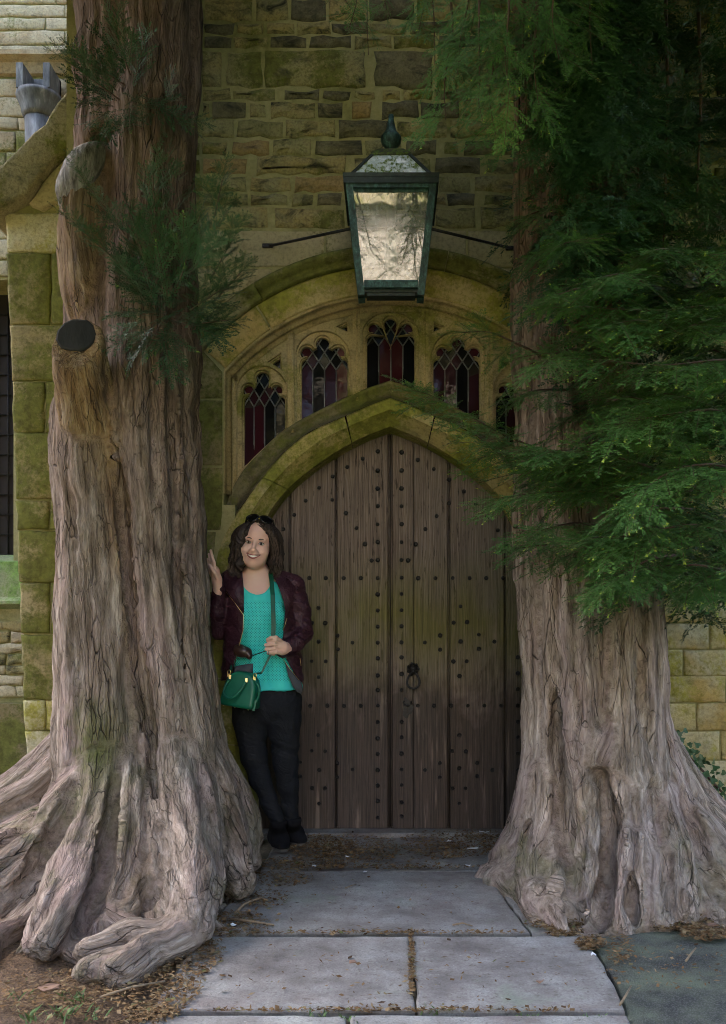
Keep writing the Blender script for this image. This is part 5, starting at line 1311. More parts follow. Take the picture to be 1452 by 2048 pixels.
# ------------------------------------------------------------------ yew foliage: flat sprays of needles
def make_spray(seed, L=.30, side=9, step=.0100, nl=.023, nw=.0062, droop=.35):
    rr = np.random.default_rng(seed); Q = []; T = []; tw_ = []
    def shoot(o_, d, up, l, tipy):
        m = int(l/step); d = d/np.linalg.norm(d)
        pts2 = [o_]
        for i in range(m):
            t = i/m; dd = d + np.array([0,0,-1.])*droop*t*.5; dd /= np.linalg.norm(dd); o_ = o_ + dd*step; pts2.append(o_)
            sdv = np.cross(up, dd); sdv /= np.linalg.norm(sdv); un = np.cross(dd, sdv)
            for sg in (-1, 1):
                a = rr.normal(.95, .16) if i < m-3 else rr.normal(.45, .15)
                nd = dd*math.cos(a) + sdv*sg*math.sin(a) + un*rr.normal(.10, .16); nd /= np.linalg.norm(nd)
                ln = nl*rr.uniform(.75, 1.12)*(1-.35*max(0, t-.75)/.25); w_ = np.cross(nd, un + .3*sdv*rr.normal()); w_ /= np.linalg.norm(w_)+1e-9
                b = o_; Q.append([b, b+nd*ln*.45+w_*nw*.5, b+nd*ln, b+nd*ln*.45-w_*nw*.5])
                T.append(rr.uniform(0, .8) if not (tipy and t > .86) else rr.uniform(.86, 1.0))
        tw_.append(pts2[::4]); return pts2
    main = shoot(np.zeros(3), np.array([1.,0,0]), np.array([0,0,1.]), L, rr.random() < .35)
    for j in range(side):
        t = .12 + .8*j/side; o_ = main[int(t*(len(main)-1))]; sg = 1 if j % 2 else -1; a = rr.uniform(.6, .95)
        shoot(o_, np.array([math.cos(a), sg*math.sin(a), rr.normal(.05, .16)]), np.array([0,0,1.])+rr.normal(0,.15,3), L*(.62-.42*t)*rr.uniform(.8, 1.2), rr.random() < .35)
    return np.array(Q), np.array(T), tw_
SPR = [make_spray(i, L=.26+.02*i, side=7+i % 3) for i in range(5)]
LOW = [make_spray(50+i, L=.34, side=5, step=.03, nl=.085, nw=.030) for i in range(3)]
def frame(d, up):
    d = np.array(d, float); d /= np.linalg.norm(d)+1e-9; up = np.array(up, float); s_ = np.cross(up, d); s_ /= np.linalg.norm(s_)+1e-9
    return np.stack([d, s_, np.cross(d, s_)])
class Foliage:
    def __init__(s): s.Q = []; s.T = []; s.tw = MB()
    def add(s, pos, d, up=(0,0,1), sc=1.0, rr=None, lib=None, twig=True, young=1.0):
        lib = lib or SPR; q, t, tw_ = lib[int(rr.integers(len(lib)))]
        A = frame(d, np.array(up)+rr.normal(0,.22,3))*sc
        s.Q.append(q@A + np.array(pos)); s.T.append(np.where(t > .84, t if rr.random() < young else .5, t))
        if twig:
            for w_ in tw_[:1]:
                pp = np.array(w_)@A + np.array(pos)
                if len(pp) > 2: s.tw.tube([tuple(x) for x in pp[::3]] + [tuple(pp[-1])], .0016*sc, 3, cap=False)
    def mesh(s, name):
        Q = np.concatenate(s.Q); T = np.concatenate(s.T); n = len(Q)
        return mesh_np(name, Q.reshape(-1,3), np.arange(n*4).reshape(n,4), False, {'tint': ('FLOAT', np.repeat(T, 4))})
r3 = np.random.default_rng(21)
fr = Foliage()
def bough(fo, pts2, n, spread=.75, sc=(.7,1.1), down=.25, rad=.007, young=1.0, along=.55, fan=1.0):
    n = int(n*(1.7 if fo is fr else 1.0)); q = np.array(smooth_poly([tuple(P(*p_)) for p_ in pts2], 6)); m = len(q)
    fo.tw.tube([tuple(x) for x in q], [max(.002, rad*(1-i/m)) for i in range(m)], 5, cap=False)
    for i in range(n):
        t = .08 + .92*(i+r3.random())/n; f = t*(m-1); a = int(min(f, m-2)); o_ = q[a] + (q[a+1]-q[a])*(f-a); d = q[a+1]-q[a]; d /= np.linalg.norm(d)
        sdv = np.cross(d, (0,0,1)); sdv /= np.linalg.norm(sdv)+1e-9; sg = 1 if i % 2 else -1
        dd = d*along + sdv*sg*spread*r3.uniform(.5,1.2)*fan + np.array([0, 0, -down + r3.normal(0,.18)])
        fo.add(o_, dd, sc=r3.uniform(*sc)*(1.1-.35*t), rr=r3, young=young)
    fo.add(q[-1], q[-1]-q[-3], sc=sc[0], rr=r3, young=young)
# boughs reaching over the doorway
bough(fr, [(1230,900,3.9),(1110,905,3.75),(1000,865,3.62),(920,820,3.55),(850,785,3.52)], 26, sc=(.55,.85))
bough(fr, [(1250,960,3.8),(1130,945,3.62),(1040,915,3.5),(960,880,3.45)], 20, sc=(.6,.95))
bough(fr, [(1300,1010,3.7),(1190,985,3.5),(1090,985,3.42),(1005,995,3.4)], 18, sc=(.55,.85))
bough(fr, [(1400,980,3.5),(1290,930,3.35),(1180,905,3.28),(1090,900,3.25)], 22, sc=(.65,1.0))
bough(fr, [(1500,1080,3.4),(1390,1050,3.25),(1270,1070,3.18),(1180,1075,3.15)], 24, sc=(.65,1.0))
bough(fr, [(1520,960,3.4),(1440,930,3.2),(1350,940,3.1),(1270,990,3.05)], 22, sc=(.7,1.0))
bough(fr, [(1540,850,3.5),(1440,820,3.3),(1330,830,3.2),(1230,850,3.15)], 22, sc=(.65,1.0))
bough(fr, [(1560,740,3.6),(1450,720,3.4),(1330,730,3.25),(1200,720,3.2)], 22, sc=(.65,1.0))
bough(fr, [(1560,620,3.6),(1440,610,3.4),(1320,620,3.3),(1180,615,3.3)], 20, sc=(.65,1.0))
bough(fr, [(1100,720,3.9),(1040,690,3.75),(980,665,3.7),(925,665,3.68)], 10, sc=(.4,.6))
bough(fr, [(1140,780,3.9),(1080,780,3.7),(1040,790,3.65)], 8, sc=(.5,.7))
bough(fr, [(1480,1150,3.5),(1390,1130,3.4),(1290,1140,3.35),(1200,1170,3.35)], 22, sc=(.55,.85), down=.45)
bough(fr, [(1560,1120,3.6),(1450,1140,3.4),(1390,1170,3.3)], 12, sc=(.55,.85), down=.5)
for _ in range(44):
    x, y, Y = r3.uniform(1150,1480), r3.uniform(400,1130), r3.uniform(3.2,4.0)
    a = r3.uniform(-1,1); x1, y1 = x - 130*math.cos(a)*(1 if r3.random() < .75 else -1), y + r3.uniform(-30,60)
    bough(fr, [(x,y,Y+.35),((x+x1)/2,(y+y1)/2-12,Y+.12),(x1,y1,Y-.1)], 11, sc=(.55,.95), young=.7)
# hanging strands at the top
def strand(fo, x, y0, y1, Y, n, sc=(.5,.8), sway=20, young=.6):
    pts2 = [(x + r3.uniform(-sway,sway)*t, y0+(y1-y0)*t, Y+r3.uniform(-.03,.03)) for t in (0,.35,.7,1)]
    q = np.array(smooth_poly([tuple(P(*p_)) for p_ in pts2], 5)); m = len(q)
    fo.tw.tube([tuple(v) for v in q], [max(.0018,.006*(1-i/m)) for i in range(m)], 4, cap=False)
    for i in range(n):
        t = .2+.8*(i+.5)/n; f = t*(m-1); a = int(min(f, m-2)); o_ = q[a]; an = r3.uniform(0, 6.28)
        fo.add(o_, (math.cos(an)*.8, math.sin(an)*.55-.15, -.75+r3.normal(0,.15)), up=(math.cos(an)*.5, -.8, .6), sc=r3.uniform(*sc), rr=r3, young=young)
for x, y1 in ((900,240),(935,150),(960,225),(985,270),(1015,190),(1045,260),(1075,210),(1110,120),(1140,180),(1180,130),(1195,60),(870,130),(840,60),(1000,110),(940,60),(1060,90)):
    strand(fr, x, y1-260, y1, r3.uniform(3.35,3.75), 9, young=.35)
strand(fr, 715, -150, 60, 4.3, 6, (.4,.6), young=0); strand(fr, 690, -120, 20, 4.3, 4, (.3,.5), young=0); strand(fr, 735, -160, 110, 4.35, 5, (.3,.45), 8, 0); strand(fr, 775, -160, 20, 4.3, 5, (.4,.5), young=0)
for _ in range(12):
    x, y = r3.uniform(-.42,.42), r3.uniform(1.9,2.7); zl = CAM_H + PY0*y/FPX + r3.uniform(.12,.55); pts2 = [(x, y, zl+1.0), (x+r3.uniform(-.05,.05), y, zl+.5), (x+r3.uniform(-.1,.1), y, zl+.15)]
    fr.tw.tube(pts2, [.006,.005,.003], 5)
    for i in range(9):
        t = i/8; an = r3.uniform(0,6.28); fr.add(np.array(pts2[0])*(1-t)+np.array(pts2[2])*t, (math.cos(an)*.7, math.sin(an)*.5, -.35), sc=r3.uniform(.5,.8), rr=r3, young=.2)
obj('foliage', fr.mesh('foliage'), M['leaf'], rtree, kind='stuff'); obj('branches', fr.tw.mesh(fix=False), M['ytwig'], rtree, kind='stuff')
# deeper, shaded inner foliage
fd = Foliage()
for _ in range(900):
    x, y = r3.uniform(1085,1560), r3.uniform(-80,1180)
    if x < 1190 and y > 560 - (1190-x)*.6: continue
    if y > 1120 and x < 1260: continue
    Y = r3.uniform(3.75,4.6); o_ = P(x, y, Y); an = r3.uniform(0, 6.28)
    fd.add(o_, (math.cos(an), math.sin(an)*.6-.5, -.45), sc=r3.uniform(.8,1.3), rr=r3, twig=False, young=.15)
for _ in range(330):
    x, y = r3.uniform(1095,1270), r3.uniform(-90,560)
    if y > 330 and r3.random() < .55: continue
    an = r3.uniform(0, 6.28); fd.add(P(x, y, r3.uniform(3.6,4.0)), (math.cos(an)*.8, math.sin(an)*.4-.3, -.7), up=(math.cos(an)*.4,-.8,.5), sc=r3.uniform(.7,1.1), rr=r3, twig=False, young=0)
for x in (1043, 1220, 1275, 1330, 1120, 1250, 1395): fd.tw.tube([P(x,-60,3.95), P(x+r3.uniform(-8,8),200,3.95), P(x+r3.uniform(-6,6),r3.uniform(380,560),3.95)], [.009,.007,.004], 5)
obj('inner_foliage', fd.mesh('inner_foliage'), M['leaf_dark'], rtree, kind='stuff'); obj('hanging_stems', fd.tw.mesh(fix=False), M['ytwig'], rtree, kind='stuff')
# epicormic shoots on the left trunk
fl = Foliage()
def tuft(fo, cx, cy, rx, ry, n, Y, up=.5, sc=(.45,.8), young=.25):
    for _ in range(n):
        a = r3.uniform(0, 6.28); t = r3.random()**.5; x, y = cx + rx*t*math.cos(a)*.75, cy + ry*t*math.sin(a)*.75
        fo.add(P(x, y, Y+r3.uniform(-.08,.10)), (math.cos(a)*.7+r3.normal(0,.25), -.35+r3.normal(0,.3), up-math.sin(a)*.55+r3.normal(0,.2)), up=(0,-.8,.6), sc=r3.uniform(*sc), rr=r3, young=young)
tuft(fl, 330, 560, 110, 100, 16, 3.86, sc=(.6,.9)); tuft(fl, 345, 630, 90, 45, 15, 3.88, up=-.1, sc=(.6,.9)); tuft(fl, 300, 470, 60, 60, 8, 3.88, up=.9, sc=(.4,.6))
tuft(fl, 395, 600, 70, 55, 10, 3.93, up=.1); tuft(fl, 262, 185, 60, 60, 16, 3.95, up=.05); tuft(fl, 330, 225, 70, 45, 8, 3.95, up=.0, sc=(.3,.5)); tuft(fl, 225, 215, 50, 30, 8, 3.95, up=-.2)
for x0, y0, x1, y1 in ((350,640,410,660),(330,600,300,420),(380,620,440,580),(360,560,400,430),(290,600,240,540),(300,560,262,430),(380,650,455,640),(320,650,300,690),(250,170,150,110),(240,200,130,120),(260,150,230,60),(315,520,305,345),(345,520,352,360),(230,520,140,440),(250,470,160,350),(420,560,470,470),(430,600,486,540),(430,430,445,360),(300,430,330,320)):
    bough(fl, [(x0,y0,3.9),((x0+x1)/2,(y0+y1)/2,3.85),(x1,y1,3.82)], 9, sc=(.32,.5), down=-.2, rad=.004, young=.3, spread=.6)
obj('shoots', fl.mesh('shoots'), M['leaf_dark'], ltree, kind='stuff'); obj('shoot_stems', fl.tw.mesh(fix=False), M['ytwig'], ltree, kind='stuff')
# crowns overhead, above the frame, that shade the porch
for tree, x0, x1, n, sd_ in ((ltree, -3.8, -.6, 1000, 5), (rtree, .6, 4.4, 1250, 6)):
    fc = Foliage(); r4 = np.random.default_rng(sd_); c0 = -1.2 if tree is ltree else 1.1
    k_ = 0
    while k_ < n:
        x, y, z = r4.uniform(x0, x1), r4.uniform(2.1, 4.75), r4.uniform(3.2, 7.4)
        if z < CAM_H + (PY0+70)*y/FPX + .36: continue
        if ((x-c0)/2.8)**2 + ((y-3.9)/2.6)**2 + ((z-5.6)/2.2)**2 > 1: continue
        k_ += 1; an = r4.uniform(0, 6.28)
        near_ = z < CAM_H + PY0*y/FPX + .95
        if near_ and r4.random() < .65: continue
        fc.add((x,y,z), (math.cos(an), math.sin(an), -.3), sc=r4.uniform(.9,1.3) if near_ else r4.uniform(1.2,2.1), rr=r4, lib=SPR if near_ else LOW, twig=False, young=0)
    for _ in range(820):  # drooping curtain of sprays added out of view to darken upper trunks and wall
        x, y = (r4.uniform(-3.6,-.85) if tree is ltree else r4.uniform(.85,3.2)), r4.uniform(1.2, 3.1); dz = r4.uniform(.16, 2.3)**1.0
        z = CAM_H + PY0*y/FPX + dz; an = r4.uniform(0, 6.28); nr = dz < 1.0
        fc.add((x,y,z+(.22 if nr else .3)), (math.cos(an), math.sin(an), -.35), sc=r4.uniform(.8,1.2) if nr else r4.uniform(1.3,2.0), rr=r4, lib=SPR if nr and r4.random() < .5 else LOW, twig=False, young=0) if not (nr and dz < .45 and r4.random() < .5) else None
    for _ in range(12):
        an = r4.uniform(0, 6.28); b = np.array([c0, 4.25, r4.uniform(4.9,6.5)]); e = b + np.array([math.cos(an)*1.6, -abs(math.sin(an))*1.9, r4.uniform(.1,.9)])
        fc.tw.tube([tuple(b), tuple((b+e)/2+np.array([0,0,.2])), tuple(e)], [.07,.045,.015], 6)
    obj('crown', fc.mesh('crown'), M['leaf'], tree, kind='stuff'); obj('limbs', fc.tw.mesh(fix=False), M['ytwig'], tree, kind='stuff')
    obj('upper_trunk', MB().tube([(c0-.05,4.42,5.1),(c0,4.4,6.4),(c0+.1,4.35,8.0)], [.34,.26,.12], 12).mesh(), M['ytwig'], tree)

# dark tree mass added out of view behind the viewer to cut frontal light
ft = Foliage()
for i, (x, y, hgt, rad) in enumerate(((-8.5,-8.5,8.5,3.4),(8.8,-8.0,8.8,3.5),(-14.0,-5.5,9.0,3.8),(14.5,-5.0,8.6,3.8),(-13,-12,9.5,4.2),(13.5,-12.5,9.5,4.2))):
    r6 = np.random.default_rng(90+i)
    for _ in range(330):
        d = r6.normal(0, 1, 3); d /= np.linalg.norm(d); q = r6.random()**.4; o_ = np.array([x, y, hgt*.56]) + d*q*np.array([rad, rad, hgt*.44])
        ft.add(o_, d + np.array([0,0,-.2]), sc=r6.uniform(3.4,5.2), rr=r6, lib=LOW, twig=False, young=0)
obj('unseen_tree_mass', ft.mesh('unseen_tree_mass'), M['leaf_dark'], None, kind='stuff', label='unseen dark mass of trees added behind the viewer to cut frontal light', cat='trees')
# ------------------------------------------------------------------ the woman
k = NM('skin'); n = k.noise(k.pos(), 30, 4, .6); n2 = k.noise(k.pos(), 9, 3)
M['skin'] = k.done(k.mix(k.rng(n2,.35,.7), k.mix(n, (.78,.50,.39), (.84,.58,.47)), (.82,.48,.40)), .45, k.bump(n,.08,.002), spec=.4, **{'Subsurface Weight': .08, 'Subsurface Radius': (.01,.004,.002)})
k = NM('lips'); M['lips'] = k.done((.34,.085,.09), .35, spec=.5)
k = NM('teeth'); M['teeth'] = k.done((.85,.82,.76), .25, spec=.5)
k = NM('eye_white'); M['eyew'] = k.done((.62,.58,.54), .15)
k = NM('iris'); M['iris'] = k.done((.035,.02,.012), .08)
k = NM('hair'); p = k.objc(); n = k.noise(k.map(p,(1,1,.12)), 160, 4, .6); n2 = k.noise(p, 12, 3)
M['hair'] = k.done(k.mix(n, (.010,.007,.006), k.mix(n2, (.030,.019,.015), (.062,.040,.031))), k.rng(n,.3,.7,.42,.6), k.bump(n,.8,.004), spec=.3)
k = NM('leather_maroon'); p = k.pos(); n = k.noise(p, 14, 4, .6, 1.2); n2 = k.noise(p, 130, 3); 
M['leather'] = k.done(k.mix(n, (.030,.008,.016), (.060,.018,.030)), k.rng(n,.3,.7,.40,.60), k.bump(k.math('ADD', k.math('MULTIPLY', n, 1.6), k.math('MULTIPLY', n2, .25)), .8, .012), spec=.4)
k = NM('grey_jersey'); n = k.noise(k.pos(), 90, 4); M['grey'] = k.done(k.mix(n, (.05,.055,.065), (.09,.095,.11)), .9)
k = NM('teal_knit'); p = k.pos(); v = k.map(p, (1,0,1), (0,R(45),0))
d = k.voro(v, 108, 'F1', 'Distance', 0); dot = k.rng(d, .27, .19)
pz = k.sep(p, 2); zone = k.math('MULTIPLY', k.rng(pz, .86, .875), k.rng(pz, 1.275, 1.262))
n = k.noise(p, 7, 3); n3 = k.noise(p, 240, 2)
col = k.mix(k.rng(n,.3,.7), (.040,.64,.60), (.085,.76,.71)); col = k.mix(k.math('MULTIPLY', dot, k.math('MULTIPLY', zone, .85)), col, (.004,.12,.12))
M['teal'] = k.done(col, .75, k.bump(k.math('ADD', k.math('MULTIPLY', n, 3.0), k.math('MULTIPLY', n3, .2)), .4, .006), spec=.25)
k = NM('black_denim'); p = k.pos(); n = k.noise(p, 10, 4, .6, 1); n2 = k.noise(p, 300, 2); M['denim'] = k.done(k.mix(n, (.006,.007,.010), (.018,.020,.026)), .8, k.bump(k.math('ADD', k.math('MULTIPLY', n, 2.0), k.math('MULTIPLY', n2, .15)), .6, .012), spec=.25)
k = NM('black_suede'); n = k.noise(k.pos(), 60, 4); M['suede'] = k.done(k.mix(n, (.005,.005,.007), (.014,.014,.018)), .9, spec=.15)
k = NM('boot_sole'); M['sole'] = k.done((.10,.09,.085), .8)
k = NM('gold_metal'); M['gold'] = k.done((.80,.60,.28), .28, metal=1.0)
k = NM('silver_metal'); M['silver'] = k.done((.8,.8,.82), .15, metal=1.0)
k = NM('black_plastic'); M['plastic'] = k.done((.006,.006,.007), .12, spec=.6)
k = NM('green_leather'); n = k.noise(k.pos(), 160, 3); n2 = k.noise(k.pos(), 9, 3); M['greenl'] = k.done(k.mix(n2, (.003,.105,.060), (.008,.165,.095)), .38, k.bump(n,.25,.002), spec=.5)
k = NM('green_strap'); M['gstrap'] = k.done((.003,.085,.050), .45, spec=.4)
k = NM('brown_leather'); n = k.noise(k.pos(), 25, 4); M['brownl'] = k.done(k.mix(n, (.022,.010,.008), (.060,.028,.020)), .3, k.bump(n,.4,.005), spec=.5)

YP = 4.62
def A(px, py, dy=0.0): return np.array(P(px, py, YP+dy))
woman = thing('person', 'woman in maroon leather jacket, teal top and black trousers leaning by the yew', 'person', P(575, 1700, YP))
# head frame
hu = np.array([.14, .02, .99]); hu /= np.linalg.norm(hu); hr = np.array([.99, 0.0, -.14]); hr -= hu*hr.dot(hu); hr /= np.linalg.norm(hr); hf = np.cross(hu, hr)   # hf points back (+y)
if hf[1] < 0: hf = -hf
HM = np.stack([hr, hf, hu]); HC = A(514.5, 1090, -.035)
SHd = 1.03
def Hd(x, y, z): return HC + SHd*(hr*x + hf*y + hu*z)
def hell(g, c, r_, k_=.02, sub=False): g.ell(Hd(*c), np.array(r_)*SHd, k_, HM, sub)
h_ = .0028
g = Grid(A(400, 1720, -.30)-.02, A(640, 1025, .25)+.02, h_)
# cranium, face
hell(g, (0,.025,.035), (.073,.094,.083), .01); hell(g, (0,-.018,-.028), (.0625,.068,.084), .03); hell(g, (0,-.026,.048), (.061,.062,.056), .03)
hell(g, (0,-.056,-.099), (.028,.028,.022), .03); 
for s_ in (-1, 1):
    hell(g, (s_*.041,-.052,-.036), (.026,.026,.026), .022); hell(g, (s_*.029,-.028,-.076), (.024,.033,.027), .03)
    hell(g, (s_*.031,-.090,.0), (.018,.013,.0105), .012, True)
    g.cap(Hd(s_*.012,-.082,.017), Hd(s_*.046,-.072,.019), .006*SHd, .005*SHd, .014)
    hell(g, (s_*.0125,-.096,-.041), (.0085,.010,.0075), .008)
g.cap(Hd(0,-.082,.012), Hd(0,-.102,-.033), .0065, .0105, .014); hell(g, (0,-.1035,-.037), (.0115,.012,.010), .008)
hell(g, (0,-.080,-.060), (.032,.018,.020), .02)
for a, b in zip([(-.030,-.080,-.0545),(-.016,-.094,-.064),(0,-.098,-.067),(.016,-.094,-.064)], [(-.016,-.094,-.064),(0,-.098,-.067),(.016,-.094,-.064),(.030,-.080,-.0545)]): g.cap(Hd(*a), Hd(*b), .0055, .0058, .004, True)
# neck, chest, arms, legs as one figure
g.cap(Hd(0,.030,-.055), A(514,1168,.022), .041, .052, .014)
g.chain([A(513,1160,.01), A(517,1200,.0), A(522,1260,.0), A(528,1330,.0), A(533,1395,.0)], [.072,.096,.088,.086,.100], .05, flat=(.82,1.12,1))
for a, b in ((470,1170),(580,1178)): g.cap(A(513,1168,.016), A(a,b,.02), .046, .040, .05)
WR = A(436,1180,-.13); WL = A(574,1297,-.125)
g.chain([A(466,1168,.02), A(438,1262,.015), WR], [.038,.030,.025], .02)
g.chain([A(583,1178,.02), A(604,1264,.02), WL], [.038,.030,.025], .02)
legR = [A(503,1400,.0), A(508,1515,-.03), P(552,1640,4.56)]; legL = [A(566,1400,.0), A(573,1525,.01), P(583,1640,4.66)]
g.chain(legR, [.068,.040,.031], .03); g.chain(legL, [.068,.040,.031], .03)
# right hand (on the trunk): palm edge-on, fingers pointing up
def finger(pts2, r0, r1):
    m = len(pts2); g.chain(pts2, [r0+(r1-r0)*i/(m-1) for i in range(m)], .004)
g.chain([WR, A(434,1160,-.15), A(430,1142,-.165)], [.024,.027,.026], .012, flat=(1.15,.85,1))
finger([A(431,1146,-.185), A(428,1126,-.195), A(424,1112,-.195), A(421.5,1101,-.19)], .0095, .0068)
finger([A(428,1146,-.170), A(424,1130,-.175), A(420,1118,-.172), A(418,1108,-.17)], .0095, .0068)
finger([A(425,1148,-.155), A(420,1134,-.155), A(417.5,1126,-.152), A(415.5,1118,-.15)], .0090, .0065)
finger([A(424,1152,-.140), A(419,1142,-.138), A(417,1136,-.135), A(416,1130,-.133)], .0080, .0060)
finger([A(436,1160,-.175), A(430,1146,-.205), A(424,1137,-.210), A(419,1130,-.205)], .0105, .0075)
# left hand: fist round the strap
g.chain([WL, A(565,1296,-.155), A(556,1293,-.170)], [.025,.028,.029], .012, flat=(1,1.15,.85))
for i, (y, x0, x1) in enumerate(((1281,560,536),(1289.5,559,532),(1298,560,533),(1305.5,562,537))):
    finger([A(x0,y,-.180), A((x0+x1)/2+3,y-1,-.205), A(x1,y+.5,-.196), A(x1+3,y+2,-.172), A(x1+11,y+3,-.168)], .0098, .0078)
finger([A(562,1283,-.165), A(552,1275,-.20), A(542,1275.5,-.212), A(535,1279,-.208)], .0110, .0080)
V, F = g.surf(); V = vsmooth(V, F, 1, .35)
obj('body', mesh_np('body', V, F), M['skin'], woman)

# face details
def hp_(pts2): return [Vector(Hd(*p_)) for p_ in pts2]
lipU = [(-.0355,-.0780,-.0520),(-.024,-.0885,-.0570),(-.010,-.0965,-.0585),(0,-.0975,-.0600),(.010,-.0965,-.0585),(.024,-.0885,-.0570),(.0355,-.0780,-.0520)]
lipL = [(-.0355,-.0780,-.0520),(-.024,-.0875,-.0655),(-.010,-.0945,-.0735),(0,-.0960,-.0755),(.010,-.0945,-.0735),(.024,-.0875,-.0655),(.0355,-.0780,-.0520)]
mb = MB(); mb.tube(hp_(lipU), [.0012,.0026,.0034,.0030,.0034,.0026,.0012], 7); mb.tube(hp_(lipL), [.0012,.0030,.0040,.0042,.0040,.0030,.0012], 7)
obj('lips', mb.mesh(fix=False), M['lips'], woman)
tv = []; n = 11
for i in range(n):
    t = i/(n-1)*2-1; x = t*.029; y = -.0945 + .013*t*t; zt = -.0585 + .003*t*t; zb_ = -.0725 + .0135*t*t
    tv += [Hd(x, y, zt), Hd(x, y-.0006, (zt+zb_)/2), Hd(x, y, zb_)]
obj('teeth', mesh_py('teeth', tv, [(i*3+j, i*3+3+j, i*3+4+j, i*3+1+j) for i in range(n-1) for j in range(2)], True), M['teeth'], woman)
for s_ in (-1, 1):
    q = MB(); q.lathe([(.0002,-.0115),(.006,-.0098),(.0105,-.0045),(.0115,0),(.0105,.0045),(.006,.0098),(.0002,.0115)], (0,0,0), 14)
    Vv = [Hd(s_*.031+v[0]*1.12, -.0745+v[1]*.85, -.0005+v[2]*.62) for v in q.V]
    ey = obj('eye', mesh_py('eye', Vv, q.F, True), M['eyew'], woman)
    q = MB(); q.lathe([(.0055,0),(.0050,.0012),(.0002,.0018)], (0,0,0), 12); Vv = [Hd(s_*.031+v[0], -.0836-v[2], -.0005+v[1]) for v in q.V]
    obj('iris', mesh_py('iris', Vv, q.F, True), M['iris'], ey)
    obj('eyelash', MB().tube(hp_([(s_*.0175,-.0815,-.0015),(s_*.024,-.0860,.0048),(s_*.031,-.0865,.0066),(s_*.039,-.0830,.0050),(s_*.0465,-.0760,.0005)]), [.0006,.0013,.0017,.0018,.0010], 6).mesh(fix=False), M['hair'], ey)
    obj('eyelash', MB().tube(hp_([(s_*.020,-.0835,-.0045),(s_*.031,-.0855,-.0068),(s_*.041,-.0810,-.0035)]), [.0004,.0007,.0005], 5).mesh(fix=False), M['hair'], ey)
    obj('eyebrow', MB().tube(hp_([(s_*.0135,-.0875,.0165),(s_*.024,-.0890,.0205),(s_*.036,-.0845,.0228),(s_*.049,-.0720,.0170)]), [.0014,.0024,.0021,.0008], 6, flat=.6).mesh(fix=False), M['hair'], woman)
    q = hp_([(s_*.0075,-.1045,-.0445)])[0]
    obj('nostril', MB().tube([q+Vector(hr)*.0022*-1, q+Vector(hr)*.0022], .0016, 6).mesh(fix=False), M['lips'], woman)

# hair
hg = Grid(A(445,1165,-.22), A(580,1030,.20), .0032)
hell(hg, (0,.030,.042), (.084,.104,.088), .01); hell(hg, (0,.045,-.02), (.082,.085,.10), .03)
def lock(pts2, rr_, k_=.012): hg.chain([A(*p_) for p_ in smooth_poly(pts2, 4)], list(np.interp(np.linspace(0,1,len(smooth_poly(pts2,4))), np.linspace(0,1,len(rr_)), rr_)), k_)
lock([(505,1052,-.06),(490,1064,-.085),(481,1082,-.08),(478,1104,-.07),(476,1126,-.07),(474,1146,-.07)], [.018,.026,.024,.022,.020,.010])
lock([(500,1052,-.02),(480,1070,-.04),(471,1092,-.035),(469,1114,-.04),(466,1132,-.04),(472,1150,-.05)], [.02,.030,.028,.026,.022,.010])
lock([(484,1100,-.06),(482,1120,-.085),(477,1136,-.09),(480,1152,-.08)], [.014,.018,.016,.006])
lock([(520,1050,-.07),(536,1058,-.09),(545,1074,-.085),(549,1094,-.075),(549,1118,-.07),(545,1142,-.075)], [.016,.022,.022,.021,.019,.008])
lock([(530,1050,-.02),(546,1066,-.04),(554,1088,-.03),(556,1112,-.035),(554,1134,-.04),(548,1154,-.05)], [.02,.028,.026,.024,.020,.008])
lock([(548,1110,-.06),(545,1130,-.085),(540,1146,-.085)], [.013,.015,.006])
face_poly = np.array([(526,1063.5),(534,1069),(538.5,1080),(539.5,1098),(537,1118),(532,1150),(496,1150),(489.5,1120),(486.5,1102),(489,1088),(497,1076),(512,1066)])
def in_poly(x, y, poly):
    ins = np.zeros(np.broadcast(x, y).shape, bool); n = len(poly)
    for i in range(n):
        x0, y0 = poly[i]; x1, y1 = poly[i-1]
        c_ = ((y0 > y) != (y1 > y)) & (x < (x1-x0)*(y-y0)/(y1-y0+1e-12)+x0); ins ^= c_
    return ins
def poly_sd(x, y, poly):
    d = np.full(np.broadcast(x, y).shape, 1e9); n = len(poly)
    for i in range(n):
        a = poly[i]; b = poly[i-1]; ex, ey_ = b-a; wx, wy = x-a[0], y-a[1]; t = np.clip((wx*ex+wy*ey_)/(ex*ex+ey_*ey_), 0, 1)
        d = np.minimum(d, (wx-t*ex)**2 + (wy-t*ey_)**2)
    return np.where(in_poly(x, y, poly), -1, 1)*np.sqrt(d)
def cutface(X, Y, Z):
    px = PX0 + X*FPX/Y; py = PY0 - (Z-CAM_H)*FPX/Y
    d = poly_sd(px, py, face_poly)*.00257
    return np.maximum(d, Y - (YP-.035+.02))
hg.func(A(470,1160,-.22), A(556,1045,.05), cutface, .010, True)
V, F = hg.surf(); V = vsmooth(V, F, 2); N = vnormals(V, F)
q = V - np.array(A(515,1090,0)); ang = np.arctan2(q[:,0], -q[:,1])
wob = np.stack([ang*9 + 1.2*np.sin(V[:,2]*40), q[:,1]*20, V[:,2]*7], 1)
V = V + N*((fbm(wob, 3, 5)*.008 + fbm(wob*2.7, 2, 8)*.0028 + .006*np.sin(V[:,2]*85+ang*4)*np.clip((1.56-V[:,2])*8,0,1))[:,None])
obj('hair', mesh_np('hair', V, F), M['hair'], woman)

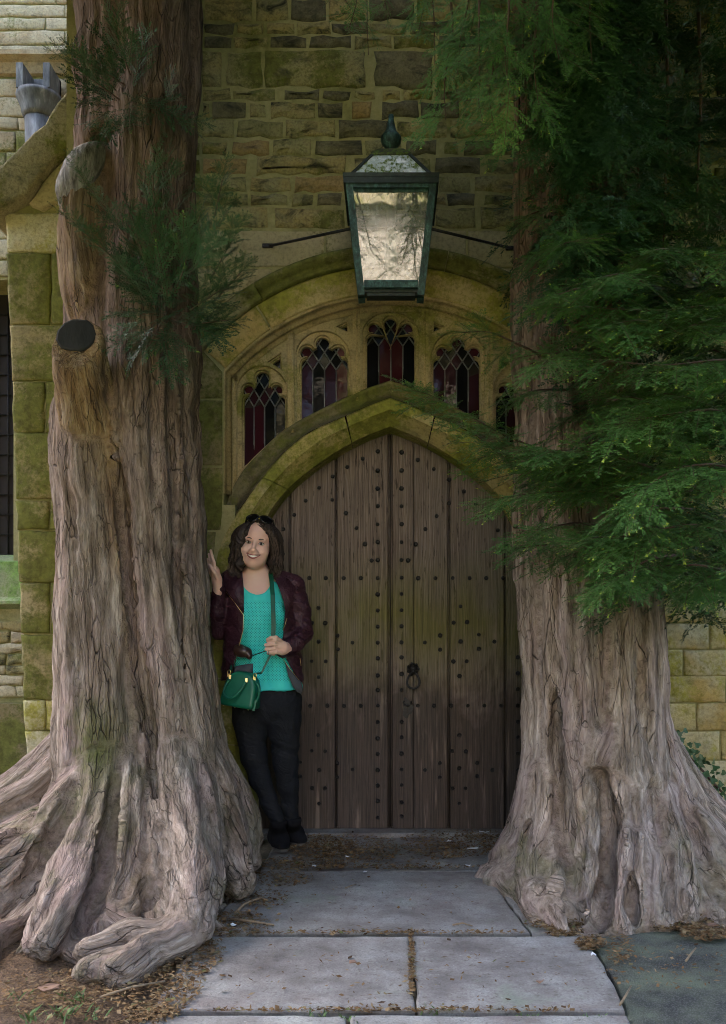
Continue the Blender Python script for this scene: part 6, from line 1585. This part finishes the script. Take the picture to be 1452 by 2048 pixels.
# loose strands over the locks
hm = MB(); rh = random.Random(8)
paths = [[(508,1050,-.09),(490,1066,-.105),(480,1086,-.10),(477,1108,-.09),(475,1130,-.09),(473,1150,-.085)], [(500,1046,-.05),(478,1068,-.065),(468,1092,-.06),(466,1116,-.065),(463,1136,-.065),(470,1154,-.07)],
         [(524,1050,-.09),(540,1062,-.108),(548,1080,-.10),(551,1100,-.09),(551,1122,-.088),(546,1146,-.09)], [(530,1046,-.05),(548,1066,-.062),(556,1090,-.055),(559,1114,-.058),(557,1136,-.06),(549,1156,-.07)], [(512,1050,-.095),(528,1058,-.112),(541,1072,-.108),(545,1092,-.098)]]
for _ in range(90):
    pa = rh.choice(paths); ox, od, ph = rh.uniform(-6,6), rh.uniform(-.012,.010), rh.uniform(0,6); st = rh.choice((0,0,1,2))
    q = smooth_poly([(x+ox*(.4+.2*i)+2.0*math.sin(i*1.9+ph), y+rh.uniform(-2,2), d+od) for i, (x, y, d) in enumerate(pa)][st:], 5)
    hm.tube([Vector(A(*v)) for v in q], [.0017*(1-.6*i/len(q)) for i in range(len(q))], 4, cap=False)
k = NM('hair_strand'); M['hair2'] = k.done((.085,.054,.040), .38, spec=.4)
hs_ = obj('loose_strands', hm.mesh(fix=False), M['hair2'], woman); hs_['kind'] = 'stuff'
# sunglasses pushed up on the head (their own thing)
sg_ = thing('sunglasses', 'black sunglasses pushed up on the smiling woman’s dark hair', 'sunglasses', Vector(Hd(0,-.03,.12)))
def G3(x, y, z): return Vector(Hd(x, y, z))
for s_ in (-1, 1):
    loop = [(s_*(.034+.030*math.cos(a)*(1.0 if math.sin(a) > 0 else .88)), .022*math.sin(a)) for a in np.linspace(0, 2*math.pi, 19)]
    def place(a, b): return G3(a, -.058 + abs(a)*.32 + b*.55, .1300 + b*.80 - abs(a)*.16)
    obj('frame', MB().tube([place(a, b) for a, b in loop], .0042, 6, cap=False).mesh(fix=False), M['plastic'], sg_)
    c_ = [place(a, b) for a, b in loop[:-1]]; obj('lens', mesh_py('lens', c_, [tuple(range(len(c_)))]), M['plastic'], sg_)
    obj('temple', MB().tube([place(s_*.064, .008), G3(s_*.079,.02,.085), G3(s_*.084,.065,.05)], [.0045,.0036,.003], 6).mesh(fix=False), M['plastic'], sg_)
obj('bridge', MB().tube([G3(-.008,-.049,.130), G3(0,-.052,.133), G3(.008,-.049,.130)], .0036, 6).mesh(fix=False), M['plastic'], sg_)

# teal top
def PXY(X, Y, Z): return PX0 + X*FPX/Y, PY0 - (Z-CAM_H)*FPX/Y
tg = Grid(A(440,1400,-.22), A(620,1140,.20), .0038)
tg.chain([A(514,1168,.01), A(518,1205,.0), A(523,1262,.0), A(530,1335,.0), A(540,1380,.0)], [.090,.118,.116,.120,.135], .05, flat=(.80,1.1,1))
for a, b in ((478,1160),(572,1166)): tg.cap(A(513,1168,.012), A(a,b,.015), .060, .050, .04)
tg.ell(A(498,1234,-.088), (.062,.050,.062), .045); tg.ell(A(547,1234,-.088), (.062,.050,.062), .045)
def hemcut(X, Y, Z):
    px, py = PXY(X, Y, Z); return (1381 + .03*(560-px) - py)*.00257 + 0*X
tg.func(A(430,1420,-.25), A(640,1330,.25), hemcut, .004, True)
def neckcut(X, Y, Z):
    px, py = PXY(X, Y, Z); d = np.sqrt(((px-514)/33.)**2 + ((py-1148)/40.)**2)-1; return np.maximum(d*.08, Y-(YP+.01)) 
tg.func(A(470,1200,-.25), A(570,1120,.1), neckcut, .004, True)
tg.func(A(430,1166,-.25), A(640,1120,.25), lambda X, Y, Z: (PXY(X,Y,Z)[1]-1163)*.00257 + 0*X, .004, True)
V, F = tg.surf(); V = vsmooth(V, F, 2); N = vnormals(V, F)
fold = np.stack([V[:,0]*14+V[:,2]*3, V[:,1]*6, V[:,2]*5], 1); V = V + N*((fbm(fold, 3, 2)*.007)[:,None])
obj('top', mesh_np('top', V, F), M['teal'], woman)

# trousers and boots
pg = Grid(A(440,1665,-.20), A(630,1350,.24), .0040)
pg.chain([A(536,1372,.0), A(534,1405,.0)], [.115,.135], .03, flat=(.78,1.1,1))
pg.chain([A(502,1402,.0), A(500,1440,-.01), A(508,1515,-.03), A(520,1560,-.03), P(540,1605,4.57), P(553,1641,4.56)], [.096,.088,.062,.052,.041,.037], .02)
pg.chain([A(566,1402,.0), A(567,1440,.0), A(572,1525,.01), A(576,1570,.02), P(580,1605,4.65), P(583,1645,4.66)], [.096,.086,.062,.053,.043,.038], .02)
pg.func(A(520,1690,-.3), A(640,1625,.3), lambda X, Y, Z: (PXY(X,Y,Z)[1]*-1+1640+ (PXY(X,Y,Z)[0]-553)*-.18)*.00257 + 0*X, .003, True)
V, F = pg.surf(); V = vsmooth(V, F, 2); N = vnormals(V, F)
kz = np.exp(-((V[:,2]-.53)/.10)**2) + .8*np.exp(-((V[:,2]-.22)/.09)**2) + .5*np.exp(-((V[:,2]-.83)/.07)**2)
fold = np.stack([V[:,0]*5, V[:,1]*5, V[:,2]*26 + V[:,0]*10], 1); V = V + N*((fbm(fold, 3, 4)*(.002+.005*kz))[:,None])
obj('trousers', mesh_np('trousers', V, F), M['denim'], woman)
def boot(ank, toe, heel, top_r, name='boot'):
    ank, toe, heel = map(np.array, (ank, toe, heel)); lo = np.minimum(np.minimum(ank, toe), heel)-.09; hi = np.maximum(np.maximum(ank, toe), heel)+.09
    bg_ = Grid(lo, hi, .004)
    bg_.cap(ank, heel+np.array([0,-.005,.06]), top_r, .042, .02); bg_.cap(heel+np.array([0,0,.045]), heel+np.array([0,0,.05]), .040, .040, .02)
    mid = heel*.45+toe*.55; bg_.cap(heel+np.array([0,-.01,.055]), mid+np.array([0,0,.055]), .044, .040, .03); bg_.cap(mid+np.array([0,0,.045]), toe+np.array([0,0,.030]), .043, .026, .025)
    bg_.cap(mid+np.array([0,0,.038]), toe+np.array([0,.02,.026]), .044, .034, .02)
    bg_.func(lo-.05, hi+.05, lambda X, Y, Z: Z-.016+0*X+0*Y, .002, True); bg_.func(lo-.05, hi+.05, lambda X, Y, Z: (ank[2]+.012)-Z+0*X+0*Y, .003, True)
    V, F = bg_.surf(); V = vsmooth(V, F, 1); b = obj(name, mesh_np(name, V, F), M['suede'], woman)
    # sole and heel block
    ax = toe-heel; ax[2] = 0; L = np.linalg.norm(ax); ax /= L; sd_ = np.array([-ax[1], ax[0], 0]); ol = []
    for t, w_ in ((-.035,.012),(-.02,.032),(.04,.036),(.10,.034),(L*.62,.043),(L*.85,.042),(L*.98,.034),(L+.022,.018)): ol.append((t, w_))
    pl = [heel + ax*t + sd_*w_ for t, w_ in ol] + [heel + ax*t - sd_*w_ for t, w_ in reversed(ol)]; n = len(pl)
    V = [(p_[0],p_[1],.002) for p_ in pl] + [(p_[0],p_[1],.0165) for p_ in pl]
    obj('sole', MBfix(V, [tuple(range(n)), tuple(range(n,2*n))] + [(i,(i+1) % n,(i+1) % n+n,i+n) for i in range(n)], False), M['sole'], b)
tR = PG(562,1706); tL = PG(604,1694)
boot(P(556,1645,4.57), (tR.x+.005, tR.y+.025, 0), (P(552,1680,4.62).x, 4.68, 0), .044)
boot(P(586,1640,4.66), (tL.x-.012, tL.y+.025, 0), (P(580,1680,4.75).x, 4.79, 0), .045)

# jacket: shell with an open front
jg = Grid(A(405,1400,-.26), A(645,1120,.24), .0040)
jg.chain([A(514,1165,.015), A(518,1205,.01), A(522,1262,.008), A(524,1320,.005), A(524,1362,.0)], [.108,.138,.136,.142,.160], .05, flat=(.76,1.05,1))
jg.ell(A(496,1236,-.075), (.066,.056,.07), .05); jg.ell(A(549,1236,-.075), (.066,.056,.07), .05)
for a, b in ((464,1163),(586,1172)): jg.cap(A(510,1158,.02), A(a,b,.02), .062, .056, .05)
jg.chain([A(464,1166,.02), A(448,1215,.02), A(437,1260,.01), A(434,1225,-.06), A(437,1178,-.125)], [.060,.054,.046,.042,.033], .018)
jg.chain([A(588,1174,.02), A(600,1225,.02), A(605,1264,.015), A(592,1284,-.07), A(571,1297,-.120)], [.060,.056,.050,.044,.034], .018)
JL = [(1120,480),(1150,484),(1185,487),(1228,488),(1262,486),(1300,476),(1345,464),(1400,450)]; JR = [(1120,540),(1150,546),(1180,560),(1215,571),(1262,566),(1290,563),(1330,580),(1375,606),(1400,614)]
def jopen(X, Y, Z):
    px, py = PXY(X, Y, Z); l = np.interp(py, [a for a, b in JL], [b for a, b in JL]); r_ = np.interp(py, [a for a, b in JR], [b for a, b in JR])
    arm = 0
    d = np.maximum(l-px, px-r_)*.00257
    # the forearm crosses in front of the opening and stays
    fa, fb = np.array(A(605,1268,.0)), np.array(A(568,1298,-.125)); ba = fb-fa; t = np.clip(((X-fa[0])*ba[0]+(Y-fa[1])*ba[1]+(Z-fa[2])*ba[2])/(ba@ba), 0, 1)
    da_ = np.sqrt((X-fa[0]-t*ba[0])**2+(Y-fa[1]-t*ba[1])**2+(Z-fa[2]-t*ba[2])**2)-.048
    return np.maximum(np.maximum(d, Y-(YP-.01)), -da_)
jg.func(A(420,1410,-.28), A(640,1110,.05), jopen, .006, True)
# hollow it so the cut edge reads as a thin skin
ig = Grid.__new__(Grid); ig.lo, ig.h, ig.n, ig.d = jg.lo, jg.h, jg.n, np.full(jg.n, 9.0, np.float32)
ig.chain([A(514,1165,.015), A(518,1205,.01), A(522,1262,.008), A(524,1320,.005), A(524,1400,.0)], [.090,.122,.120,.126,.148], .05, flat=(.76,1.05,1))
ig.ell(A(496,1236,-.075), (.054,.046,.058), .05); ig.ell(A(549,1236,-.075), (.054,.046,.058), .05); ig.cap(A(514,1165,.015), A(512,1110,.02), .07, .07, .03)
jg.d = np.maximum(jg.d, -ig.d)
jg.func(A(405,1420,-.28), A(645,1345,.28), lambda X, Y, Z: (1362 - PXY(X,Y,Z)[1] + 0.02*(PXY(X,Y,Z)[0]-525))*.00257 + 0*X, .004, True)
jg.func(A(470,1160,-.1), A(560,1100,.2), lambda X, Y, Z: np.sqrt(((X-A(513,1150,0)[0])/.085)**2+((Y-YP-.0)/.085)**2)*.08-.08+0*Z + np.maximum(0, 1.36-Z), .01, True)
V, F = jg.surf(); V = vsmooth(V, F, 2); N = vnormals(V, F)
fold = np.stack([V[:,0]*12, V[:,1]*10, V[:,2]*22+V[:,0]*8], 1); armm = np.clip(np.abs(V[:,0]-A(522,1260)[0])*9-.8, 0, 1)
V = V + N*((fbm(fold, 3, 6)*(.0025+.006*armm))[:,None])
jk = obj('jacket', mesh_np('jacket', V, F), M['leather'], woman)
def strip(pts2, w_, th, name, m, parent, nrm=(0,-1,0)):
    """flat ribbon through 3D points"""
    q = [Vector(p_) for p_ in pts2]; V = []
    for i, p_ in enumerate(q):
        t = (q[min(i+1,len(q)-1)]-q[max(i-1,0)]).normalized(); s_ = t.cross(Vector(nrm)).normalized()*w_/2; nn = s_.cross(t).normalized()*th
        V += [p_-s_-nn, p_+s_-nn, p_+s_+nn, p_-s_+nn]
    F = [(i*4+j, i*4+(j+1) % 4, i*4+4+(j+1) % 4, i*4+4+j) for i in range(len(q)-1) for j in range(4)] + [(0,1,2,3), tuple((len(q)-1)*4+j for j in (3,2,1,0))]
    return obj(name, MBfix(V, F, False), m, parent)
def flap(pp, th, name, m, parent):
    """pp: outline points (px,py,dy); gives a slightly domed patch with thickness"""
    c_ = np.mean([A(*p_) for p_ in pp], axis=0) + np.array([0,-.006,0]); n = len(pp); V = [A(*p_) for p_ in pp] + [c_] + [A(*p_)+np.array([0,th,0]) for p_ in pp]
    F = [(i, (i+1) % n, n) for i in range(n)] + [(i, (i+1) % n, n+1+(i+1) % n, n+1+i) for i in range(n)]
    return obj(name, MBfix(V, F, True), m, parent)
flap([(483,1137,-.05),(487,1180,-.118),(487,1226,-.148),(474,1208,-.138),(456,1186,-.115),(448,1176,-.09),(462,1152,-.07)], .012, 'lapel', M['leather'], jk)
flap([(545,1142,-.05),(553,1162,-.098),(566,1198,-.128),(573,1232,-.140),(584,1200,-.11),(592,1176,-.07),(572,1152,-.05)], .012, 'lapel', M['leather'], jk)
obj('zip', MB().tube([A(452,1184,-.112), A(470,1206,-.142), A(487,1230,-.152), A(486,1262,-.148), A(476,1300,-.140), A(465,1345,-.135)], .0016, 5).mesh(fix=False), M['gold'], jk)
obj('zip', MB().tube([A(574,1236,-.142), A(566,1262,-.142)], .0018, 5).mesh(fix=False), M['gold'], jk)
obj('zip', MB().tube([A(566,1318,-.132), A(580,1338,-.128), A(598,1360,-.12)], .0016, 5).mesh(fix=False), M['gold'], jk)
obj('pocket_zip', MB().tube([A(600,1316,-.082), A(602,1332,-.085)], .0018, 5).mesh(fix=False), M['gold'], jk)
flap([(570,1325,-.105),(590,1352,-.110),(602,1364,-.10),(606,1380,-.10),(602,1388,-.10),(594,1384,-.11),(586,1374,-.118),(576,1350,-.118)], .01, 'jersey_lining', M['grey'], jk)
flap([(469,1333,-.118),(488,1329,-.120),(506,1327,-.122),(505,1350,-.124),(480,1360,-.124),(466,1352,-.12)], .01, 'jersey_lining', M['grey'], jk)
obj('ring', MB().tube([A(537.5,1305.5,-.202)+.0095*np.array([0.15*math.cos(a), math.cos(a), math.sin(a)]) for a in np.linspace(0, 2*math.pi, 13)], .0016, 5, cap=False).mesh(fix=False), M['silver'], woman)
obj('ring_stone', MB().lathe([(.001,-.004),(.0035,-.002),(.0035,.002),(.001,.004)], tuple(A(537.5,1305,-.214)), 8).mesh(), M['silver'], woman)

# brown pouch worn under the jacket
pc = thing('leather_pouch', 'small dark brown leather pouch at the waist above the green handbag', 'pouch', A(488,1325,-.15))
gg = Grid(A(460,1340,-.22), A(520,1275,-.06), .003)
gg.ell(A(488,1304,-.130), (.040,.030,.028), .01); gg.ell(A(478,1300,-.122), (.030,.028,.030), .02); gg.ell(A(499,1312,-.138), (.016,.020,.018), .012)
V, F = gg.surf(); obj('case', mesh_np('case', vsmooth(V, F, 2), F), M['brownl'], pc)
obj('cord', MB().tube([A(506,1311,-.158), A(520,1306,-.175), A(534,1301,-.19)], .0026, 6).mesh(fix=False), M['plastic'], pc)
for q in ((500,1322),(492,1326),(506,1310)): obj('stud', MB().lathe([(.001,-.003),(.0035,0),(.001,.003)], tuple(A(*q,-.158)), 8).mesh(), M['silver'], pc)

# green handbag with shoulder strap
bagt = thing('handbag', 'dome shaped emerald green leather handbag hanging at the woman’s hip', 'handbag', A(485,1415,-.18))
ba_ = R(-9); ux = np.array([math.cos(ba_), -.22, math.sin(ba_)]); ux /= np.linalg.norm(ux); uz = np.array([-math.sin(ba_), 0, math.cos(ba_)]); uy = np.cross(uz, ux); uz = np.cross(ux, uy); uz /= np.linalg.norm(uz); uy /= np.linalg.norm(uy)
BC = A(484, 1381, -.185)
def Bg(x, y, z): return BC + ux*x + uy*y + uz*z
gg = Grid(BC-.16, BC+.16, .0034)
def bagfn(X, Y, Z):
    X = X-BC[0]; Y = Y-BC[1]; Z = Z-BC[2]; x = ux[0]*X+ux[1]*Y+ux[2]*Z; y = uy[0]*X+uy[1]*Y+uy[2]*Z; z = uz[0]*X+uz[1]*Y+uz[2]*Z
    # dome: wide flat base, round top
    hw = .084 - .006*np.clip(z/.09, -1, 1); zc = np.maximum(z-.0, 0)
    prof = np.sqrt((np.abs(x)/hw)**2.6 + (zc/.095)**2.6 + 1e-9)**1.0
    d1 = (prof-1)*.075; d2 = -(z+.082); dy = np.abs(y)-(.050-.012*np.clip(z/.09,-1,1))
    q = np.maximum(np.maximum(d1, d2), dy); k_ = .02
    s_ = lambda a, b: np.maximum(a, b) + np.maximum(0, k_-np.abs(a-b))**2/(4*k_)
    return s_(s_(d1, d2), dy)
gg.func(BC-.159, BC+.159, bagfn, 0)
V, F = gg.surf(); obj('bag_body', mesh_np('bag_body', vsmooth(V, F, 2), F), M['greenl'], bagt)
for y, s_ in ((-.052, 1), (.050, -1)):
    hd_ = [Bg(-.045,y,.055), Bg(-.062,y-.012*s_,.02), Bg(-.060,y-.028*s_,-.018), Bg(-.035,y-.034*s_,-.040), Bg(-.005,y-.032*s_,-.030), Bg(.022,y-.022*s_,.008), Bg(.034,y-.006*s_,.05)]
    if s_ < 0: hd_ = [Bg(.060,-.02,.058), Bg(.086,-.02,.04), Bg(.098,-.02,.0), Bg(.092,-.02,-.035), Bg(.080,-.02,-.05)]
    obj('handle', MB().tube([Vector(v) for v in smooth_poly(hd_, 4)], .0062, 8).mesh(fix=False), M['greenl'], bagt)
obj('zip', MB().tube([Vector(Bg(.052,-.036,.075)), Vector(Bg(.070,-.030,.045)), Vector(Bg(.079,-.026,0)), Vector(Bg(.084,-.022,-.045))], .0022, 5).mesh(fix=False), M['gold'], bagt)
obj('seam', MB().tube([Vector(Bg(-.080,-.050,-.058)), Vector(Bg(0,-.058,-.060)), Vector(Bg(.080,-.048,-.058))], .0013, 5).mesh(fix=False), M['gstrap'], bagt)
strip([Bg(.088,-.032,-.03), Bg(.088,-.034,-.055), Bg(.087,-.034,-.085)], .014, .002, 'zip_tassel', M['greenl'], bagt)
for x, z in ((-.048,.062),(.038,.060)): strip([Bg(x-.003,-.057,z+.008), Bg(x,-.059,z-.012)], .010, .0018, 'tab', M['gold'], bagt)
for x in (-.068, -.008, .062): obj('foot', MB().lathe([(.001,-.004),(.004,0),(.001,.004)], tuple(Bg(x,-.040,-.083)), 8).mesh(), M['gold'], bagt)
for q in ((-.070,.080),(.066,.085)):
    c_ = Bg(q[0], -.03, q[1]); obj('buckle', MB().tube([c_ + .011*(ux*math.cos(a)*.7 + uz*math.sin(a)) for a in np.linspace(0, 2*math.pi, 13)], .0028, 6, cap=False).mesh(fix=False), M['gold'], bagt)
    strip([c_-uz*.022, c_-uz*.008], .012, .003, 'buckle_tab', M['gold'], bagt)
strip([A(541,1146,-.045), A(543,1160,-.085), A(545.5,1190,-.132), A(546.5,1225,-.158), A(547,1255,-.168), A(546,1280,-.178)], .0215, .0015, 'strap', M['gstrap'], bagt)
strip([A(541,1310,-.180), A(532,1328,-.185), A(523,1346,-.195), Bg(.066,-.03,.095)], .010, .0018, 'strap', M['gstrap'], bagt)
strip([Bg(-.070,-.03,.092), A(463,1342,-.155), A(462,1335,-.12), A(464,1325,-.08)], .010, .0018, 'strap', M['gstrap'], bagt)
k = NM('grass_green'); n = k.noise(k.pos(), 30, 2); M['grassg'] = k.done(k.mix(n,(.06,.12,.03),(.16,.24,.07)), .6)
# ------------------------------------------------------------------ things lying on the ground
r5 = np.random.default_rng(77)
def scatter(name, m, spots, n, ln, wd, label, cat, lift=.004, flatten=.35):
    Q = []; T = []
    for (px, py, rx, ry, wt) in spots:
        for _ in range(int(n*wt)):
            a = r5.uniform(0, 6.28); t = r5.random()**.6; g_ = PG(px+rx*t*math.cos(a), py+ry*t*math.sin(a)); 
            l = r5.uniform(*ln); w_ = r5.uniform(*wd); th_ = r5.uniform(0, 6.28); d = np.array([math.cos(th_), math.sin(th_), r5.normal(0, flatten*.5)]); s_ = np.array([-d[1], d[0], r5.normal(0, flatten)])
            o_ = np.array([g_.x, g_.y, lift + abs(r5.normal(0, .006))]); Q.append([o_-d*l/2, o_+s_*w_/2, o_+d*l/2, o_-s_*w_/2]); T.append(r5.random())
    Q = np.array(Q); n_ = len(Q)
    o = obj(name, mesh_np(name, Q.reshape(-1,3), np.arange(n_*4).reshape(n_,4), False, {'tint': ('FLOAT', np.repeat(T, 4))}), m, None, kind='stuff', label=label, cat=cat); return o
SP = [(690,1700,110,30,2.4),(640,1695,70,24,1.6),(900,1690,100,30,2.6),(790,1705,120,28,.8),(960,1672,50,10,.5),(600,1730,90,14,1.0),(780,1736,200,4,.8),(560,1760,70,16,.6),(470,1850,70,26,.8),(520,1800,60,20,.4),(400,1900,50,50,1.0),(350,1960,60,60,.8),
      (230,1990,160,60,1.2),(90,1990,120,50,.8),(300,2030,60,20,.6),(270,1850,60,16,.8),(1085,1800,40,12,.7),(1130,1866,40,10,.5),(1360,1850,70,14,1.2),(1420,1870,60,14,1.0),(1180,1890,30,14,.5),(1110,1850,60,10,.4),
      (823,1930,6,70,.4),(760,1868,300,3,.6),(760,2024,420,3,.6),(700,1800,260,60,.16),(760,1950,420,70,.2),(1000,1690,40,20,.6),(1330,1940,130,50,.22),(1240,1900,30,30,.25)]
scatter('yew_needle_litter', M['litter'], SP, 620, (.010,.030), (.003,.007), 'brown yew needle litter drifted over the paving', 'litter')
scatter('leaf_crumbs', M['litter'], SP, 120, (.012,.026), (.010,.020), 'brown crumbled leaf debris on the paving', 'litter', .005)
def twig(pp, r_, lab):
    o = obj('fallen_twig', MB().tube([PG(x, y, .008+.008*(i % 2)) for i, (x, y) in enumerate(pp)], [r_*(1-.5*i/len(pp)) for i in range(len(pp))], 6).mesh(fix=False), M['twig'], None, label=lab, cat='twig', group='fallen twigs'); o['kind'] = 'thing'
twig([(462,1838),(500,1842),(548,1850)], .006, 'straight pale twig beside the left roots')
twig([(470,1826),(488,1808),(520,1796),(535,1800)], .006, 'bent pale twig leaning against the left roots')
twig([(905,1850),(925,1846),(945,1852)], .004, 'short dark twig on the middle of the slab')
twig([(1240,2010),(1252,1990),(1262,1972)], .004, 'pale twig at the asphalt edge')
twig([(1372,1922),(1384,1905),(1392,1896)], .004, 'small forked twig on the asphalt')
twig([(690,1776),(700,1772),(712,1768)], .003, 'tiny twig near the top of the large slab')
twig([(200,1995),(260,1975),(330,1962)], .005, 'long twig lying on the bare earth')
def chip(px, py, w_, h_, lab, m='white', nm='white_petal', cat='petal'):
    g_ = PG(px, py); rr = random.Random(px); V = [(g_.x+w_*math.cos(a)*rr.uniform(.7,1.1), g_.y+h_*math.sin(a)*rr.uniform(.7,1.1), .010+rr.uniform(0,.010)) for a in np.linspace(0, 6.28, 8)[:-1]]
    V += [(x, y, z-.003) for x, y, z in V]; F = [tuple(range(7)), tuple(reversed(range(7,14)))] + [(i,(i+1) % 7,(i+1) % 7+7,i+7) for i in range(7)]
    o = obj(nm, MBfix(V, F, False), M[m], None, label=lab, cat=cat, group='white scraps' if m == 'white' else 'fallen leaves'); o['kind'] = 'thing'
chip(945,1702,.034,.012,'largest white feather on the litter near the right roots', nm='white_feather', cat='feather'); chip(967,1668,.03,.006,'white feather close to the door foot', nm='white_feather', cat='feather')
chip(730,1749,.012,.014,'white scrap on the back edge of the large slab'); chip(898,1687,.014,.008,'white scrap in the litter before the door'); chip(936,1737,.016,.007,'white scrap at the slab corner by the right roots')
chip(628,1738,.010,.010,'white scrap just below the black boots'); chip(695,1718,.012,.005,'white scrap in the litter beside the boots'); chip(1187,1916,.010,.012,'white pebble beside the asphalt edge', nm='white_pebble', cat='pebble'); chip(466,1856,.014,.010,'white scrap beside the left roots'); chip(363,1918,.008,.009,'small white pebble on the earth by the left roots', nm='white_pebble', cat='pebble')
chip(1080,1970,.012,.010,'tan leaf on the right hand slab','deadleaf','dead_leaf','leaf'); chip(97,1984,.04,.03,'curled brown leaf on bare earth at the far left','deadleaf','dead_leaf','leaf'); chip(1425,1857,.03,.02,'brown leaf under the right roots','deadleaf','dead_leaf','leaf'); chip(705,1932,.014,.006,'thin brown leaf on the lower slab','deadleaf','dead_leaf','leaf')
# tufts of grass in joints and on the earth
Q = []
for (px, py, n, hgt) in ((638,2026,14,.02),(692,2036,14,.022),(60,2035,16,.04),(115,2030,18,.035),(180,2030,10,.03),(30,1995,8,.03),(395,1888,14,.03),(860,2018,10,.03),(1050,2034,40,.015),(1180,2034,40,.015),(820,1925,12,.014),(150,2000,20,.04)):
    for _ in range(n):
        g_ = PG(px+r5.normal(0,14), py+r5.normal(0,4)); a = r5.uniform(0,6.28); l = hgt*r5.uniform(.6,1.2); d = np.array([math.cos(a)*.6, math.sin(a)*.6, 1.0]); s_ = np.array([-math.sin(a), math.cos(a), 0])*.0028
        o_ = np.array([g_.x, g_.y, -.01]); Q.append([o_-s_, o_+s_, o_+d*l*.6+s_*.7, o_+d*l+np.array([math.cos(a),math.sin(a),-.3])*l*.25])
Q = np.array(Q); n_ = len(Q)
obj('grass_blades', mesh_np('grass', Q.reshape(-1,3), np.arange(n_*4).reshape(n_,4), False), M['grassg'], None, kind='stuff', label='small grass blades growing in joints and on the earth', cat='grass')
# ivy trailing along the outermost right root
iv = thing('ivy_plant', 'small leaved ivy trailing between the right roots and the wall', 'ivy', P(1400,1540,4.5))
stem = [P(1338,1478,4.45), P(1370,1505,4.45), P(1400,1535,4.42), P(1430,1570,4.40), P(1470,1610,4.38)]
obj('stem', MB().tube(stem, .006, 5).mesh(fix=False), M['ytwig'], iv)
lv = [(0,0),(.35,.42),(.15,.55),(.5,.62),(.42,.95),(0,.8),(-.42,.95),(-.5,.62),(-.15,.55),(-.35,.42)]
lv = [(0,0),(.30,-.10),(.50,.10),(.38,.42),(.22,.55),(0,1.0),(-.22,.55),(-.38,.42),(-.50,.10),(-.30,-.10)]
me = mesh_py('ivy_leaf', [(x, 0.04*abs(x)*3, z) for x, z in lv], [tuple(range(10))]); me.materials.append(M['ivy'])
q = np.array(smooth_poly([tuple(v) for v in stem], 8))
for i in range(110):
    b = q[int(r5.integers(len(q)))] + np.array([r5.normal(0,.03), r5.normal(-.02,.03), r5.normal(.01,.03)])
    obj('leaf', me, None, iv, tuple(b), (r5.normal(-.3,.5), r5.uniform(0,6.28), r5.normal(0,.6)), (r5.uniform(.022,.042),)*3)
